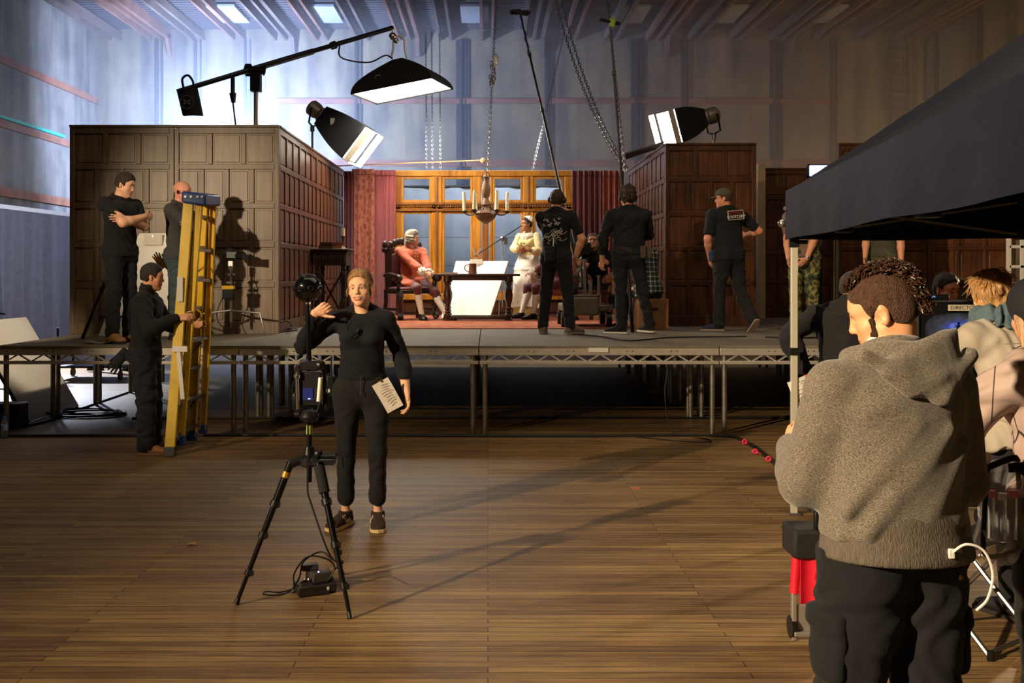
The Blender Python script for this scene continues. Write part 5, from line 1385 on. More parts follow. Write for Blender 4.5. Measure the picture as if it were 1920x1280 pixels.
tag(obj('floor_mark', tape, mat('mark_pink', 'C0604A', .7)), 'small faded pink tape mark on the wooden floor', 'tape')
tape = MB(); c = on_floor(360, 1022, .0)
tape.grid(lambda u, v: c + V((u-.5)*.055, (v-.5)*.03, .006 + .008*math.sin(u*3)), 5, 3, (0,0,.0015)); tag(obj('dry_leaf', tape, mat('leaf_tan', 'B07A3A', .7)), 'curled tan scrap lying on bare floor by the tripod', 'scrap')
# wooden blocks under rear stage legs
for i, (px, py) in enumerate(((1223, 737), (1241, 737))):
    c = on_floor(px, py); tag(obj('timber_block', MB().box(c+V(0,-.03,.03), (.12,.12,.06)), mat('pine', 'CBB07A', .7, var=.15), None, c, bevel=.003), ('small pine block on the floor beneath the stage, nearer the thin cable' , 'small pine block on the floor beneath the stage, further from the gazebo')[1-i], 'wood block')

# ------------------------------------------------------------------ tripod with spherical camera
def tripod():
    ap = V(X_at(580, 5.05), 5.05, Z_at(866, 5.05)); top = V(X_at(577, 5.05), 5.05, Z_at(562, 5.05))
    t = thing('camera_tripod', 'black three-legged tripod with slim pole standing before the smiling woman', 'tripod', (ap[0], ap[1], 0))
    feet = [on_floor(443, 1134), on_floor(657, 1160), on_floor(641, 1078)]
    M_tri = mat('tripod_black', '0E0E10', .25, .2)
    for i, f in enumerate(feet):
        d = nrm(V(f[0]-ap[0], f[1]-ap[1], 0)); a = ap + d*.09 + V(0,0,.01); f = f + V(0,0,.005)
        mb = MB(); L = f - a; R_ = (.019, .0155, .0125, .0105); br = (0, .30, .52, .78, 1.0)
        if i == 1 or i == 2: br = (0, .26, .54, .80, 1.0)
        for j in range(4): mb.cyl(a + L*br[j], a + L*br[j+1], R_[j], n=12)
        lg = obj('leg', mb, M_tri, t)
        for j in (1, 2, 3):
            q = MB(); dd = nrm(L); q.cyl(a + L*br[j] - dd*.015, a + L*br[j] + dd*.015, R_[j-1]+.006, n=12); q.box(a + L*br[j] + V(.018,-.01,0), (.02,.015,.026)); obj('leg_lock', q, M_plas, lg)
        q = MB(); dd = nrm(L); q.cyl(f - dd*.03, f, .012, .015, n=12); obj('rubber_foot', q, M_plas, lg)
        if i == 0: q = MB(); q.cyl(a + L*.075, a + L*.115, .0205, n=14); obj('gold_band', q, mat('gold_band', 'C89A4A', .3, .6), lg)
        if i == 1: q = MB(); q.cyl(a + L*.02, a + L*.20, .027, n=14); obj('foam_grip', q, mat('foam', '161616', .9), lg)
        q = MB(); q.cyl(ap + d*.03 + V(0,0,.02), a + L*.02, .024, n=10); obj('hinge', q, M_plas, t)
    mb = MB(); mb.lathe(ap + V(0,0,-.02), [(.04,0),(.055,.01),(.055,.045),(.03,.06),(.022,.10)], 16); obj('spider', mb, M_plas, t)
    mb = MB(); mb.cyl((ap[0], ap[1], ap[2]-.10), (ap[0], ap[1], Z_at(790, 5.05)), .0135, n=12); obj('centre_column', mb, M_tri, t)
    z = Z_at(806, 5.05); mb = MB(); mb.cyl((ap[0], ap[1], z-.02), (ap[0], ap[1], z+.025), .0155, n=14); obj('green_tape', mb, mat('tape_green', '8FA048', .6), t)
    mb = MB(); mb.cyl((ap[0],ap[1],Z_at(846,5.05)), (ap[0],ap[1],Z_at(838,5.05)), .018, n=12); obj('collar', mb, M_chrome, t)
    c = V(ap[0]+.09, ap[1]-.03, Z_at(856, 5.05)); mb = MB(); mb.box(c+V(-.02,0,-.02), (.13,.08,.02)); mb.cyl(c+V(-.03,0,.01), c+V(.05,0,.01), .016, n=10); mb.ball(c+V(-.04,0,.02), .025, 10, 6); mb.tube(bez([c+V(.05,0,.02), c+V(.075,0,.01), c+V(.085,-.01,-.05)]), .006, 6); obj('side_clamp', mb, M_plas, t)
    # recorder rig between the column and the pole
    zb, zt = Z_at(784, 5.05), Z_at(688, 5.05)
    g = thing('recorder_rig', 'black video recorder cage with small blue screen clamped on the tripod', 'recorder', (ap[0], ap[1], zb))
    x = ap[0]; y = ap[1]
    mb = MB(); mb.lathe((x, y, zb-.02), [(.012,0),(.045,.01),(.05,.03),(.04,.05),(.03,.06)], 16); mb.cyl((x-.05,y,zb+.02), (x-.075,y,zb+.02), .016, n=10); obj('base_mount', mb, M_plas, g)
    mb = MB(); mb.box((x+.005, y+.01, (zb+zt)/2+.02), (.115, .06, .17)); obj('recorder_body', mb, M_plas, g, bevel=.006)
    mb = MB(); mb.box((x-.003, y-.022, Z_at(738,5.05)), (.052,.006,.062)); obj('screen', mb, mat('screen_blue', '20244E', .2, emit='2A2F70', estr=.35), g)
    mb = MB(); mb.box((x+.004, y-.0265, Z_at(746,5.05)), (.012,.001,.005)); obj('screen_icon', mb, mat('icon_white', 'DDE4FF', .4, emit='DDE4FF', estr=.5), g)
    mb = MB(); mb.cyl((x-.052,y-.03,zb+.05), (x-.056,y-.03,zt-.02), .010, n=12); mb.cyl((x-.056,y-.03,zt-.05), (x-.056,y-.03,zt-.035), .018, n=12); obj('side_rod', mb, M_chrome, g)
    mb = MB(); mb.cyl((x+.052,y-.03,zb+.09), (x+.062,y-.03,zt-.05), .011, n=12); obj('cable_connector', mb, mat('white_metal', 'E8E4DC', .4, .2), g)
    mb = MB()
    for i in range(22): mb.box((x+.036+RND.uniform(-.012,.012), y-.021, Z_at(738,5.05)+RND.uniform(-.035,.035)), (.004,.004,.004))
    obj('button_array', mb, M_grip, g)
    mb = MB(); mb.box((x+.0, y, zt+.01), (.10,.07,.05)); mb.lathe((x+.045,y-.02,zt+.012), [(.018,0),(.026,.006),(.026,.03),(.018,.034)], 14, (1,-.4,0)); mb.box((x-.055, y-.02, zt-.01), (.035,.035,.05)); obj('pole_clamp', mb, M_plas, g, bevel=.006)
    mb = MB(); mb.tube([(x+.02,y-.04,zb+.06), (x+.03,y-.045,zb+.04), (x+.045,y-.045,zb+.04), (x+.068,y-.035,zb+.11)], .0028, 5); mb.tube(bez([(x-.06,y-.01,zt-.05), (x-.085,y,zt-.10), (x-.08,y,zb+.06), (x-.04,y,zb+.02)]), .004, 6); obj('lead', mb, M_cab, g)
    for dx in (-.075, .085): obj('side_lug', MB().ball((x+dx, y+.01, zb+.085), (.018,.02,.05), 10, 8), M_plas, g)
    # pole and ball camera
    p = thing('camera_pole', 'slim black extension pole rising from the recorder to the ball camera', 'pole', (x, y, zt+.03))
    zz = Z_at(566, 5.05); mb = MB(); mb.cyl((x-.002,y,zt+.035), (top[0],top[1],zz), .0125, n=14); obj('tube', mb, M_tri, p)
    mb = MB(); mb.cyl((top[0],top[1],zz-.01), (top[0],top[1],zz+.004), .0138, n=14); obj('end_ring', mb, M_chrome, p)
    c = V(top[0], top[1], Z_at(541, 5.05)); r = .0705
    b = thing('ball_camera', 'glossy black ball-shaped panoramic camera with several small lenses on the pole', 'camera', c - V(0,0,r))
    mb = MB(); mb.ball(c, r, 40, 26); obj('shell', mb, mat('gloss_black', '08080A', .18, coat=.6), b, smooth=60)
    mb = MB(); mb.lathe(c+V(0,0,.052), [(.030,0),(.042,.008),(.036,.019),(.012,.023)], 24); obj('crown_plate', mb, M_plas, b)
    for k in range(8):
        a = math.radians(k*45 - 68); d = V(math.cos(a), math.sin(a), .02); e = c + nrm(d)*(r-.004)
        mb = MB(); mb.lathe(e, [(.016,0),(.0155,.006),(.013,.0075),(.0125,.005)], 18, d); l_ = obj('lens_ring', mb, mat('satin_black', '1C1C20', .35, .4), b)
        mb = MB(); mb.lathe(e, [(.0115,.0),(.0112,.005),(.007,.0085),(.001,.0095)], 16, d); obj('lens_glass', mb, mat('lens_glass', '05050A', .04, coat=1.0), l_, smooth=60)
    return feet, ap
feet, ap = tripod()
# gear bundle on the floor
c = on_floor(588, 1112)
t = thing('battery_pack', 'dark battery pack lying on the floor between the tripod legs', 'battery pack', c)
rz = .42; R = np.array([[math.cos(rz), -math.sin(rz), 0], [math.sin(rz), math.cos(rz), 0], [0,0,1]]); M_gear = mat('gear_dark', '26241F', .4)
mb = MB(); mb.box(c+V(0,.03,.025), (.20,.12,.045), R); obj('case', mb, M_gear, t, bevel=.006)
mb = MB(); mb.box(c+R@V(.055,-.062,0)+V(0,.03,.028), (.012,.002,.016), R); obj('spec_sticker', mb, mat('sticker', 'D8D6CC', .6), t)
mb = MB(); mb.box(c+R@V(-.02,-.066,0)+V(0,.03,.012), (.16,.02,.014), R); mb.cyl(c+R@V(.085,-.04,0)+V(0,.03,.03), c+R@V(.10,.05,0)+V(0,.03,.03), .022, n=12); obj('side_rail', mb, M_gear, t)
t = thing('adapter_box', 'small black box with blue light on top of the battery pack', 'adapter', c+V(.03,.05,.048))
mb = MB(); mb.box(c+V(.03,.055,.075), (.10,.075,.05), R); obj('case', mb, mat('gear_grey', '3A3730', .45), t, bevel=.005)
mb = MB(); mb.ball(c+V(.02,.03,.1015), .004, 8, 5); obj('indicator_light', mb, mat('blue_led', 'AAB4FF', .3, emit='8C9CFF', estr=6), t)
t = thing('adapter_box', 'grey power brick topmost on the bundle of floor gear', 'adapter', c+V(-.04,.08,.11))
mb = MB(); mb.box(c+V(-.035,.075,.115), (.085,.05,.03), R@np.array([[1,0,0],[0,1,0],[0,0,1]])); obj('case', mb, mat('gear_grey', '3A3730', .45), t, bevel=.004)
mb = MB(); mb.box(c+V(-.035,.075,.06), (.03,.05,.075)); mb.ball(c+V(-.05,.04,.055), .012, 8, 5); mb.ball(c+V(-.03,.035,.06), .01, 8, 5); obj('plug', mb, M_grip, t)
base = c
pts = [base+V(-.05,.03,.06), base+V(-.09,.0,.04), base+V(-.10,.0,.10), base+V(-.04,.02,.18), base+V(.05,.04,.17), base+V(.10,.05,.12), base+V(.06,.02,.05), base+V(-.02,-.03,.06), base+V(-.10,-.02,.03), base+V(-.17,-.02,.012), base+V(-.24,.0,.01), base+V(-.25,-.04,.01), base+V(-.19,-.06,.01), base+V(-.12,-.01,.015), base+V(-.08,.03,.07), base+V(-.06,.05,.15), base+V(.03,.05,.20), base+V(.09,.04,.16)]
cable('gear_lead', 'black leads looped round the battery pack on the floor', pts, .0042)
cable('gear_lead', 'black lead rising from the floor gear up the tripod to the recorder', [base+V(.09,.05,.10), base+V(.14,.08,.14), ap*.35+feet[1]*.65+V(-.03,.03,.02), ap*.75+feet[1]*.25+V(-.04,0,-.02), ap+V(0,-.05,-.12), ap+V(.005,-.05,.03), ap+V(.0,-.04,.2)], .0045)

# ------------------------------------------------------------------ gazebo
def gazebo():
    c0 = V(2.06, 6.84, 0); d1 = nrm(V(-.1345, -.991, 0)); d2 = nrm(V(.991, -.1345, 0)); L1, L2 = 4.5, 3.0
    zb, ze, zp = 1.875, 2.20, 3.30
    t = thing('gazebo', 'navy blue pop-up gazebo with white metal legs over the monitor area', 'gazebo', c0)
    M_nav = mat('navy_canopy', '090B1C', .65, spec=.25, var=.12, vscale=3, bump=.35, bscale=5, stretch=(1, 1, 3)); M_legw = mat('gazebo_leg', 'B9B4A2', .45, .2)
    cor = [c0, c0 + d1*L1, c0 + d1*L1 + d2*L2, c0 + d2*L2]
    W = lambda s, q, z: c0 + d1*s + d2*q + V(0,0,z)
    # roof: hipped, sagging a little between the frame
    def roof(u, v):
        s = u*L1; q = v*L2; e = min(u, 1-u)*L1/1.5; f = min(v, 1-v)*L2/1.5; k = min(1, min(e, f))
        z = ze + (zp-ze)*k - .07*math.sin(math.pi*min(k, 1)) * (1 if abs(e-f) > .25 else .3)
        return W(s, q, z + .004*math.sin(s*9)*math.sin(q*7))
    mb = MB(); mb.grid(roof, 60, 40, (0,0,.006)); obj('roof_cover', mb, M_nav, t, smooth=50)
    def val(a, b, name):
        o = nrm(np.cross(b-a, V(0,0,1))); n = 60
        def f(u, v):
            wob = .006*v*math.sin(u*23)+.003*v*math.sin(u*51+1) + .01*math.sin(math.pi*u)*v
            sag = .006*math.sin(u*14)*v
            return a + (b-a)*u + o*(.012 + wob) + V(0,0, ze + .012 - (ze+.012-zb)*v + (sag if v > .9 else 0))
        mb = MB(); mb.grid(f, n, 6, tuple(o*.004)); obj('valance', mb, M_nav, t, smooth=50)
    for i in range(4): val(cor[i], cor[(i+1) % 4], 'valance')
    for i, c in enumerate(cor):
        inn = nrm((cor[(i+1) % 4]-c)) + nrm((cor[i-1]-c)); p = c + inn*.035
        R = np.stack([d2, d1, V(0,0,1)], 1); mb = MB(); mb.box(p + V(0,0,1.0), (.045,.045,2.0), R); lg = obj('leg', mb, M_legw, t, bevel=.004)
        mb = MB(); mb.box(p + V(0,0,.008), (.075,.075,.016), R); obj('foot_plate', mb, M_grip, lg)
        mb = MB(); mb.box(p + V(0,0,1.86), (.062,.062,.07), R); mb.cyl(p+d2*.03+V(0,0,1.86), p+d2*.09+V(0,0,1.86), .014, n=8); obj('lock_collar', mb, M_plas, lg); obj('clip_band', MB().box(p+V(0,0,1.115), (.06,.06,.05), R), M_plas, lg)
    # scissor bars
    mb = MB()
    def sc(a, b, n):
        for i in range(n):
            p, q = a+(b-a)*(i/n), a+(b-a)*((i+1)/n)
            mb.bar(p+V(0,0,1.90), q+V(0,0,2.12), .026, .014); mb.bar(p+V(0,0,2.12), q+V(0,0,1.90), .026, .014)
    ii = .05
    sc(W(ii,ii,0), W(ii,L2-ii,0), 2); sc(W(ii,ii,0), W(L1-ii,ii,0), 3); sc(W(L1-ii,ii,0), W(L1-ii,L2-ii,0), 2); sc(W(ii,L2-ii,0), W(L1-ii,L2-ii,0), 3)
    for a, b in ((W(.05,1.5,0), W(1.5,1.5,0)), (W(L1-.05,1.5,0), W(L1-1.5,1.5,0))): mb.bar(a+V(0,0,1.90), b+V(0,0,2.35), .026, .014)
    obj('scissor_bar', mb, mat('scissor_alu', '8B8478', .45, .4), t)
    for p in (W(ii,1.5,1.905), W(ii,1.5,2.12), W(1.52,ii,1.9), W(3.0,ii,1.9)): obj('joint', MB().box(p, (.08,.08,.07)), M_plas, t, bevel=.008)
    mb = MB(); e = W(.03, 0, 2.09) + V(-.02, -.01, 0); mb.cyl(e, e+V(-.012,-.01,0), .014, n=10); e = W(.0, 0, 1.99) + V(-.03, .03, 0); mb.ball(e, (.03,.03,.03), 10, 7); obj('stud', mb, M_chrome, t)
gazebo()

# ------------------------------------------------------------------ monitor area
def monitor():
    Y = 6.2; c = P(1797, 616, Y); t = thing('video_monitor', 'black monitor labelled for the director on a stand under the gazebo', 'monitor', (c[0], Y+.1, .98))
    w, h = .50, .33
    mb = MB(); mb.box(c+V(0,.05,0), (w,.09,h)); obj('bezel', mb, M_plas, t, bevel=.01)
    mb = MB(); mb.box(c+V(0,.045,h/2+.006), (w+.02,.11,.012)); mb.box(c+V(-w/2-.008,.045,0), (.016,.11,h+.01)); obj('rack_frame', mb, M_grip, t)
    m, nt, bs = _nodes('monitor_picture'); L = nt.links.new
    def mth(op, a=None, b=None):
        x = nt.nodes.new('ShaderNodeMath'); x.operation = op
        for i, q in enumerate((a, b)):
            if q is None: continue
            if isinstance(q, (int, float)): x.inputs[i].default_value = q
            else: L(q, x.inputs[i])
        return x.outputs[0]
    tc = nt.nodes.new('ShaderNodeTexCoord'); sp = nt.nodes.new('ShaderNodeSeparateXYZ'); L(tc.outputs['Generated'], sp.inputs[0])
    gx = mth('ABSOLUTE', mth('SUBTRACT', sp.outputs['X'], .5)); gz = mth('ABSOLUTE', mth('SUBTRACT', sp.outputs['Z'], .56))
    d = mth('SQRT', mth('ADD', mth('MULTIPLY', gx, gx), mth('MULTIPLY', gz, gz)))
    no = nt.nodes.new('ShaderNodeTexNoise'); no.inputs['Scale'].default_value = 9; L(tc.outputs['Generated'], no.inputs['Vector'])
    v = mth('ADD', d, mth('MULTIPLY', mth('SUBTRACT', no.outputs['Fac'], .5), .45))
    rp = nt.nodes.new('ShaderNodeValToRGB'); e = rp.color_ramp.elements; e[0].position = .02; e[0].color = srgb('8FA8FF'); e[1].position = .55; e[1].color = srgb('1A1C22')
    x = rp.color_ramp.elements.new(.16); x.color = srgb('4A5CC8'); x = rp.color_ramp.elements.new(.30); x.color = srgb('4C5058'); L(v, rp.inputs['Fac'])
    L(rp.outputs['Color'], bs.inputs['Emission Color']); bs.inputs['Emission Strength'].default_value = .55; bs.inputs['Base Color'].default_value = (.01,.01,.012,1); bs.inputs['Roughness'].default_value = .2
    mb = MB(); o = []
    for k in range(32):
        a = 2*math.pi*k/32; q = 3.2
        cx, sx = math.cos(a), math.sin(a); o.append(c + V(abs(cx)**(2/q)*math.copysign(1,cx)*.205, -.001, -.02 + abs(sx)**(2/q)*math.copysign(1,sx)*.115))
    mb.prism(o, (0,.004,0)); s = obj('screen', mb, m, t)
    mb = MB(); f = c + V(.0,-.003,-.045); mb.ball(f+V(.0,0,.075), (.009,.001,.012), 8, 6); mb.box(f+V(0,0,.035), (.026,.001,.06)); mb.box(f+V(-.006,0,-.02), (.008,.001,.06)); mb.box(f+V(.007,0,-.02), (.008,.001,.06)); obj('screen_silhouette', mb, mat('screen_dark', '10121E', .3, emit='10121E', estr=.2), s)
    p = c + V(.03,-.003,h/2-.035); mb = MB(); mb.box(p, (.19,.003,.038)); lb = obj('name_strip', mb, mat('tape_cream', 'BDB49C', .7), t)
    obj('lettering', text_mb('DIRECTOR', .034, p+V(0,-.002,0), (1,0,0), (0,0,1), .0006), mat('ink_dark', '2A2622', .7), lb)
    k = thing('tally_unit', 'small box with blue light strip on top of the labelled monitor', 'receiver', c+V(-.16,.04,h/2+.012))
    e = c+V(-.16,.03,h/2+.03); mb = MB(); mb.box(e, (.20,.08,.036)); obj('case', mb, M_plas, k, bevel=.006)
    mb = MB()
    for dx in (-.055, -.03, .0): mb.box(e+V(dx,-.041,.004), (.018,.003,.008))
    obj('blue_light', mb, mat('led_blue', '6AA8FF', .3, emit='5A96FF', estr=7), k)
    g = thing('monitor_cart', 'black wheeled cart under the labelled monitor', 'cart', (c[0], Y+.1, 0)); zz = c[2]-h/2
    mb = MB(); mb.bb(c[0]-.32, c[0]+.32, Y-.12, Y+.35, zz-.03, zz); mb.bb(c[0]-.32, c[0]+.32, Y-.12, Y+.35, .22, .25); obj('shelf', mb, M_blkmetal, g, bevel=.004)
    for dx in (-.30, .30):
        for dy in (-.1, .33): mb = MB(); mb.bb(c[0]+dx-.015, c[0]+dx+.015, Y+dy-.015, Y+dy+.015, .1, zz); obj('upright', mb, M_blkmetal, g); mb = MB(); mb.cyl((c[0]+dx-.02,Y+dy,.052), (c[0]+dx+.02,Y+dy,.052), .05, n=14); mb.box((c[0]+dx,Y+dy,.10), (.03,.03,.03)); obj('castor', mb, mat('rubber_grey', '55554F', .8), g)
monitor()
Y = 7.6; c = P(1832, 550, Y)
t = thing('framed_panel', 'grey panel in a pale slim frame standing behind the monitor', 'panel', (c[0], Y, 0))
mb = MB(); mb.box(c+V(0,.02,0), (.38,.015,.22)); obj('panel', mb, mat('panel_grey', '5A5248', .7), t)
mb = MB()
for dx in (-.19,.19): mb.box(c+V(dx,.0,0), (.016,.03,.236))
for dz in (-.11,.11): mb.box(c+V(0,.0,dz), (.38,.03,.016))
obj('frame', mb, mat('frame_pale', 'B8AC98', .5), t)
mb = MB(); mb.cyl((c[0],Y+.03,.0), (c[0],Y+.03,c[2]), .018, n=8); mb.box((c[0],Y+.03,.01), (.35,.35,.02)); obj('stand', mb, M_blkmetal, t)
Y = 13.3; 
t = thing('scenery_window', 'white painted many-paned scenery window standing by the oak flats', 'window', (X_at(1935, Y), Y, DECK))
mb = MB(); xs = [X_at(p, Y) for p in (1893, 1917, 1945, 1972)]; z0, z1 = Z_at(600, Y), Z_at(425, Y)
for x in xs: mb.bb(x-.025, x+.025, Y, Y+.05, DECK, z1)
for z in np.linspace(DECK+.02, z1, 6): mb.bb(xs[0], xs[-1], Y, Y+.045, z-.02, z+.02)
obj('frame', mb, mat('white_paint', 'CFC9BC', .5), t, bevel=.004)
mb = MB(); mb.bb(xs[0], xs[-1], Y+.02, Y+.025, DECK+.02, z1); obj('pane', mb, M_glass, t)
# folding chairs
def folding_chair(x, y, rz, label):
    t = thing('folding_chair', label, 'chair', (x, y, 0), 'folding chairs under the gazebo'); R = np.array([[math.cos(rz), -math.sin(rz), 0], [math.sin(rz), math.cos(rz), 0], [0,0,1]])
    W = lambda a, b, z: V(x, y, 0) + R @ V(a, b, z)
    for s in (-1, 1):
        mb = MB(); mb.tube(bez([W(s*.21, .22, .012), W(s*.21, -.02, .30), W(s*.21, -.18, .50), W(s*.21, -.24, .82)], 6), .012, 8); obj('leg', mb, M_grip, t)
        mb = MB(); mb.tube(bez([W(s*.19, -.24, .012), W(s*.19, .0, .25), W(s*.19, .18, .45)], 6), .012, 8); obj('leg', mb, M_grip, t)
        for yy in (.22, -.24): mb = MB(); mb.cyl(W(s*(.21 if yy > 0 else .19), yy, .0), W(s*(.21 if yy > 0 else .19), yy, .04), .016, n=8); obj('rubber_foot', mb, M_plas, t)
    mb = MB(); mb.tube([W(-.21,.215,.03), W(.21,.215,.03)], .010, 8); mb.tube([W(-.19,-.235,.03), W(.19,-.235,.03)], .010, 8); obj('crossbar', mb, M_grip, t)
    mb = MB(); mb.prism([W(-.20,-.18,.455), W(.20,-.18,.455), W(.20,.22,.455), W(-.20,.22,.455)], (0,0,.02)); obj('seat', mb, M_blk, t, bevel=.006)
    mb = MB(); mb.prism([W(-.20,-.225,.62), W(.20,-.225,.62), W(.20,-.245,.80), W(-.20,-.245,.80)], tuple(R @ V(0,.012,0))); obj('backrest', mb, M_blk, t, bevel=.004)
folding_chair(2.16, 4.55, math.radians(35), 'metal folding chair behind the clear plastic bag')
folding_chair(2.46, 4.02, math.radians(70), 'metal folding chair beside the woman with black straps at the picture edge')
# red folding trolley
def trolley():
    c = on_floor(1525, 1196); t = thing('folding_trolley', 'folded trolley with red fabric and black bag top beside the hooded man', 'trolley', c); x, y = c[0], c[1]
    M_red = mat('red_nylon', 'C8102C', .6, var=.08, bump=.2, bscale=20)
    mb = MB()
    mb.grid(lambda u, v: V(x-.075+u*.30, y-.06 + .012*math.sin(u*14), .175+v*.20 - .03*u*(1-v)), 16, 6, (0,.015,0)); obj('fabric_side', mb, M_red, t)
    mb = MB(); mb.cyl((x-.095,y-.03,.215), (x-.085,y-.03,.375), .022, n=12); obj('fabric_sleeve', mb, M_red, t)
    mb = MB(); mb.tube(bez([V(x+.0,y-.075,.345), V(x-.02,y-.085,.30), V(x+.02,y-.085,.27), V(x+.06,y-.08,.30)]), .006, 6); mb.box((x+.0,y-.078,.335), (.016,.01,.022)); obj('strap', mb, M_red, t)
    mb = MB(); mb.bb(x-.11,x+.30,y-.075,y+.12,.375,.505); obj('bag_top', mb, mat('black_nylon', '1B1918', .8, bump=.2, bscale=30), t, bevel=.015)
    mb = MB(); mb.box((x-.095,y-.02,.13), (.02,.03,.26)); mb.box((x+.28,y-.02,.13), (.02,.03,.26)); mb.box((x+.09,y-.02,.09), (.36,.012,.14)); mb.box((x+.09,y-.035,.035), (.38,.04,.02)); obj('frame', mb, mat('trolley_alu', 'A9A498', .4, .6), t, bevel=.003)
    for dx in (-.095, .28): mb = MB(); mb.cyl((x+dx-.012,y+.0,.052), (x+dx+.012,y+.0,.052), .05, n=16); obj('wheel', mb, M_plas, t)
    k = thing('handset', 'black handset lying on the black top of the red trolley', 'handset', (x+.01, y, .505))
    mb = MB(); mb.box((x+.01,y-.05,.54), (.045,.03,.09)); mb.cyl((x+.02,y-.05,.57), (x+.02,y-.05,.60), .012, n=8); obj('case', mb, M_plas, k, bevel=.01)
trolley()
cable('floor_cable', 'grey cable crossing the floor by the folding chairs', [on_floor(1800, 1160, z1), on_floor(1850, 1200, z1), on_floor(1925, 1250, z1)], .008, mat('cable_grey', '55504A', .6))

# ------------------------------------------------------------------ camera dolly on the stage
def dolly():
    Y = 13.3; x = X_at(1100, Y); t = thing('camera_dolly', 'steel camera dolly with upright tubes on the rug behind the headphone men', 'dolly', (x, Y, DECK+.012)); z = DECK+.012
    M_d = mat('dolly_paint', '7A7466', .4, .5, var=.2)
    mb = MB(); mb.bb(x-.32, x+.30, Y, Y+.9, z+.20, z+.30); mb.bb(x-.18, x+.16, Y-.06, Y+.2, z+.16, z+.40); obj('chassis', mb, M_d, t, bevel=.02)
    mb = MB(); mb.bb(x-.30, x+.14, Y-.02, Y+.5, z+.40, z+.43); obj('deck_plate', mb, M_d, t, bevel=.008)
    for dx in (-.30, .30):
        for dy in (.05, .8):
            mb = MB(); mb.cyl((x+dx-.035,Y+dy,z+.1), (x+dx+.035,Y+dy,z+.1), .10, n=18); w = obj('wheel', mb, M_plas, t); mb = MB(); mb.cyl((x+dx-.04,Y+dy,z+.1), (x+dx+.04,Y+dy,z+.1), .045, n=12); obj('hub', mb, M_chrome, w)
    for dx, zt in ((-.02, .90), (.06, .62), (.17, .68)):
        mb = MB(); mb.cyl((x+dx, Y+.08, z+.42), (x+dx, Y+.08, z+zt), .021, n=12); mb.cyl((x+dx,Y+.08,z+zt-.02), (x+dx,Y+.08,z+zt+.01), .028, n=12); obj('upright_tube', mb, M_chrome, t)
    mb = MB(); mb.bb(x-.20, x+.28, Y+.30, Y+.60, z+.50, z+.53); obj('seat_plate', mb, M_blk, t, bevel=.01)
    mb = MB(); mb.bb(x+.10, x+.36, Y+.02, Y+.07, z+.22, z+.30); mb.cyl((x+.27,Y-.01,z+.26), (x+.27,Y+.03,z+.26), .03, n=10); mb.cyl((x+.32,Y-.01,z+.26), (x+.32,Y+.03,z+.26), .03, n=10); obj('push_bar', mb, M_d, t)
    b = thing('dolly_control_box', 'grey control box with red markings on the steel dolly', 'control box', (x-.20, Y+.05, z+.43)); mb = MB(); mb.box((x-.21, Y+.06, z+.60), (.21,.16,.18), None); obj('case', mb, mat('gear_grey', '3A3730', .45), b, bevel=.008)
    mb = MB(); mb.box((x-.19, Y-.021, z+.62), (.14,.004,.03)); obj('red_marking', mb, mat('mark_red', '8E2A2A', .6), b)
    mb = MB()
    for dx in (-.012, .012):
        for dz in (-.012,.012): mb.box((x-.30+dx, Y-.03, z+.64+dz), (.016,.01,.016))
    obj('blue_light', mb, mat('led_blue', '6AA8FF', .3, emit='5A96FF', estr=7), b)
    mb = MB(); mb.box((x-.21,Y+.06,z+.47), (.18,.14,.08)); obj('base_block', mb, M_plas, b)
    # camera on its fluid head
    cz = z+1.0; c = V(x+.0, Y+.35, cz); k = thing('cinema_camera', 'black cinema camera on the dolly aimed at the set', 'camera', (c[0], c[1], z+.53))
    mb = MB(); mb.cyl((c[0],c[1],z+.53), (c[0],c[1],cz-.1), .05, n=12); mb.ball((c[0],c[1],cz-.1), .07, 12, 8); obj('fluid_head', mb, M_plas, k)
    mb = MB(); mb.box(c+V(0,0,.05), (.16,.30,.17)); obj('camera_body', mb, M_plas, k, bevel=.015)
    mb = MB(); mb.cyl(c+V(0,.15,.05), c+V(0,.36,.05), .05, .058, n=16); obj('lens', mb, M_plas, k)
    mb = MB(); mb.box(c+V(0,.45,.06), (.20,.16,.15)); mb.prism([c+V(-.10,.37,.14), c+V(.10,.37,.14), c+V(.12,.50,.27), c+V(-.12,.50,.27)], (0,.01,0)); obj('matte_box', mb, M_plas, k, bevel=.006)
    mb = MB(); mb.tube(bez([c+V(-.04,-.12,.14), c+V(-.04,-.06,.21), c+V(-.04,.08,.21), c+V(-.04,.12,.14)]), .014, 8); obj('top_handle', mb, M_plas, k)
    return x, Y, z
DX, DY, DZ = dolly()
c = V(X_at(1221, 13.0), 13.0, DECK)
t = thing('apple_box', 'plain wooden box seat under the person in the checked shirt', 'box', c)
mb = MB(); mb.bb(c[0]-.19, c[0]+.19, c[1]-.20, c[1]+.20, DECK, DECK+.40); obj('box', mb, mat('box_ply', '8A5E36', .6, var=.2), t, bevel=.006)
mb = MB(); mb.box(c+V(0,-.202,.27), (.12,.006,.03)); obj('hand_slot', mb, mat('dark_hole', '1A1714', .8), t)
cable('stage_cable', 'thin black cable winding over the deck by the pale sneakers', [on_floor(1075, 628, DECK)+V(0,0,.01), on_floor(1125, 632, DECK)+V(0,0,.01), on_floor(1180, 640, DECK)+V(0,0,.01), on_floor(1260, 634, DECK)+V(0,0,.01), on_floor(1400, 632, DECK)+V(0,0,.01)], .008)
cable('stage_cable', 'black cable lying along the deck behind the gazebo leg', [on_floor(1435, 633, DECK)+V(0,0,.01), on_floor(1500, 635, DECK)+V(0,0,.01), on_floor(1580, 632, DECK)+V(0,0,.01)], .010)
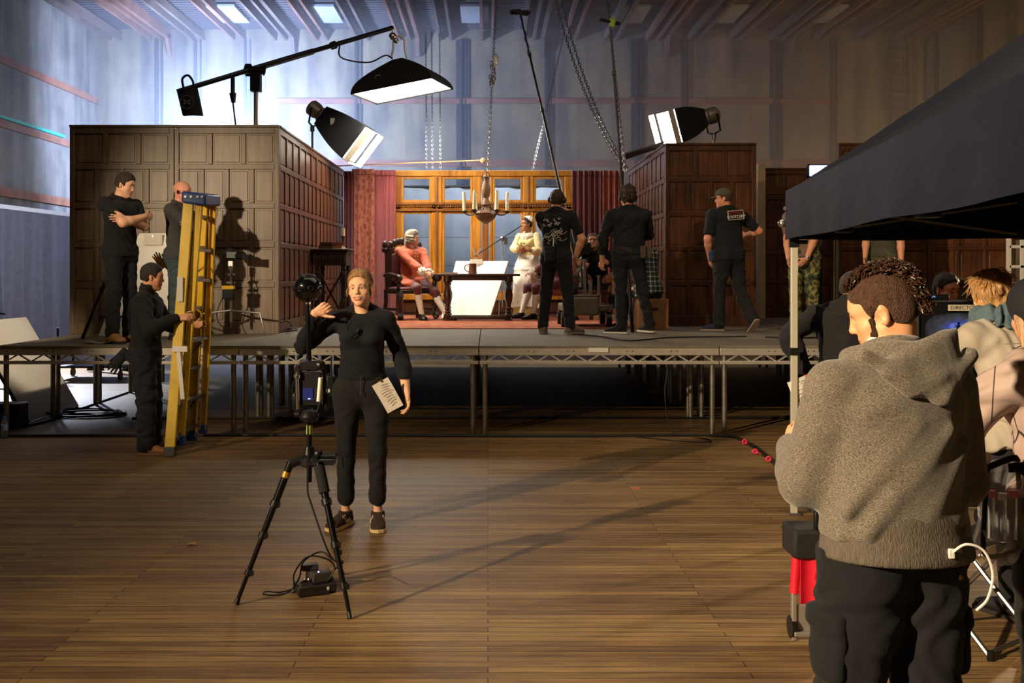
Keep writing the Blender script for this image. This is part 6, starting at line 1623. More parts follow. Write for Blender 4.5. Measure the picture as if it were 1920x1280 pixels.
# ------------------------------------------------------------------ cast and crew
FAB = lambda n, c, **k: mat(n, c, k.pop('rough', .9), sheen=k.pop('sheen', .04), var=k.pop('var', .15), vscale=k.pop('vscale', 9), bump=k.pop('bump', .12), bscale=k.pop('bscale', 260), **k)
M_black_tee = FAB('black_cotton', '0E0E11'); M_black_knit = FAB('black_knit', '100F11', bump=.3, bscale=300); M_black_jean = FAB('black_denim', '121214'); M_navy_knit = FAB('navy_knit', '0B0B14', bump=.3, bscale=320, sheen=.03)
M_char = FAB('charcoal_knit', '3E3E40'); M_teal = FAB('teal_trouser', '34454A'); M_cargo = FAB('cargo_navy', '181A21'); M_tanboot = mat('tan_boot', '9A6A3E', .7, var=.2, vscale=20)
M_gum = mat('gum_sole', 'D9BE88', .6); M_brown_suede = mat('brown_suede', '3A2A22', .9, var=.15, vscale=30); M_whitesole = mat('white_sole', 'D8D2C2', .6)

# --- the smiling woman
Y = 6.52
def woman():
    h = 1.69; bx = X_at(679, Y)
    k = skeleton(h, (bx, Y, 0), 183, female=True, feet=[V(X_at(709, Y), Y-.02, 0), V(X_at(648, Y), Y, 0)], foot_yaw=(4, 26),
                 hands=[P(762, 734, Y-.06), P(590, 588, Y-.16)], elbows=[V(.18, 1, 0), V(-.55, .5, -1.2)], head=(-10, -3, 5), width=.96)
    o = body(k, 'smiling woman in navy jumper pinching fingers beside the ball camera, short blonde hair', 'E6B28E', .0042,
             hands=(dict(curl=(.28,.34,.42,.5), thumb=.35, N=V(-.8,-.35,0)), dict(D=V(.80,-.15,.50), N=V(.15,-1,-.1), curl=(.95,1.05,1.1,1.1), thumb=.25)), smile=True, lips='B5604E')
    add_eyes(k, '5A4634'); add_brows(k, '7A5838', .0030); add_teeth(k)
    M_bl = mat('hair_blonde', '916C3E', .5, var=.35, vscale=45, stretch=(1,1,.35), bump=.5, bscale=120, sheen=.2)
    hair_cap(k, 'A98250', .010, nape=-.05, front=(.054, .066), ftilt=.52, side=.004, voxel=.0045, m=M_bl, top=.016, bumpy=.003)
    hr = [c for c in o.children if c.name.startswith('hair')][0]
    q = k.q; R, F, U = k.hR, k.hF, k.hU; rr = random.Random(4); mb = MB()
    W = lambda x, y, z: k.hc + (R*x + F*y + U*z)*q
    def onskull(d, o=0): return W(0, -.014, .040) + (R*d[0]*(.083+o) + F*d[1]*(.106+o) + U*d[2]*(.098+o))*q
    for i in range(300):      # brushed strands following the skull from the parting to the nape
        ph = rr.uniform(-1.35, 1.35); el = .95 + rr.uniform(-.10, .55); sgn = 1 if ph > -.25 else -1
        d0 = V(math.sin(ph)*math.cos(el), math.cos(ph)*math.cos(el), math.sin(el))
        d2 = nrm(V(sgn*rr.uniform(.25, .75), -rr.uniform(.5, .9), rr.uniform(-.45, .1))); d1 = nrm(V(sgn*rr.uniform(.75, 1.0), rr.uniform(-.15, .15), rr.uniform(.15, .75)))
        lift = rr.uniform(.000, .006)
        mb.tube(bez([onskull(d0, -.004), onskull(nrm(d0*.6 + d1*.4), .002+lift), onskull(d1, .001+lift*.6), onskull(nrm(d1+d2), .001), onskull(d2, -.002)], 4), [.0010*q]*3 + [.0018*q]*11 + [.0012*q]*2 + [.0007*q], 4)
    for i in range(26):       # loose wisps
        s_ = rr.choice((-1, 1)); mb.tube(bez([W(s_*.074, .02, .02), W(s_*(.082+rr.uniform(0,.012)), .025, -.01), W(s_*(.080+rr.uniform(0,.01)), .02+rr.uniform(-.01,.01), -.045)], 3), .0008*q, 3)
    obj('strand', mb, M_bl, hr, kind='stuff')
    sw = shirt(k, M_navy_knit, 'jumper', sleeve=(1.95, 1.93), o=.018, sl_o=.013, hem=.038, wr=.004, voxel=.006, cuff=(.030, .030), flat=.96, seed=5)
    mb = MB(); c = k.neck + k.Ut*.018*h + k.Ft*.008
    trousers(k, FAB('washed_black_denim', '151516', bump=.25, bscale=300), 'jeans', o=.008, knee=.058, cuff=.056, stop=1.74, wr=.0035, voxel=.0065, top=.075, thigh=.056*h)
    jn = [c for c in o.children if c.name.startswith('jeans')][0]
    mb = MB(); mb.tube([k.pel + k.F*(.077*h*.97+.012) + k.U*z for z in (.10, .03, -.03)], .0025, 5); obj('fly_seam', mb, mat('seam_brown', '4A3A2C', .8), jn)
    # socks and trainers with pale stripes
    for i in (0, 1):
        S = SDF(.005); S.cap(k.ank[i] - k.U*.02, k.ank[i] - k.U*.004, .041, .038, .01); sdf_obj('sock', S, mat('sock_white', 'E8E0D4', .9), o)
    shoes(k, M_brown_suede, M_gum, voxel=.0045)
    for sh, i in zip([c for c in o.children if c.name.startswith('shoe')], (0, 1)):
        fd, up = k.toe[i]; sd = np.cross(fd, up); a = k.ank[i]; mb = MB()
        for e in (-1, 1):
            for j in range(3):
                p = a + fd*(.028+.024*j) + sd*e*.046 - up*.012; mb.bar(p - up*.030 - fd*.012 + sd*e*.004, p + up*.018 + fd*.012 - sd*e*.014, .010, .004, sd)
        obj('side_stripe', mb, mat('stripe_cream', 'DCC8A4', .7), sh)
        mb = MB()
        for j in range(5): p = a + fd*(.05+.018*j) + up*(.012-.0095*j); mb.tube([p - sd*.016, p + up*.004, p + sd*.016], .003, 5)
        obj('lace', mb, mat('lace_dark', '1A1614', .8), sh)
    # ring
    w = k.wri[0]; d = nrm(k.wri[0]-k.elb[0])
    # clip mic, walkie-talkie, call sheet
    c = k.chest + k.Ut*.035*h + k.Ft*(.062*h+.036) + k.Rt*.018
    t = thing('lapel_mic', 'tiny black clip microphone with thin lead on the navy jumper', 'microphone', c)
    mb = MB(); mb.box(c, (.014,.012,.038), np.stack([nrm(k.Rt*.9+k.U*.4), k.Ft, nrm(k.U*.9-k.Rt*.4)], 1)); obj('mic_body', mb, M_plas, t, bevel=.003)
    mb = MB(); mb.box(c + V(-.006,-.009,.006), (.010,.003,.004)); obj('metal_clip', mb, M_chrome, t)
    mb = MB(); mb.tube(bez([c+V(0,0,-.02), c+V(-.03,0,-.05), c+V(-.065,.012,-.03), c+V(-.07,.012,.03), c+V(-.06,.012,.08)]), .0018, 5); obj('lead', mb, M_cab, t)
    c = P(620, 723, Y-.0)
    t = thing('walkie_talkie', 'black walkie-talkie with aerial clipped at the hip of the woman', 'radio', c)
    mb = MB(); mb.box(c, (.050,.038,.13)); obj('radio_body', mb, M_plas, t, bevel=.006)
    mb = MB(); mb.cyl(c+V(.004,0,.06), c+V(.004,0,.20), .006, .004, n=8); obj('aerial', mb, M_plas, t)
    mb = MB(); mb.cyl(c+V(-.014,0,.06), c+V(-.014,0,.078), .008, n=10); obj('volume_knob', mb, M_plas, t)
    mb = MB(); mb.box(c+V(-.008,-.020,-.03), (.012,.002,.022)); mb.box(c+V(-.0265,-.0,-.03), (.002,.012,.022)); obj('white_sticker', mb, mat('sticker', 'D8D6CC', .6), t)
    c = P(727, 741, Y-.155)
    t = thing('call_sheet', 'folded white paper sheet clipped at the waist of the woman', 'paper', c)
    a = math.radians(-33); ux, uz = V(math.cos(a), 0, -math.sin(a)*-1), V(math.sin(-a), 0, math.cos(a))
    ux = V(math.cos(math.radians(29)), 0, math.sin(math.radians(29))); uz = V(-math.sin(math.radians(29)), 0, math.cos(math.radians(29)))
    mb = MB(); mb.grid(lambda u, v: c + ux*(u-.5)*.115 + uz*(v-.5)*.205 + V(0, .008*math.sin(u*5+v*4) - .02*(v-.5), 0), 10, 14, (0,.0016,0)); sh = obj('sheet', mb, mat('paper_warm', 'D8CFC2', .8, bump=.1, bscale=20), t)
    mb = MB()
    for i in range(9):
        zz = (.5-.1-i*.085)*.19; mb.box(c + uz*zz + ux*(.006 if i % 2 else 0) + V(0,-.0125-.02*(zz/.205)*-1*0,0), (.07-.012*(i % 3), .001, .003), np.stack([ux, V(0,1,0), uz], 1))
    obj('faint_print', mb, mat('print_grey', 'A39A90', .8), sh)
    mb = MB(); e = c + uz*.10; mb.box(e, (.035,.014,.02), np.stack([ux, V(0,1,0), uz], 1)); mb.tube([e+uz*.005-ux*.012, e+uz*.03-ux*.006, e+uz*.03+ux*.006, e+uz*.005+ux*.012], .0025, 5); obj('bulldog_clip', mb, mat('clip_brass', '6A5426', .35, .7), t)
woman()

# --- man in the grey hooded top, seen from behind
def hoodie():
    Yh = 2.80; h = 1.705; bx = X_at(1672, Yh)
    k = skeleton(h, (bx, Yh, 0), 14, feet=[V(bx-.125, Yh+.0, 0), V(bx+.125, Yh-.02, 0)], hands=[V(bx-.20, Yh+.26, 1.12), V(bx+.11, Yh+.30, 1.10)], elbows=[V(-.30, -.35, -1), V(.40, -.3, -1)],
                 head=(50, 20, -4), width=1.04, lean=(1.5, 2), shrug=(-.030, -.030), neckfwd=.0)
    k.hc = k.hc + V(.030, .01, -.004)
    o = body(k, 'man in grey hooded top seen from behind, curly mohawk hair, head bowed', 'E0A478', .0042, hands=(dict(curl=.6), dict(curl=.6)), lips='B06A58')
    add_brows(k, '2A1A10')
    M_hr = mat('hair_darkbrown', '4A3020', .55, var=.4, vscale=90, bump=.8, bscale=260); M_curl = mat('hair_curl', '3A2314', .45, var=.4, vscale=50)
    cap_ = hair_cap(k, '2E1C12', .004, nape=-.052, front=(.070, .060), ftilt=.62, side=.000, voxel=.004, m=M_hr, bumpy=.0006)
    q = k.q; R, F, U = k.hR, k.hF, k.hU; c = k.hc; rr = random.Random(11); mb = MB()
    # razor lines shaved above the nape
    for i in range(620):
        t = rr.random(); a = math.radians(44 + 146*t)       # over the top from brow to nape
        w = (.030 + .022*max(0, (t-.35)))*rr.uniform(-1, 1)
        base = c + (R*w*1.15 + F*(math.cos(a)*.090-.016) + U*(math.sin(a)*.080+.034 - (.05*max(0, t-.86)/.14)))*q
        n = nrm((R*w*4 + F*math.cos(a) + U*math.sin(a)) + np.array([rr.gauss(0,.35) for _ in range(3)]))
        L = (.026+.018*rr.random() + .006*(t > .45))*q; x = nrm(np.cross(n, V(rr.gauss(0,1), rr.gauss(0,1), rr.gauss(0,1)))); y = np.cross(n, x)
        cr = rr.uniform(.006, .011)*q; tn = rr.uniform(1.3, 2.2); ph = rr.uniform(0, 6.3); N = 11
        mb.tube([base - n*.004 + n*L*j/N + (x*math.cos(ph+tn*6.283*j/N) + y*math.sin(ph+tn*6.283*j/N))*cr*min(1, j/3) for j in range(N+1)], [.0022*q]*9 + [.0018*q]*2 + [.0008*q], 4)
    obj('curl', mb, M_curl, cap_, kind='stuff')
    # beard along the jaw
    S = SDF(.0045); W = lambda x, y, z: c + (R*x + F*y + U*z)*q
    for s in (-1, 1):
        S.cap(W(s*.062, .026, -.010), W(s*.054, .032, -.055), .010*q, .014*q, .012); S.cap(W(s*.054, .032, -.055), W(s*.026, .060, -.095), .015*q, .018*q, .012)
    S.cap(W(-.028, .068, -.100), W(.028, .068, -.100), .018*q, None, .01)
    sdf_obj('beard', S, mat('beard_brown', '3A2416', .8, bump=.9, bscale=300, var=.4, vscale=120), o, wr=.002, wscale=3)
    # grey marl top
    m, nt, bs = _nodes('grey_marl'); L = nt.links.new; tc = nt.nodes.new('ShaderNodeTexCoord')
    mp = nt.nodes.new('ShaderNodeMapping'); mp.inputs['Scale'].default_value = (220, 220, 520); L(tc.outputs['Object'], mp.inputs[0])
    n = nt.nodes.new('ShaderNodeTexNoise'); n.inputs['Scale'].default_value = 1; n.inputs['Detail'].default_value = 3; L(mp.outputs[0], n.inputs['Vector'])
    rp = nt.nodes.new('ShaderNodeValToRGB'); e = rp.color_ramp.elements; e[0].position = .36; e[0].color = srgb('453F36'); e[1].position = .64; e[1].color = srgb('837969'); L(n.outputs['Fac'], rp.inputs['Fac'])
    L(rp.outputs['Color'], bs.inputs['Base Color']); bs.inputs['Roughness'].default_value = .95; bs.inputs['Sheen Weight'].default_value = .3
    bp = nt.nodes.new('ShaderNodeBump'); bp.inputs['Strength'].default_value = .25; bp.inputs['Distance'].default_value = .003; L(n.outputs['Fac'], bp.inputs['Height']); L(bp.outputs[0], bs.inputs['Normal'])
    M_marl = m; M_rib = mat('grey_marl_rib', '5E564A', .95, var=.25, vscale=160, bump=.5, bscale=240, stretch=(1,1,.15))
    B = lambda x, y, z: k.pel + k.Rt*x + k.Ft*y + k.Ut*z
    def more(S):
        S.ell(B(0, -.01, .0), B(0, -.005, .33), k.Rt, (.212, .142), (.192, .130), None, .06, .018)
        for a_, b_, r_ in (((-.20,-.085,.10), (-.02,-.128,.34), .022), ((-.16,-.118,.05), (.08,-.134,.32), .020), ((-.03,-.132,.04), (.15,-.112,.28), .020), ((-.20,-.06,.03), (-.09,-.128,.15), .016), ((.05,-.132,.03), (.18,-.095,.14), .015)):
            S.cap(B(*a_), B(*b_), r_, r_*.6, .03)
        for i in (0, 1):
            e = k.elb[i]; S.sph(e, .052, .02); S.cap(k.sh[i] - k.Ut*.03, e, .056, .052, .012)
    tp = shirt(k, M_marl, 'hooded_top', sleeve=(1.9, 1.9), o=.024, sl_o=.022, hem=.010, wr=.003, voxel=.006, neck='crew', seed=8, extra=more, wscale=.8, wdir=V(.5, .2, -.75))
    S = SDF(.006); S.ell(B(0, -.020, -.032), B(0, -.014, .030), k.Rt, (.222, .168), (.214, .154), None, .014, .02); S.cut(B(0,0,-.038), -k.Ut, .006)
    sdf_obj('hem_rib', S, M_rib, tp)
    S = SDF(.006); nk = k.neck
    ring = []
    for a in range(-150, 151, 20):
        t = math.radians(a); dn = .5+.5*math.cos(t)
        ring.append(nk + k.Rt*math.sin(t)*.115 - k.Ft*(math.cos(t)*.100 - .005) + k.Ut*(.016 - .036*(1-dn)))
    for p, q_ in zip(ring, ring[1:]): S.cap(p, q_, .027, None, .02)
    S.ell(nk - k.Ft*.118 + k.Ut*.018, nk - k.Ft*.134 - k.Ut*.050 + k.Rt*.035, k.Rt, (.150, .026), (.105, .026), None, .02, .03)
    S.ell(nk - k.Ft*.134 - k.Ut*.050 + k.Rt*.035, nk - k.Ft*.136 - k.Ut*.095 + k.Rt*.045, k.Rt, (.105, .026), (.035, .018), None, .015, .02)
    S.cap(nk - k.Ft*.110 + k.Rt*.165 + k.Ut*.01, nk - k.Ft*.150 + k.Rt*.05 - k.Ut*.10, .022, .018, .02); S.cap(nk - k.Ft*.110 - k.Rt*.165 + k.Ut*.01, nk - k.Ft*.150 + k.Rt*.04 - k.Ut*.10, .020, .018, .02)
    sdf_obj('hood', S, M_marl, tp, wr=.0035, wscale=.8, seed=3)
    S = SDF(.005); S.ell(nk + k.Ut*.02, nk + k.Ut*.060 - k.Ft*.004, k.Rt, (.078, .076), (.070, .070), None, .006, .01); S.cut(nk + k.Ut*.058, k.Ut - k.Ft*.2, .004)
    sdf_obj('undershirt', S, mat('white_cotton', 'E6E0D6', .9), o)
    tr = trousers(k, FAB('black_cargo', '0F1014', bump=.2), 'cargo_trousers', o=.014, knee=.092, cuff=.082, stop=1.93, wr=.006, voxel=.0065, top=-.012, thigh=.070*h, flat=1.0)
    for i, s in ((0, -1), (1, 1)):
        a, b = k.hip[i], k.knee[i]; m_ = a*.35+b*.65; S = SDF(.006); S.ell(m_ + k.R*s*.085 + k.U*.07, m_ + k.R*s*.085 - k.U*.09, k.F, (.075, .035), None, .03, .02); S.ell(m_ + k.R*s*.095 + k.U*.075, m_ + k.R*s*.095 + k.U*.035, k.F, (.080, .034), None, .012, .01)
        sdf_obj('cargo_pocket', S, FAB('black_cargo', '0F1014'), tr, wr=.004)
    S = SDF(.005); p = k.pel - k.F*.128 - k.U*.03
    S.ell(p + k.R*.03, p + k.R*.17 + k.F*.035, k.U, (.018, .012), None, .01, .006); S.ell(p - k.R*.17 + k.F*.035, p - k.R*.05, k.U, (.018, .012), None, .01, .006); sdf_obj('pocket_flap', S, FAB('black_cargo', '0F1014'), tr)
    mb = MB(); b_ = p + k.R*.115 + k.F*.0 - k.U*.045; mb.lathe(b_ - k.F*.006, [(.009,0),(.008,.004),(.004,.005)], 12, -k.F); obj('brass_button', mb, mat('brass', '8A6A34', .35, .8), tr)
    shoes(k, mat('shoe_black', '141414', .6), voxel=.007)
    e = P(1788, 1034, Yh-.17)
    tag(cable('charger_cable', 'white charging cable looping out of the back pocket of the hooded man', [e + V(-.01,.02,-.03), e + V(.0,0,.0), e + V(.03,-.01,.022), e+V(.075,-.01,.005), e+V(.098,-.01,-.055), e+V(.085,-.01,-.12), e+V(.06,.0,-.155)], .0036, mat('white_cable', 'E6E2DC', .5)), 'white charging cable looping out of the back pocket of the hooded man', 'cable')
    w = [x for x in bpy.data.objects if x.name.startswith('charger_cable')][0]; mb = MB(); mb.box(e + V(-.004,.004,-.006), (.016,.010,.026)); obj('plug', mb, mat('white_cable', 'E6E2DC', .5), w, bevel=.002)
hoodie()

def crossed(k_h): pass
# --- man with crossed arms at the stage end
def armscrossed(px, Y, h, yaw, label, skin, top_m, tr_m, boots, sleeve, head, hair=None):
    bx = X_at(px, Y); b = V(bx, Y, DECK)
    y = math.radians(yaw); R = V(math.cos(y), math.sin(y), 0); F = V(-math.sin(y), math.cos(y), 0); c = b + V(0,0,.71*h)
    k = skeleton(h, b, yaw, hands=[c + F*.21 + R*.11 - V(0,0,.0), c + F*.25 - R*.10 + V(0,0,.035)], elbows=[-R*1.0 + F*.25 - V(0,0,.7), R*1.0 + F*.25 - V(0,0,.7)], head=head, width=1.05, lean=(0,-1))
    o = body(k, label, skin, .0075, hands=(dict(D=nrm(R - F*.1), N=nrm(-F), curl=.35), dict(D=nrm(-R - F*.15), N=nrm(-F), curl=.45)))
    shirt(k, top_m, 'tee' if sleeve < 1 else 'long_sleeved_top', sleeve=(sleeve, sleeve), o=.016, sl_o=.018 if sleeve < 1 else .012, hem=-.035, wr=.006, up=.058 if sleeve < 1 else None, seed=12)
    trousers(k, tr_m, o=.012, cuff=.068, knee=.072, stop=1.95, wr=.007, top=.02)
    shoes(k, boots, high=.04, name='boot', bulk=.004)
    return k
k = armscrossed(226, 10.55, 1.83, -118, 'man in black tee with crossed arms looking down at the ladder handler', 'fair', M_black_tee, M_black_jean, M_tanboot, .62, (18, 16, 0))
hair_cap(k, '2A1D14', .010, nape=-.03, front=(.066, .066), ftilt=.55, voxel=.006, top=.014, bumpy=.003); add_brows(k, '2A1D14')
S = SDF(.007); S.cap(k.pel - k.F*.09 - k.R*.12 - k.U*.02, k.pel - k.F*.10 - k.R*.10 - k.U*.16, .05, .045, .02); sdf_obj('hip_pouch', S, M_blk, k.obj)
k = armscrossed(337, 11.05, 1.79, -100, 'bald man in charcoal top with earpiece behind the yellow ladder', 'E29C84', M_char, M_teal, mat('shoe_black', '141414', .6), 1.93, (0, 4, 0))
mb = MB(); e = k.hc + (k.hR*.082 - k.hF*.012 - k.hU*.008)*k.q; mb.ball(e, (.016,.016,.022), 8, 6); mb.tube(bez([e, e + k.hF*.05 - k.hU*.02, e + k.hF*.07 - k.hU*.035]), .004, 5); obj('earpiece', mb, M_plas, k.obj)

# --- man holding the ladder
def ladderman():
    Y = 9.12; h = 1.765; bx = X_at(272, Y); b = V(bx, Y, 0)
    k = skeleton(h, b, -82, hands=[V(bx+.38, Y+.22, 1.16), P(333, 596, 8.97)], elbows=[V(-.3,.5,-1), V(-.2,-.6,-1)], head=(4, 6, 0), width=1.06, feet=[V(bx+.02, Y+.14, 0), V(bx+.05, Y-.12, 0)], foot_yaw=(10, 4), lean=(0, 2))
    o = body(k, 'man in black fleece steadying the yellow stepladder, tan shoes', 'D99C76', .0065, hands=(dict(curl=.5), dict(D=V(.95,-.1,.12), N=V(0,.8,-.5), curl=(.55,.6,.7,.8), thumb=.5)))
    hair_cap(k, '1E1612', .009, nape=-.045, front=(.064, .062), voxel=.006, top=.008, bumpy=.002); add_brows(k, '1E1612')
    shirt(k, FAB('black_fleece', '131214', bump=.4, bscale=200), 'fleece', sleeve=(1.9, 1.93), o=.024, sl_o=.020, hem=-.03, wr=.008, neck='turtle', seed=21)
    trousers(k, M_cargo, o=.018, knee=.088, cuff=.082, stop=1.96, wr=.009, top=.02, thigh=.062*h)
    shoes(k, M_tanboot, mat('tan_sole', '7A5A38', .7))
    t = thing('work_glove', 'black work gloves hooked at the back pocket of the ladder handler', 'gloves', k.pel - k.F*.16)
    for j in (0, 1):
        S = SDF(.006); c = k.pel - k.F*(.165+.03*j) + k.R*(.06+.03*j) + k.U*(-.01-.05*j); d = nrm(-k.F*.5 - k.U*.6 + k.R*.2); s2 = nrm(np.cross(d, k.R))
        S.ell(c - d*.02, c + d*.07, s2, (.045,.02), None, .015, .01)
        for m_ in range(4): S.cap(c + d*.07 + s2*(-.033+.022*m_), c + d*.14 + s2*(-.05+.033*m_), .012, .010, .004)
        sdf_obj('glove', S, M_blk, t)
ladderman()

# --- seated man in orange coat and wig
def rotq(v, yaw):
    y = math.radians(yaw); return V(v[0]*math.cos(y)-v[1]*math.sin(y), v[0]*math.sin(y)+v[1]*math.cos(y), v[2])
M_orange = mat('coat_orange', 'B4502E', .7, var=.15, vscale=14, bump=.2, bscale=60, sheen=.2); M_burg = mat('velvet_burgundy', '5A2024', .6, sheen=.3); M_stock = mat('stocking_white', 'E8E0D2', .8); M_lace = mat('lace_white', 'EDE6DC', .85, bump=.5, bscale=120)
M_shoe = mat('shoe_polished', '121012', .3); M_goldb = mat('button_gold', 'C69A4A', .3, .8); M_wig = mat('wig_grey', '9C9082', .8, var=.3, vscale=40, bump=.6, bscale=140)
def seated_period(px, Y, yaw, label, head, feetpx, coat, hands_px, wig=True, hipz=.59, h=1.75, lean=(0,-6), dx=0.0):
    bx = X_at(px, Y); b = V(bx, Y, DECK+.012); y = math.radians(yaw); R = V(math.cos(y), math.sin(y), 0); F = V(-math.sin(y), math.cos(y), 0)
    k = skeleton(h, b, yaw, hipz=hipz, lean=lean, feet=feetpx, knees=[F*.6 + V(0,0,1) - R*.25, F*.6 + V(0,0,1) + R*.25], hands=hands_px, elbows=[-R - F*.2 - V(0,0,.5), R - F*.2 - V(0,0,.5)], head=head, width=1.05)
    o = body(k, label, 'E0A384', .0075, hands=(dict(curl=.5, D=nrm(F + R*.5 - k.U*.2), N=-k.U), dict(curl=.5, D=nrm(F - R*.5 - k.U*.2), N=-k.U)))
    def more(S):
        for i, s in ((0,-1),(1,1)):
            S.ell(k.hip[i] + R*s*.05, k.hip[i] + (k.knee[i]-k.hip[i])*.62 + R*s*.04 + k.U*.02, R, (.10,.085), (.12,.06), None, .05, .04)
            e = k.elb[i] + (k.wri[i]-k.elb[i])*.72; S.cap(k.elb[i], e, .05, .066, .02)
    ct = shirt(k, coat, 'frock_coat', sleeve=(1.75,1.75), o=.022, sl_o=.018, hem=-.08, wr=.006, voxel=.008, extra=more, seed=31)
    S = SDF(.007); add_torso(S, k, .026, bust=False, pel=False); S.cut(k.chest - k.Ft*.0 , -k.Ft + 0*k.U, .01); S.cut(k.neck - k.U*.02, k.U, .01)
    for s in (-1, 1): S.cut(k.chest + k.Rt*s*.055, k.Rt*s, .01)
    sdf_obj('waistcoat', S, M_orange if coat is M_orange else coat, o)
    mb = MB()
    for j in range(7):
        z = -.10 + j*.045
        for s in (-.045, .0): mb.ball(k.chest + k.Ut*(z-.04) + k.Ft*(.062*h+.030-.05*abs(z)) + k.Rt*s, .011, 8, 6)
    obj('button', mb, M_goldb, ct)
    S = SDF(.006); S.cap(k.neck + k.Ft*.03 + k.Ut*.03, k.neck + k.Ft*.065 - k.Ut*.06, .045, .030, .02); S.ell(k.neck + k.Ut*.0, k.neck + k.Ut*.05, k.R, (.07,.07), None, .02, .02); sdf_obj('cravat', S, M_lace, o, wr=.005, wscale=2)
    for i in (0, 1):
        S = SDF(.006); e = k.elb[i] + (k.wri[i]-k.elb[i])*.80; S.cap(e, k.wri[i] + (k.wri[i]-e)*.35, .045, .070, .02); sdf_obj('lace_cuff', S, M_lace, o, wr=.012, wscale=2.2)
    S = SDF(.008)
    add_torso(S, k, .010, bust=False)
    for i in (0, 1): S.cap(k.hip[i], k.knee[i], .095, .070, .04); S.cap(k.knee[i], k.knee[i] + (k.ank[i]-k.knee[i])*.16, .070, .060, .02)
    S.cut(k.pel + k.Ut*.09, k.Ut, .01); sdf_obj('breeches', S, M_burg, o, wr=.005)
    for i in (0, 1):
        S = SDF(.007); m_ = k.knee[i] + (k.ank[i]-k.knee[i])*.32 - k.toe[i][0]*.018; S.cap(k.knee[i] + (k.ank[i]-k.knee[i])*.1, m_, .054, .058, .02); S.cap(m_, k.ank[i], .058, .038, .02); sdf_obj('stocking', S, M_stock, o)
    shoes(k, M_shoe, mat('sole_black', '0E0C0C', .5))
    for sh, i in zip([c for c in o.children if c.name.startswith('shoe')], (0, 1)):
        fd, up = k.toe[i]; mb = MB(); p = k.ank[i] + fd*.06 + up*.012; sd = np.cross(fd, up); mb.tube([p-sd*.022-fd*.016, p+sd*.022-fd*.016, p+sd*.022+fd*.016, p-sd*.022+fd*.016], .005, 5, closed=True); obj('buckle', mb, M_chrome, sh)
    if wig:
        q = k.q; c = k.hc; W = lambda x, y_, z: c + (k.hR*x + k.hF*y_ + k.hU*z)*q
        S = SDF(.006); S.elp(W(0,-.022,.045), k.hR, k.hF, (.092*q,.106*q,.100*q), .01); S.elp(W(0,.03,.105), k.hR, k.hF, (.07*q,.05*q,.035*q), .03)
        S.ell(W(0,-.07,.02), W(0,-.085,-.10), k.hR, (.085*q,.05*q), (.075*q,.045*q), None, .03)
        S.cut(W(0,.066,.062), k.hF*.62 - k.hU*.38, .008)
        for s in (-1, 1):
            for z in (.025, -.015, -.052): S.cap(W(s*.088, .018, z), W(s*.090, -.065, z), .021*q, None, .004)
        S.cap(W(0,-.115,-.09), W(0,-.125,-.20), .030*q, .02*q, .02)
        sdf_obj('wig', S, M_wig, o, wr=.004, wscale=2.5)
        mb = MB()
        for s in (-1, 1): mb.box(W(s*.028, -.125, -.085), (.06*q,.02*q,.045*q))
        obj('ribbon_bow', mb, M_blk, o)
    add_brows(k, '4A3A2C')
    return k
k = seated_period(773, 15.58, -150, 'seated man in orange coat and grey curled wig in the carved armchair', (52, 3, 0), [V(X_at(838, 15.2), 15.2, DECK+.012), V(X_at(791, 15.2), 15.2, DECK+.012)], M_orange, [P(806, 517, 15.22), P(795, 512, 15.2)])
S = SDF(.01)
k2 = seated_period(1042, 15.75, 112, 'seated actor in burgundy coat and white stockings half hidden behind the printed tee man', (0, 0, 0), [V(X_at(1000, 15.5), 15.5, DECK+.012), V(X_at(978, 15.75), 15.75, DECK+.012)], mat('coat_burgundy', '5E2026', .65, sheen=.3), [P(1000, 510, 15.6), P(1002, 520, 15.7)], hipz=.57)
t = thing('upholstered_chair', 'red upholstered chair with turned legs under the burgundy actor', 'chair', (X_at(1046, 15.8), 15.8, DECK+.012))
cx, cyy, cz = X_at(1046, 15.8), 15.8, DECK+.012
mb = MB(); mb.bb(cx-.25, cx+.25, cyy-.25, cyy+.25, cz+.36, cz+.47); obj('seat', mb, M_vel3, t, bevel=.03)
mb = MB(); mb.bb(cx+.22, cx+.27, cyy-.25, cyy+.25, cz+.47, cz+1.0); obj('backrest', mb, M_vel3, t, bevel=.02)
for dx in (-.22, .22):
    for dy in (-.22, .22): mb = MB(); turned_leg(mb, (cx+dx, cyy+dy, cz), .37, .032); obj('leg', mb, M_walnut, t)

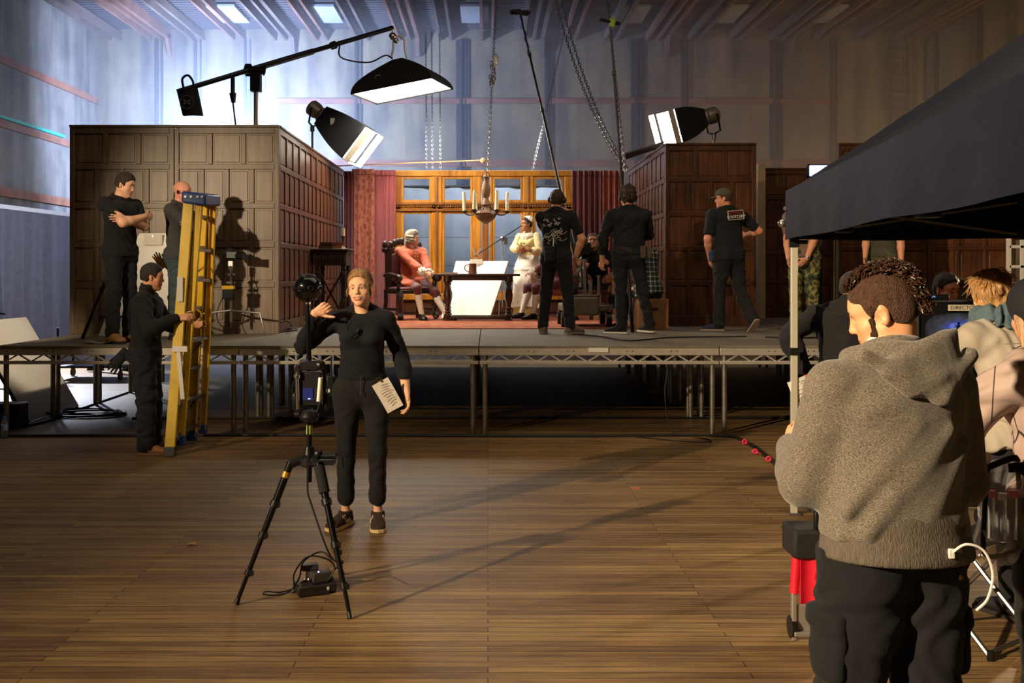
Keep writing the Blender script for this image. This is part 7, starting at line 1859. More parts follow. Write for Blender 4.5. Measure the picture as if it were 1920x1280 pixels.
# --- maid
def maid():
    Y = 16.45; h = 1.68; bx = X_at(990, Y); b = V(bx, Y, DECK+.002)
    k = skeleton(h, b, 146, female=True, hands=[P(986, 468, 16.17), P(981, 470, 16.19)], elbows=[V(1,.3,-.6), V(-1,.3,-.6)], head=(-22, 2, 0), width=1.0)
    o = body(k, 'woman in cream period bodice, long white apron and mob cap by the window', 'A8714E', .0075, hands=(dict(curl=.5, D=nrm(V(-.8,-.4,.1)), N=nrm(V(.3,.8,0))), dict(curl=.5, D=nrm(V(.8,-.4,.1)), N=nrm(V(-.2,.8,0)))))
    hair_cap(k, '1C1410', .012, nape=-.06, front=(.058, .064), voxel=.006, bumpy=.003); add_brows(k, '1C1410')
    q = k.q; W = lambda x, y_, z: k.hc + (k.hR*x + k.hF*y_ + k.hU*z)*q
    S = SDF(.007); S.elp(W(0,-.045,.07), k.hR, k.hF, (.088*q,.088*q,.075*q), .01); S.cut(W(0,.012,.06), k.hF*.8 - k.hU*.15, .01); S.cut(W(0,-.05,.015), -k.hU, .01); sdf_obj('mob_cap', S, mat('cap_linen', 'E6DED0', .85), o, wr=.006, wscale=2)
    M_cream = mat('bodice_cream', 'CDBD86', .7, var=.15, vscale=20); M_sl = mat('blouse_cream', 'E0CFA0', .8)
    S = SDF(.007); add_torso(S, k, .016, pel=False); S.cut(k.neck - k.Ut*.045 , k.Ut*.75 + k.Ft*.55, .008); S.cut(k.waist - k.Ut*.03, -k.Ut, .006); bd = sdf_obj('bodice', S, M_cream, o, wr=.003)
    mb = MB()
    for j in range(4): p = k.waist + k.Ut*(.03+.05*j) + k.Ft*(.062*h+.030+.010*j); mb.bar(p - k.Rt*.03, p + k.Rt*.03, .012, .006); mb.ball(p - k.Rt*.032, .012, 7, 5); mb.ball(p + k.Rt*.032, .012, 7, 5)
    obj('front_clasp', mb, mat('clasp_bronze', '6A5A34', .4, .5), bd)
    for i in (0, 1):
        S = SDF(.007); add_arm(S, k, i, .012, None, .95); S.cap(k.sh[i]+(k.elb[i]-k.sh[i])*.2, k.elb[i], .052, .062, .02); S.cap(k.elb[i], k.elb[i]+(k.wri[i]-k.elb[i])*.35, .06, .075, .02); sdf_obj('sleeve', S, M_sl, o, wr=.006)
    S = SDF(.007); S.ell(k.neck - k.Ut*.055 + k.Ft*.02, k.neck - k.Ut*.005, k.Rt, (.125,.10), (.085,.075), None, .02, .02); S.elp(k.neck + k.Ut*.03 + k.Ft*.04, k.Rt, k.Ft, (.075,.08,.06), .02, None, 's'); sdf_obj('neckerchief', S, mat('cap_linen', 'E6DED0', .85), o, wr=.005, wscale=1.6)
    S = SDF(.009); S.ell(k.pel + k.U*.12, k.pel - k.U*.10, k.R, (.175,.135), (.235,.20), .04, .03); S.ell(k.pel - k.U*.10, b + V(0,0,.16), k.R, (.235,.20), (.275,.25), .03, .03); S.cut(b + V(0,0,.17), -k.U, .006); sk_ = sdf_obj('apron_skirt', S, mat('apron_white', 'EAE4D6', .85), o, wr=.018, wscale=.7, wdir=V(1,1,0)*.7)
    S = SDF(.009); S.ell(k.pel - k.U*.3, b + V(0,0,.04), k.R, (.21,.18), (.262,.238), .03, .03); S.cut(b + V(0,0,.035), -k.U, .006); sdf_obj('underskirt', S, mat('skirt_yellow', 'B9A05E', .8, var=.2), o, wr=.02, wscale=.8)
    shoes(k, M_shoe)
maid()

# --- sound recordists with boom poles
def sound_a():
    Y = 11.98; h = 1.77; bx = X_at(1043, Y); b = V(bx, Y, DECK)
    k = skeleton(h, b, -22, feet=[V(X_at(1018, Y), Y+.02, DECK), V(X_at(1068, Y), Y-.08, DECK)], foot_yaw=(18, 30), hands=[P(1050, 404, Y+.26), P(1079, 484, Y+.03)], elbows=[V(-.9,.3,-.6), V(.8,-.4,-.6)], head=(-4, -8, 4), width=1.02)
    o = body(k, 'man in black tee with white line art, headphones, holding the tilted boom pole', 'D79A76', .0075, hands=(dict(curl=.9, D=V(.6,.1,.8), N=V(.3,.9,-.1)), dict(curl=.9, D=V(.5,.2,-.7), N=V(-.4,.8,0))))
    hair_cap(k, '3A2618', .008, nape=-.05, voxel=.006, bumpy=.002); headphones(k)
    tee = shirt(k, M_black_tee, 'tee', sleeve=(.66,.66), o=.016, sl_o=.016, hem=-.02, wr=.006, up=.062, seed=41)
    mb = MB(); rr = random.Random(5)
    S_ = lambda x, z: k.chest + k.Rt*x + k.Ut*z - k.Ft*(.062*h+.018 + .012*(1 - (x/.12)**2))
    for row, z in enumerate((.085, .035)):
        for i in range(5):
            x0 = -.11 + i*.045
            if row == 0 and i == 2: continue
            mb.tube(bez([S_(x0 + rr.uniform(-.012,.03), z + rr.uniform(-.022,.026)) for _ in range(5)], 4), .0034, 5)
    for i in range(26):
        a = rr.uniform(0, 6.28); x0, z0 = rr.uniform(-.09,.09), rr.uniform(-.16,-.01); mb.tube(bez([S_(x0 + .03*j*math.cos(a+.5*j), z0 + .018*j*math.sin(a+.7*j)) for j in range(4)], 3), .0022, 4)
    obj('line_art', mb, mat('print_white', 'CFC8BC', .7), tee)
    trousers(k, M_black_jean, o=.010, cuff=.064, knee=.070, wr=.005, top=.03); shoes(k, mat('trail_shoe', '6E5E56', .8, var=.3, vscale=40), mat('trail_sole', '8A7A70', .7), bulk=.006)
    c = k.pel - k.F*.15 - k.R*.03 + k.U*.02; t = thing('belt_pouch', 'black belt pouch with stub aerial on the printed tee man', 'pouch', c)
    mb = MB(); mb.box(c, (.13,.07,.19)); mb.box(c - k.F*.03 - k.U*.02, (.10,.05,.12)); obj('pouch', mb, M_blk, t, bevel=.015); mb = MB(); mb.cyl(c + k.R*.04 + k.U*.08, c + k.R*.045 + k.U*.19, .007, n=6); obj('aerial', mb, mat('white_cable', 'E6E2DC', .5), t)
    p0, p1 = P(1083, 500, Y+.06), P(976, 28, Y+2.4); d = nrm(p1-p0)
    t = thing('boom_pole', 'long black boom pole tilted up towards the ceiling by the printed tee man', 'boom pole', p0)
    mb = MB(); L = p1-p0
    for f0, f1, r in ((0,.3,.024), (.3,.58,.020), (.58,.82,.016), (.82,1,.013)): mb.cyl(p0+L*f0, p0+L*f1, r, n=10)
    obj('pole', mb, M_plas, t); mb = MB()
    for f in (.3,.58,.82): mb.cyl(p0+L*f-d*.03, p0+L*f+d*.03, .027, n=10)
    obj('locking_collar', mb, mat('carbon_grey', '3A3634', .35), t)
    m_ = thing('boom_microphone', 'dark furry microphone at the tip of the tilted boom pole', 'microphone', p1); S = SDF(.01); S.cap(p1+V(-.12,-.05,.03), p1+V(.11,.08,.05), .036, .036); sdf_obj('wind_cover', S, mat('mic_fur', '241A1C', .95, bump=.8, bscale=90), m_, wr=.012, wscale=3)
    mb = MB(); mb.cyl(p1, p1+V(0,0,.04), .02, n=8); obj('shock_mount', mb, M_plas, m_)
    mb = MB(); mb.tube([p0+L*(.80+.2*i/40) + V(.026*math.cos(i*.55), .026*math.sin(i*.55), 0) for i in range(40)], .004, 5); obj('coiled_lead', mb, M_cab, m_)
sound_a()
def sound_b():
    Y = 11.98; h = 1.80; bx = X_at(1178, Y); b = V(bx, Y, DECK)
    k = skeleton(h, b, 6, feet=[V(X_at(1175, Y)-.06, Y+.02, DECK), V(X_at(1216, Y)+.02, Y+.02, DECK)], foot_yaw=(60, -20), hands=[P(1129, 487, Y+.08), P(1178, 445, Y+.34)], elbows=[V(-.7,-.5,-.4), V(1,.1,-.7)], head=(2, -2, 0), width=1.08)
    o = body(k, 'man in black long sleeves and headphones holding the upright boom pole', 'D79A76', .0075, hands=(dict(curl=.6, N=V(.6,.6,0)), dict(curl=1.0, D=V(-.4,.5,.5), N=V(-.6,-.2,0))))
    hair_cap(k, '3A2A1C', .022, nape=-.06, voxel=.006, top=.02, bumpy=.014, m=mat('hair_tousled', '3A2A1C', .6, var=.4, vscale=40, bump=.9, bscale=90)); headphones(k)
    shirt(k, M_black_knit, 'sweatshirt', sleeve=(1.92,1.92), o=.022, sl_o=.018, hem=.0, wr=.007, seed=51)
    trousers(k, M_black_jean, o=.012, cuff=.066, knee=.070, wr=.007, top=.06); shoes(k, mat('canvas_black', '18161A', .9), M_whitesole)
    S = SDF(.007); S.ell(k.pel + k.U*.02 - k.R*.01, k.pel + k.U*.075, k.R, (.185,.135), None, .01, .01); sdf_obj('utility_belt', S, mat('webbing', '2A221C', .85), o)
    c = k.pel - k.F*.10 + k.R*.15 + k.U*.03; t = thing('belt_pouch', 'worn brown leather tool pouch on the belt of the long-sleeved recordist', 'pouch', c)
    for j in (0, 1): mb = MB(); mb.box(c + k.R*.075*j - k.F*.02*(1-j), (.07,.06,.15)); obj('pocket', mb, mat('pouch_brown', '4A3C30', .8, var=.2), t, bevel=.012)
    p0, p1 = P(1186, 626, Y+.30), P(1144, 44, Y+1.5); L = p1-p0; d = nrm(L); p0[2] = DECK+.005
    t = thing('boom_pole', 'black boom pole stood upright on the deck by the long-sleeved recordist', 'boom pole', p0); mb = MB()
    for f0, f1, r in ((0,.3,.024), (.3,.58,.020), (.58,.82,.016), (.82,1,.013)): mb.cyl(p0+L*f0, p0+L*f1, r, n=10)
    obj('pole', mb, mat('pole_grey', '2C2B2C', .3, .3), t); mb = MB()
    for f in (.3,.58,.82): mb.cyl(p0+L*f-d*.03, p0+L*f+d*.03, .027, n=10)
    obj('locking_collar', mb, mat('carbon_grey', '3A3634', .35), t)
    m_ = thing('boom_microphone', 'black shotgun microphone with lime clip topping the upright boom pole', 'microphone', p1); mb = MB(); mb.cyl(p1+V(-.14,-.08,.03), p1+V(.13,.05,.01), .024, n=10); obj('wind_cover', mb, mat('mic_fur', '241A1C', .95), m_)
    mb = MB(); mb.box(p1+V(0.02,-.01,.0), (.07,.05,.10)); mb.tube(bez([p1+V(-.02,-.02,.03), p1+V(.03,-.03,.07), p1+V(.06,-.02,.02), p1+V(.03,-.02,-.04)]), .012, 6); obj('shock_mount', mb, mat('lime_rubber', '9AB43A', .6), m_)
    mb = MB(); mb.cyl(p1-V(0,0,.12), p1-V(0,0,.02), .017, n=8); obj('pole_tip', mb, M_chrome, m_)
sound_b()

# --- walking man in printed work tee and cap
def capman():
    Y = 12.5; h = 1.83; bx = X_at(1366, Y); b = V(bx, Y, DECK)
    k = skeleton(h, b, 26, lean=(0, 4), feet=[V(X_at(1348, Y), Y+.02, DECK), V(X_at(1405, Y)+.02, Y-.22, DECK+.10)], footdir=[V(-.95,.25,0), V(-.25,.75,-.80)], hands=[P(1331, 484, Y+.05), P(1400, 440, Y+.40)], elbows=[V(-.6,-.7,-.3), V(.9,-.5,-.5)], head=(52, 4, 0), width=1.14, hipoff=(0, 0))
    o = body(k, 'walking man in black printed work tee and backwards grey cap, one heel raised', 'D08C6C', .0075, hands=(dict(curl=.5), dict(curl=.7)))
    hair_cap(k, '3A2A1E', .005, nape=-.03, voxel=.006)
    q = k.q; W = lambda x, y_, z: k.hc + (k.hR*x + k.hF*y_ + k.hU*z)*q
    S = SDF(.006); S.elp(W(0,-.012,.052), k.hR, k.hF, (.086*q,.106*q,.080*q), .01); S.cut(W(0,0,.030), -k.hU + k.hF*.12, .006); cp = sdf_obj('cap', S, mat('cap_olive', '4A4638', .85, var=.2), o)
    mb = MB(); mb.grid(lambda u, v: W(-.055+.11*u, .085+.075*v*(1-.5*(2*u-1)**2), .036-.012*v-.012*(2*u-1)**2), 8, 6, tuple(k.hU*.005)); obj('cap_peak', mb, mat('cap_olive', '4A4638', .85), cp)
    tee = shirt(k, M_black_tee, 'work_tee', sleeve=(.70,.70), o=.024, sl_o=.024, hem=-.045, wr=.006, up=.066, seed=61, belly=.02)
    c = k.chest + k.Ut*.070*h - k.Ft*(.062*h+.046) + k.Rt*.012; Rm = np.stack([k.Rt, -k.Ft, k.Ut], 1); tl = math.radians(-5)
    rx = nrm(k.Rt*math.cos(tl) - k.Ut*math.sin(tl)*-1*-1); rx = nrm(k.Rt + k.Ut*.09); rz_ = nrm(k.Ut - k.Rt*.09); Rm = np.stack([rx, -k.Ft, rz_], 1)
    mb = MB()
    for dz in (-.055, .055): mb.box(c + rz_*dz, (.245,.006,.008), Rm)
    for dx in (-.1205, .1205): mb.box(c + rx*dx, (.008,.006,.118), Rm)
    pl = obj('print_border', mb, mat('print_white', 'CFC8BC', .7), tee)
    mb = MB(); mb.box(c + rz_*.028, (.232,.004,.046), Rm); obj('print_band', mb, mat('print_maroon', '5A1E26', .7), pl)
    obj('lettering', text_mb('BOOTCAMP', .052, c - rz_*.022 - k.Ft*.004, rx, rz_, .0015, bold=.0012), mat('print_white', 'CFC8BC', .7), pl)
    trousers(k, M_black_jean, o=.014, cuff=.074, knee=.076, wr=.007, top=.02, thigh=.060*h); shoes(k, mat('shoe_navy', '1C2038', .8), mat('sole_taupe', '8E7C68', .7))
    cc = P(1352, 481, Y-.10); t = thing('paper_pad', 'white note pad tucked at the hip of the capped man', 'note pad', cc); mb = MB(); mb.box(cc, (.145,.012,.095), np.stack([V(.99,0,-.05), V(0,1,0), V(.05,0,.99)],1)); obj('page', mb, mat('paper', 'E4DFD2', .8), t, bevel=.004); mb = MB(); mb.bar(cc+V(-.072,-.006,-.048), cc+V(.072,-.006,-.055), .006, .004); obj('spine', mb, M_grip, t)
    S = SDF(.007); S.ell(cc + V(-.11,.02,.06), cc + V(-.10,.03,-.04), k.R, (.05,.03), None, .02, .02); tag(sdf_obj('blue_cloth', S, mat('cloth_blue', '2A3860', .85), None, cc), 'blue cloth hanging from the pocket of the capped man', 'cloth')
capman()

# --- man in camouflage trousers, head hidden by the gazebo
def camo():
    m, nt, bs = _nodes('camouflage'); L = nt.links.new; tc = nt.nodes.new('ShaderNodeTexCoord'); n = nt.nodes.new('ShaderNodeTexNoise'); n.inputs['Scale'].default_value = 9; n.inputs['Detail'].default_value = 2; L(tc.outputs['Object'], n.inputs['Vector'])
    rp = nt.nodes.new('ShaderNodeValToRGB'); rp.color_ramp.interpolation = 'CONSTANT'; e = rp.color_ramp.elements; e[0].position = 0; e[0].color = srgb('1E2216'); e[1].position = .46; e[1].color = srgb('3E4426'); x = rp.color_ramp.elements.new(.54); x.color = srgb('7A7442'); x = rp.color_ramp.elements.new(.62); x.color = srgb('4A3A22')
    L(n.outputs['Fac'], rp.inputs['Fac']); L(rp.outputs['Color'], bs.inputs['Base Color']); bs.inputs['Roughness'].default_value = .9; M_camo = m
    Y = 12.45; h = 1.80; bx = X_at(1508, Y); b = V(bx, Y, DECK)
    k = skeleton(h, b, 145, hands=[P(1506, 505, Y-.24), P(1478, 500, Y-.16)], elbows=[V(1,.2,-.4), V(-1,.3,-.4)], head=(0, 0, 0), width=1.05)
    o = body(k, 'man in brown tee and camouflage trousers standing behind the gazebo leg', 'CB8E6C', .008, hands=(dict(curl=.6, D=V(-.7,-.2,-.6), N=V(-.3,.6,0)), dict(curl=.5)))
    hair_cap(k, '2A1E16', .008, voxel=.008)
    shirt(k, FAB('brown_tee', '6E5648'), 'tee', sleeve=(.7,.7), o=.018, sl_o=.018, hem=-.01, wr=.006, up=.062, seed=71)
    tr = trousers(k, M_camo, o=.018, cuff=.075, knee=.080, wr=.009, top=.05); shoes(k, mat('boot_black', '16140F', .6), high=.05, name='boot')
    c = P(1527, 519, Y-.13); t = thing('white_pouch', 'small pale card pouch at the thigh of the camouflage trousers', 'pouch', c); mb = MB(); mb.box(c, (.075,.03,.085)); obj('pouch', mb, mat('paper', 'E4DFD2', .8), t, bevel=.008); mb = MB(); mb.box(c+V(.045,0,-.015), (.03,.04,.06)); obj('clip', mb, M_plas, t)
    c = k.wri[0]; mb = MB(); d = nrm(k.wri[0]-k.elb[0]); mb.lathe(c - d*.02, [(.034,0),(.036,.01),(.034,.02)], 14, d); obj('wristwatch', mb, M_chrome, o)
camo()
def greenman():
    Y = 12.8; h = 1.80; b = V(X_at(1655, Y), Y, DECK)
    k = skeleton(h, b, 130, hands=[None, P(1622, 487, Y-.1)], width=1.1)
    o = body(k, 'person in olive top standing beyond the curly hair of the hooded man', 'CB8E6C', .009, hands=(dict(curl=.5), dict(curl=.6)))
    hair_cap(k, '2A1E16', .008, voxel=.008)
    shirt(k, FAB('olive_top', '3A3A28'), 'tee', sleeve=(.7,.7), o=.02, sl_o=.018, hem=-.01, up=.062, seed=81, voxel=.009); trousers(k, FAB('trouser_olive', '4A4632'), o=.014, top=.05, voxel=.009); shoes(k, mat('boot_black', '16140F', .6), voxel=.008)
    c = P(1686, 470, Y-.12); t = thing('white_pouch', 'pale bag at the hip of the olive top person', 'bag', c); S = SDF(.008); S.ell(c + V(0,0,.10), c - V(.0,0,.07), V(1,0,0), (.05,.03), (.045,.04), None, .02); sdf_obj('pouch', S, mat('paper', 'E4DFD2', .8), t, wr=.006); mb = MB(); mb.bar(c+V(-.03,-.04,.12), c+V(.05,-.04,.12), .03, .012); obj('flap', mb, mat('clip_brass2', '7A6A3A', .6), t)
greenman()
# --- person in black by the gazebo leg
def darkman():
    Y = 6.95; h = 1.69; b = V(X_at(1592, Y), Y, 0)
    k = skeleton(h, b, -28, lean=(0, 6), hands=[V(b[0]-.30, Y+.02, .98), V(b[0]+.3, Y+.3, 1.05)], elbows=[V(-1,-.3,-.3), V(1,-.3,-.5)], head=(-18, 10, 0), feet=[V(X_at(1545, Y), Y-.02, 0), V(X_at(1600, Y), Y+.1, 0)], width=1.2, foot_yaw=(70, 10))
    o = body(k, 'person in black jacket standing between the gazebo leg and the hooded man', 'CB8468', .0075, hands=(dict(curl=.6), dict(curl=.6)))
    hair_cap(k, '1E1610', .012, voxel=.006, nape=-.05, bumpy=.003)
    shirt(k, FAB('black_jacket', '141214'), 'jacket', sleeve=(1.93,1.93), o=.034, sl_o=.028, hem=-.08, wr=.01, neck='turtle', seed=91); trousers(k, M_black_jean, o=.010, top=.02); shoes(k, mat('shoe_black', '141414', .6), M_gum)
    c = P(1506, 742, Y-.16); t = thing('notes_sheet', 'white paper with handwritten notes hanging beside the gazebo leg', 'paper', c)
    a = math.radians(22); ux = V(math.cos(a), 0, math.sin(a)); uz = V(-math.sin(a), 0, math.cos(a)); Rm = np.stack([ux, V(0,1,0), uz], 1)
    mb = MB(); mb.grid(lambda u, v: c + ux*(u-.5)*.135 + uz*(v-.5)*.25 + V(0,.006*math.sin(u*4+v*3),0), 6, 8, (0,.002,0)); s = obj('sheet', mb, mat('paper', 'E4DFD2', .8), t)
    mb = MB(); ink = c + V(0,-.006,0)
    mb.tube(bez([ink + ux*.02 + uz*.035, ink + ux*.035 + uz*.048, ink + ux*.045 + uz*.03, ink + ux*.03 - uz*.005, ink + ux*.02 - uz*.03, ink + ux*.05 - uz*.028], 5), .0024, 5); obj('handwriting', mb, mat('ink_dark', '2A2622', .7), s)
    mb = MB()
    for i in range(7): mb.box(ink - ux*.02 + uz*(.075-.026*i), (.05+.01*(i % 3), .001, .0035), Rm)
    for dx, dz in ((-.03,.10), (-.01,.10), (.012,.10), (-.03,.085), (.0,.085)): mb.box(ink + ux*(dx+.02) + uz*dz, (.012,.001,.009), Rm)
    obj('printed_line', mb, mat('print_grey', 'A39A90', .8), s)
    mb = MB(); mb.box(c + ux*.07 + uz*.10 + V(0,.01,0), (.03,.02,.05)); obj('red_tag', mb, mat('red_tag', 'C8203A', .6), t, bevel=.004)
darkman()
# --- person looking over the monitor
def watcher():
    Y = 7.5; h = 1.68; b = V(X_at(1752, Y), Y, 0)
    k = skeleton(h, b, -152, lean=(0, 5), head=(-6, 14, 0), hands=[V(b[0]+.2, Y-.25, 1.05), V(b[0]-.2, Y-.25, 1.0)], female=False, width=.98)
    o = body(k, 'person peering down behind the labelled monitor, dark hair tied up', 'D8936E', .0055, hands=(dict(curl=.5), dict(curl=.5)))
    hair_cap(k, '1C1412', .010, nape=-.05, voxel=.0055, front=(.054,.064), bumpy=.003, top=.01); add_brows(k, '1C1412', .004); add_eyes(k)
    shirt(k, M_black_knit, 'jumper', o=.018, sl_o=.014, hem=-.03, seed=95); trousers(k, M_black_jean, top=.02); shoes(k, mat('shoe_black', '141414', .6), voxel=.008)
watcher()
# --- blonde woman bending to the monitor
def blonde():
    Y = 4.95; h = 1.72; b = V(X_at(1898, Y), Y-.18, 0)
    k = skeleton(h, b, 12, lean=(-3, 19), female=True, head=(8, 8, -4), hands=[V(b[0]-.28, Y+.30, 1.02), V(b[0]+.24, Y+.34, 1.0)], elbows=[V(-1,-.2,-.4), V(1,-.2,-.4)], width=1.12)
    o = body(k, 'blonde woman in pale jacket and blue scarf bending towards the monitor', 'E0AC8C', .006, hands=(dict(curl=.5), dict(curl=.5)))
    q = k.q; W = lambda x, y_, z: k.hc + (k.hR*x + k.hF*y_ + k.hU*z)*q
    M_b = mat('hair_honey', 'A77B42', .45, var=.35, vscale=40, stretch=(1,1,.3), bump=.6, bscale=110, sheen=.3)
    S = SDF(.0055); S.elp(W(0,-.016,.036), k.hR, k.hF, (.094*q,.108*q,.096*q), .01); S.ell(W(0,-.035,.0), W(0,-.06,-.10), k.hR, (.098*q,.075*q), (.086*q,.06*q), None, .03); S.cut(W(0,.055,.05), k.hF*.8 - k.hU*.3, .01); hr = sdf_obj('hair', S, M_b, o, wr=.012, wscale=1.6, wdir=k.hR)
    mb = MB(); rr = random.Random(9)
    for i in range(260):
        a = rr.uniform(0, 6.28); e = rr.uniform(.1, 1.4); d = k.hR*math.cos(a)*math.cos(e) + k.hF*(math.sin(a)*math.cos(e)) + k.hU*math.sin(e)
        if np.dot(d, k.hF) > .7: continue
        p = W(0,-.016,.036) + np.array([d @ k.hR * .094*q, 0, 0])*0 + (k.hR*(d@k.hR)*.092 + k.hF*(d@k.hF)*.106 + k.hU*(d@k.hU)*.094)*q
        g = nrm(np.cross(np.cross(d, V(0,0,-1)), d)) if abs(d[2]) < .99 else k.hR
        mb.tube(bez([p - d*.003, p + g*.03 + d*.007, p + g*.065 + d*rr.uniform(.0,.012) + np.array([rr.gauss(0,.006) for _ in range(3)])], 3), .0013, 4)
    obj('strand', mb, M_b, hr, kind='stuff')
    jk = shirt(k, FAB('pale_denim', 'A79D8D', vscale=6), 'jacket', sleeve=(1.9,1.9), o=.034, sl_o=.028, hem=-.055, wr=.008, seed=101, hem_flare=.02)
    S = SDF(.006)
    ring = [k.neck + k.Rt*math.sin(t)*.105 - k.Ft*math.cos(t)*.085 + k.Ut*(.035 + .012*math.sin(3*t)) for t in np.linspace(0, 6.283, 22)]
    for p, r_ in zip(ring, ring[1:]): S.cap(p, r_, .042, None, .02)
    S.ell(k.neck - k.Ft*.10 - k.Ut*.0, k.neck - k.Ft*.13 - k.Ut*.05, k.Rt, (.14,.035), (.10,.025), None, .02, .03); sdf_obj('scarf', S, mat('scarf_blue', '4E6068', .9, var=.2, vscale=20, bump=.5, bscale=60), o, wr=.012, wscale=1.4)
    mb = MB(); p = lambda x, z: k.chest + k.Rt*x + k.Ut*z - k.Ft*(.062*h+.046)
    mb.tube([p(-.15, .055), p(0,.05), p(.15,.055)], .0022, 5); mb.tube([p(-.055,.05), p(-.045,-.12)], .0022, 5); mb.tube([p(.085,.05), p(.07,-.12)], .0022, 5); obj('yoke_seam', mb, mat('seam_pale', 'A89C88', .9), jk)
    trousers(k, M_black_jean, o=.010, top=.01); shoes(k, mat('shoe_black', '141414', .6), voxel=.008)
blonde()
# --- woman with black straps at the edge
def edgewoman():
    Y = 3.42; h = 1.66; b = V(X_at(2004, Y), Y, 0)
    k = skeleton(h, b, 28, lean=(-2, 6), female=True, head=(-16, 14, 0), hands=[V(b[0]-.30, Y+.30, .98), V(b[0]+.2, Y+.3, 1.0)], elbows=[V(-1,-.5,-.4), V(1,-.3,-.4)], width=1.12)
    m, nt, bs = _nodes('line_blouse'); L = nt.links.new; tc = nt.nodes.new('ShaderNodeTexCoord'); mp = nt.nodes.new('ShaderNodeMapping'); mp.inputs['Scale'].default_value = (5, 5, 1.6); L(tc.outputs['Object'], mp.inputs[0])
    vo = nt.nodes.new('ShaderNodeTexVoronoi'); vo.feature = 'DISTANCE_TO_EDGE'; vo.inputs['Scale'].default_value = 1.7; L(mp.outputs[0], vo.inputs['Vector']); rp = nt.nodes.new('ShaderNodeValToRGB'); e = rp.color_ramp.elements; e[0].position = .012; e[0].color = srgb('2A2424'); e[1].position = .022; e[1].color = srgb('AA948A'); L(vo.outputs['Distance'], rp.inputs['Fac']); L(rp.outputs['Color'], bs.inputs['Base Color']); bs.inputs['Roughness'].default_value = .7
    o = body(k, 'woman in black beanie and pale line-patterned blouse with black straps at the picture edge', 'D8967A', .006, hands=(dict(curl=.5), dict(curl=.5)))
    q = k.q; W = lambda x, y_, z: k.hc + (k.hR*x + k.hF*y_ + k.hU*z)*q
    S = SDF(.006); S.elp(W(0,-.02,.045), k.hR, k.hF, (.096*q,.112*q,.095*q), .01); S.ell(W(0,-.03,.0), W(0,-.04,-.06), k.hR, (.094*q,.09*q), (.08*q,.07*q), None, .03); S.cut(W(0,.058,.03), k.hF*.9 - k.hU*.35, .008); S.cut(W(0,0,-.055), -k.hU, .008); sdf_obj('beanie', S, M_blk, o)
    S = SDF(.006); M_lb = mat('hair_fair', 'A8805A', .5, var=.4, vscale=60, stretch=(1,1,.2), bump=.6, bscale=140); rr = random.Random(3)
    for i in range(26):
        x = rr.uniform(-.09,.06); y_ = rr.uniform(-.09,.02); S.cap(W(x, y_, .0), W(x*1.15+rr.gauss(0,.01), y_-.01, -.13-rr.uniform(0,.06)), .013*q, .006*q, .005)
    sdf_obj('hair', S, M_lb, o, wr=.003)
    shirt(k, m, 'blouse', sleeve=(1.6,1.6), o=.030, sl_o=.030, hem=-.10, wr=.008, seed=111, hem_flare=.02)
    trousers(k, FAB('black_trouser', '111113'), o=.03, top=.02, thigh=.075*h, knee=.09, cuff=.075); shoes(k, mat('shoe_black', '141414', .6), voxel=.008)
    # clear bag with black straps
    c = P(1880, 965, 3.30); t = thing('clear_bag', 'clear plastic bag with black webbing carried by the beanie woman', 'bag', c)
    m2 = mat('clear_vinyl', 'E6E6EA', .12, alpha=.28, spec=.8)
    S = SDF(.008); S.ell(c + V(.02,0,.13), c + V(-.01,0,-.10), V(.8,.6,0), (.10,.055), (.115,.06), None, .03); sdf_obj('pouch', S, m2, t, wr=.010, wscale=1.4)
    mb = MB()
    for s in (-1, 1): mb.tube(bez([c + V(.08*s,.06*s,.17), c + V(.095*s,.07*s,.02), c + V(.09*s,.06*s,-.11), c + V(0,0,-.135)], 5), .008, 6)
    mb.tube(bez([c + V(-.08,-.06,.17), c + V(.0,-.06,.20), c + V(.08,.06,.17)]), .011, 6); obj('piping', mb, mat('webbing_black', '121214', .8), t)
    mb = MB(); sp = k.sh[0] + k.Ut*.05 - k.Ft*.07 + k.Rt*.05; mb.bar(c + V(.04,-.07,.14), c*.45 + sp*.55 + V(.02,-.085,0), .045, .004, (0,-1,.1)); mb.bar(c*.45 + sp*.55 + V(.02,-.085,0), sp + V(0,-.02,.01), .045, .004, (0,-1,.1)); mb.bar(c + V(-.02,-.075,.17), c + V(.25,-.10,.20), .03, .004, (0,-1,0)); obj('strap', mb, mat('webbing_black', '121214', .8), t)
    for i, (dx, dz, cl) in enumerate(((-.04,.06,'E0506A'), (.0,.05,'E8E0DC'), (.035,.06,'E0506A'))):
        u = thing('plastic_tube', ('red-capped clear tube in the vinyl bag, lower one', 'white-capped clear tube in the vinyl bag', 'red-capped clear tube in the vinyl bag beside the strap')[i], 'tube', c + V(dx,0,dz-.14)); mb = MB(); mb.cyl(c+V(dx,0,dz-.14), c+V(dx,0,dz), .013, n=10); obj('tube', mb, mat('pet_plastic', 'DDE8F2', .08, trans=.9, ior=1.3), u); mb = MB(); mb.cyl(c+V(dx,0,dz), c+V(dx,0,dz+.022), .014, n=10); obj('cap', mb, mat('cap_'+cl, cl, .4), u)
edgewoman()
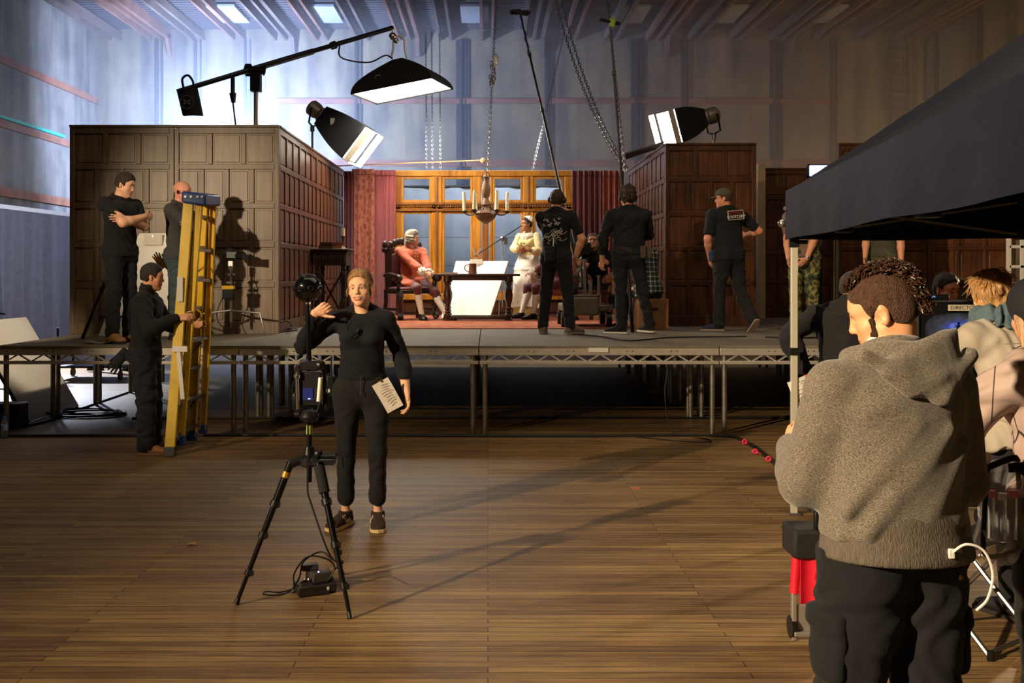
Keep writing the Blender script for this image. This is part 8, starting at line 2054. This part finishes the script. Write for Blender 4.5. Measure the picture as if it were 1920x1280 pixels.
# --- people round the dolly
def plaid():
    m, nt, bs = _nodes('plaid'); L = nt.links.new; tc = nt.nodes.new('ShaderNodeTexCoord'); sp = nt.nodes.new('ShaderNodeSeparateXYZ'); L(tc.outputs['Object'], sp.inputs[0])
    def band(o):
        w = nt.nodes.new('ShaderNodeMath'); w.operation = 'MULTIPLY'; w.inputs[1].default_value = 1/.062; L(o, w.inputs[0]); f = nt.nodes.new('ShaderNodeMath'); f.operation = 'FRACT'; L(w.outputs[0], f.inputs[0]); g = nt.nodes.new('ShaderNodeMath'); g.operation = 'LESS_THAN'; g.inputs[1].default_value = .24; L(f.outputs[0], g.inputs[0]); return g.outputs[0]
    ad = nt.nodes.new('ShaderNodeMath'); ad.operation = 'ADD'; L(band(sp.outputs['X']), ad.inputs[0]); L(band(sp.outputs['Z']), ad.inputs[1]); hf = nt.nodes.new('ShaderNodeMath'); hf.operation = 'MULTIPLY'; hf.inputs[1].default_value = .5; L(ad.outputs[0], hf.inputs[0])
    rp = nt.nodes.new('ShaderNodeValToRGB'); e = rp.color_ramp.elements; e[0].color = srgb('24302C'); e[1].color = srgb('C8CABC'); x = rp.color_ramp.elements.new(.5); x.color = srgb('6E7A70'); L(hf.outputs[0], rp.inputs['Fac']); L(rp.outputs['Color'], bs.inputs['Base Color']); bs.inputs['Roughness'].default_value = .9
    Y = 13.0; h = 1.70; b = V(X_at(1216, Y), Y, DECK); y = math.radians(22); F = V(-math.sin(y), math.cos(y), 0); R = V(math.cos(y), math.sin(y), 0)
    k = skeleton(h, b, 22, hipz=.52, lean=(-4, 16), feet=[b + F*.42 - R*.14, b + F*.42 + R*.14], knees=[V(0,0,1)+F*.5]*2, hands=[b + F*.5 + V(-.15,0,.65), b + F*.5 + V(.1,0,.65)], head=(10, 6, 0))
    o = body(k, 'person in green checked shirt sitting on the wooden box, back turned', 'CB8E6C', .008, hands=(dict(curl=.5), dict(curl=.5)))
    hair_cap(k, '1E1612', .012, voxel=.007); q = k.q; W = lambda x, y_, z: k.hc + (k.hR*x + k.hF*y_ + k.hU*z)*q
    S = SDF(.007); S.elp(W(0,-.012,.052), k.hR, k.hF, (.090*q,.108*q,.085*q), .01); S.cut(W(0,0,.025), -k.hU, .006); sdf_obj('cap', S, M_blk, o); mb = MB(); mb.grid(lambda u, v: W(-.055+.11*u, .085+.075*v*(1-.5*(2*u-1)**2), .032-.012*v), 6, 4, tuple(k.hU*.005)); obj('cap_peak', mb, M_blk, o)
    headphones(k)
    shirt(k, m, 'checked_shirt', o=.024, sl_o=.020, hem=-.05, wr=.007, seed=121); trousers(k, M_black_jean, o=.012, top=.02); shoes(k, mat('shoe_black', '141414', .6), voxel=.008)
plaid()
def operator():
    Y = 14.05; h = 1.66; b = V(X_at(1118, Y), Y, DECK); 
    k = skeleton(h, b, 165, hipz=.62, lean=(0, 34), feet=[b + V(.18,-.35,.25), b + V(-.18,-.35,.25)], knees=[V(.3,-.6,1), V(-.3,-.6,1)], hands=[V(b[0]+.12, Y-.48, DECK+.86), V(b[0]-.22, Y-.42, DECK+.80)], head=(10, -14, 0))
    o = body(k, 'camera operator in black leaning over the steel dolly between the headphone men', 'D0906E', .008, hands=(dict(curl=.7), dict(curl=.7)))
    hair_cap(k, '1A1210', .012, voxel=.007, bumpy=.004)
    q = k.q; W = lambda x, y_, z: k.hc + (k.hR*x + k.hF*y_ + k.hU*z)*q; mb = MB()
    for s in (-1, 1): mb.tube([W(s*.032 + .021*math.cos(a), .088, .004 + .016*math.sin(a)) for a in np.linspace(0, 6.283, 13)][:-1], .003, 4, closed=True)
    mb.tube([W(-.011,.09,.006), W(.011,.09,.006)], .003, 4); obj('spectacles', mb, M_plas, o)
    shirt(k, M_black_knit, 'jumper', o=.022, sl_o=.018, hem=-.03, wr=.006, seed=131); trousers(k, M_black_jean, o=.012, top=.02); shoes(k, mat('shoe_black', '141414', .6), voxel=.008)
operator()
def fairhair():
    Y = 15.3; h = 1.64; b = V(X_at(1122, Y), Y, DECK+.012)
    k = skeleton(h, b, 78, hipz=.55, female=True, feet=[b + V(-.38,-.14,0), b + V(-.38,.14,0)], knees=[V(-.5,0,1)]*2, head=(0, 8, 0), hands=[b + V(-.3,-.12,.62), b + V(-.3,.12,.62)])
    o = body(k, 'fair-haired person seated by the burgundy curtain beyond the dolly', 'D8A484', .0085, hands=(dict(curl=.5), dict(curl=.5)))
    S = SDF(.007); q = k.q; W = lambda x, y_, z: k.hc + (k.hR*x + k.hF*y_ + k.hU*z)*q; S.elp(W(0,-.02,.036), k.hR, k.hF, (.094*q,.110*q,.096*q), .01); S.ell(W(0,-.06,.0), W(0,-.07,-.12), k.hR, (.085*q,.06*q), (.08*q,.05*q), None, .03); S.cut(W(0,.05,.06), k.hF*.8 - k.hU*.3, .01); sdf_obj('hair', S, mat('hair_pale', 'C9A678', .5, var=.3, vscale=50, bump=.5, bscale=120), o, wr=.006, wscale=2)
    shirt(k, mat('dress_grey', '5A4E48', .85), 'dress_top', o=.02, sl_o=.016, hem=-.03, seed=141, voxel=.009); trousers(k, mat('dress_grey', '5A4E48', .85), 'skirt', o=.03, top=.03, voxel=.009); shoes(k, mat('shoe_black', '141414', .6), voxel=.009)
    t = thing('wooden_stool', 'plain wooden stool beneath the fair-haired seated person', 'stool', b); mb = MB(); mb.cyl(b + V(0,0,.40), b + V(0,0,.44), .18, n=20); obj('seat', mb, M_walnut, t, bevel=.006)
    for a in (45, 135, 225, 315): a = math.radians(a); mb = MB(); mb.cyl(b + V(.16*math.cos(a), .16*math.sin(a), 0), b + V(.11*math.cos(a), .11*math.sin(a), .40), .018, n=8); obj('leg', mb, M_walnut, t)
fairhair()
def passer():
    Y = 16.6; h = 1.75; b = V(X_at(214, Y), Y, 0)
    k = skeleton(h, b, 70, feet=[b + V(-.22,-.08,0), b + V(.22,.06,.04)], feet_pitch=(0, 35))
    o = body(k, 'person in dark clothes walking behind the flats, boots seen beneath the stage', 'CB8E6C', .009, hands=(dict(curl=.5), dict(curl=.5)), face=False)
    shirt(k, M_black_knit, 'jumper', o=.02, sl_o=.016, hem=-.03, seed=151, voxel=.009); trousers(k, M_cargo, o=.014, top=.02, voxel=.009); shoes(k, mat('boot_black', '16140F', .6), high=.08, name='boot', bulk=.006, voxel=.008); hair_cap(k, '1E1612', .01, voxel=.008)
passer()
# ------------------------------------------------------------------ light
def spot(name, loc, target, energy, size=45, blend=.5, col=(1,1,1), rad=.12):
    l = bpy.data.lights.new(name, 'SPOT'); l.energy = energy; l.spot_size = math.radians(size); l.spot_blend = blend; l.color = col; l.shadow_soft_size = rad
    o = bpy.data.objects.new(name, l); COL.objects.link(o); o.location = tuple(loc); d = Vector(tuple(target)) - Vector(tuple(loc)); o.rotation_euler = d.to_track_quat('-Z', 'Y').to_euler(); return o
def area(name, loc, target, energy, sx, sy=None, col=(1,1,1), spread=180):
    l = bpy.data.lights.new(name, 'AREA'); l.energy = energy; l.shape = 'RECTANGLE'; l.size = sx; l.size_y = sy or sx; l.color = col; l.spread = math.radians(spread)
    o = bpy.data.objects.new(name, l); COL.objects.link(o); o.location = tuple(loc); d = Vector(tuple(target)) - Vector(tuple(loc)); o.rotation_euler = d.to_track_quat('-Z', 'Y').to_euler(); return o
WARM = (1.0, .66, .34); WARM2 = (1.0, .77, .50); COOL = (.36, .52, 1.0); COOL2 = (.80, .87, 1.0)
spot('key_spot', (-10.0, -3.5, 6.0), (5.2, 6.7, 2.1), 18500, 46, 1.0, WARM2, .14)
spot('cross_spot', (-6.3, 2.5, 3.5), (-2.95, 12, 2.2), 2600, 22, 1.0, WARM2, .12)
spot('added_ladder_spot', (-6.3, 2.5, 3.6), (-2.95, 9.1, 1.2), 1500, 22, .9, WARM2, .1)  # added to brighten the ladder and its handler
spot('board_spot', (-3.6, 6.4, 4.4), (-5.4, 11.7, .75), 1300, 13, .6, WARM2, .1)
spot('added_drape_spot', (-5.6, 19.0, 3.1), (-10.2, 22.5, 1.6), 520, 80, .8, COOL2, .2)  # added cool light to lift the grey drape
# cool lamp hidden behind the flats, firing up the hall wall and down on the floor behind
spot('blue_back_lamp', (-6.6, 23.6, 4.7), (-6.6, 28.0, 5.4), 12500, 175, .5, COOL, .25)
spot('floor_back_lamp', (-8.6, 18.5, 3.3), (-6.9, 15.6, 0), 3600, 50, .6, COOL2, .2)
area('window_back_lamp', (.0, 17.75, 4.5), (-.0, 18.6, 1.6), 160, 3.6, .4, COOL2)
# warm light over the monitor side from further up the hall
spot('rim_spot', (7.9, 10.0, 1.95), (2.6, 5.0, 1.62), 2600, 46, .8, WARM2, .08)
spot('wall_warm', (9.5, 17.5, 1.0), (9.0, 28, 5.0), 1500, 110, .7, WARM, .3)
area('house_fill', (1.5, 8.0, 7.6), (1.5, 10, 0), 210, 9, 7, (1.0, .80, .58))
w = bpy.data.worlds.new('hall_ambient'); scene.world = w; w.use_nodes = True; w.node_tree.nodes['Background'].inputs[0].default_value = (.0, .0, .0, 1)
# haze in the air over the rear of the hall
HZ = True
if HZ:
    hm = bpy.data.materials.new('stage_haze'); hm.use_nodes = True; nt = hm.node_tree; nt.nodes.remove(nt.nodes['Principled BSDF'])
    vs = nt.nodes.new('ShaderNodeVolumeScatter'); vs.inputs['Density'].default_value = .048; vs.inputs['Anisotropy'].default_value = .25; vs.inputs['Color'].default_value = (1,1,1,1); nt.links.new(vs.outputs[0], nt.nodes['Material Output'].inputs['Volume'])
    o = obj('haze', MB().bb(HL+.02, HR-.02, 19.3, HB-.1, 3.46, HC+.5), hm, smooth=0); tag(o, 'blue lit haze hanging high in the hall behind the set', 'haze', None, 'stuff')
# ------------------------------------------------------------------ camera
cam = bpy.data.cameras.new('camera'); co = bpy.data.objects.new('camera', cam); COL.objects.link(co); scene.camera = co
co.location = (0, 0, CAMZ); co.rotation_euler = (math.radians(90), 0, 0)
cam.sensor_width = 36; cam.lens = FPX/1920*36; cam.shift_x = (960-VPX)/1920; cam.shift_y = (VPY-640)/1920; cam.clip_end = 200
scene.view_settings.view_transform = 'Standard'; scene.view_settings.look = 'None'; scene.view_settings.exposure = 0; scene.view_settings.gamma = 1; scene.view_settings.use_curve_mapping = False
scene.cycles.use_denoising = True; scene.cycles.max_bounces = 6; scene.cycles.diffuse_bounces = 3; scene.cycles.glossy_bounces = 3; scene.cycles.transparent_max_bounces = 8; scene.cycles.volume_bounces = 1
scene.cycles.sample_clamp_indirect = 4
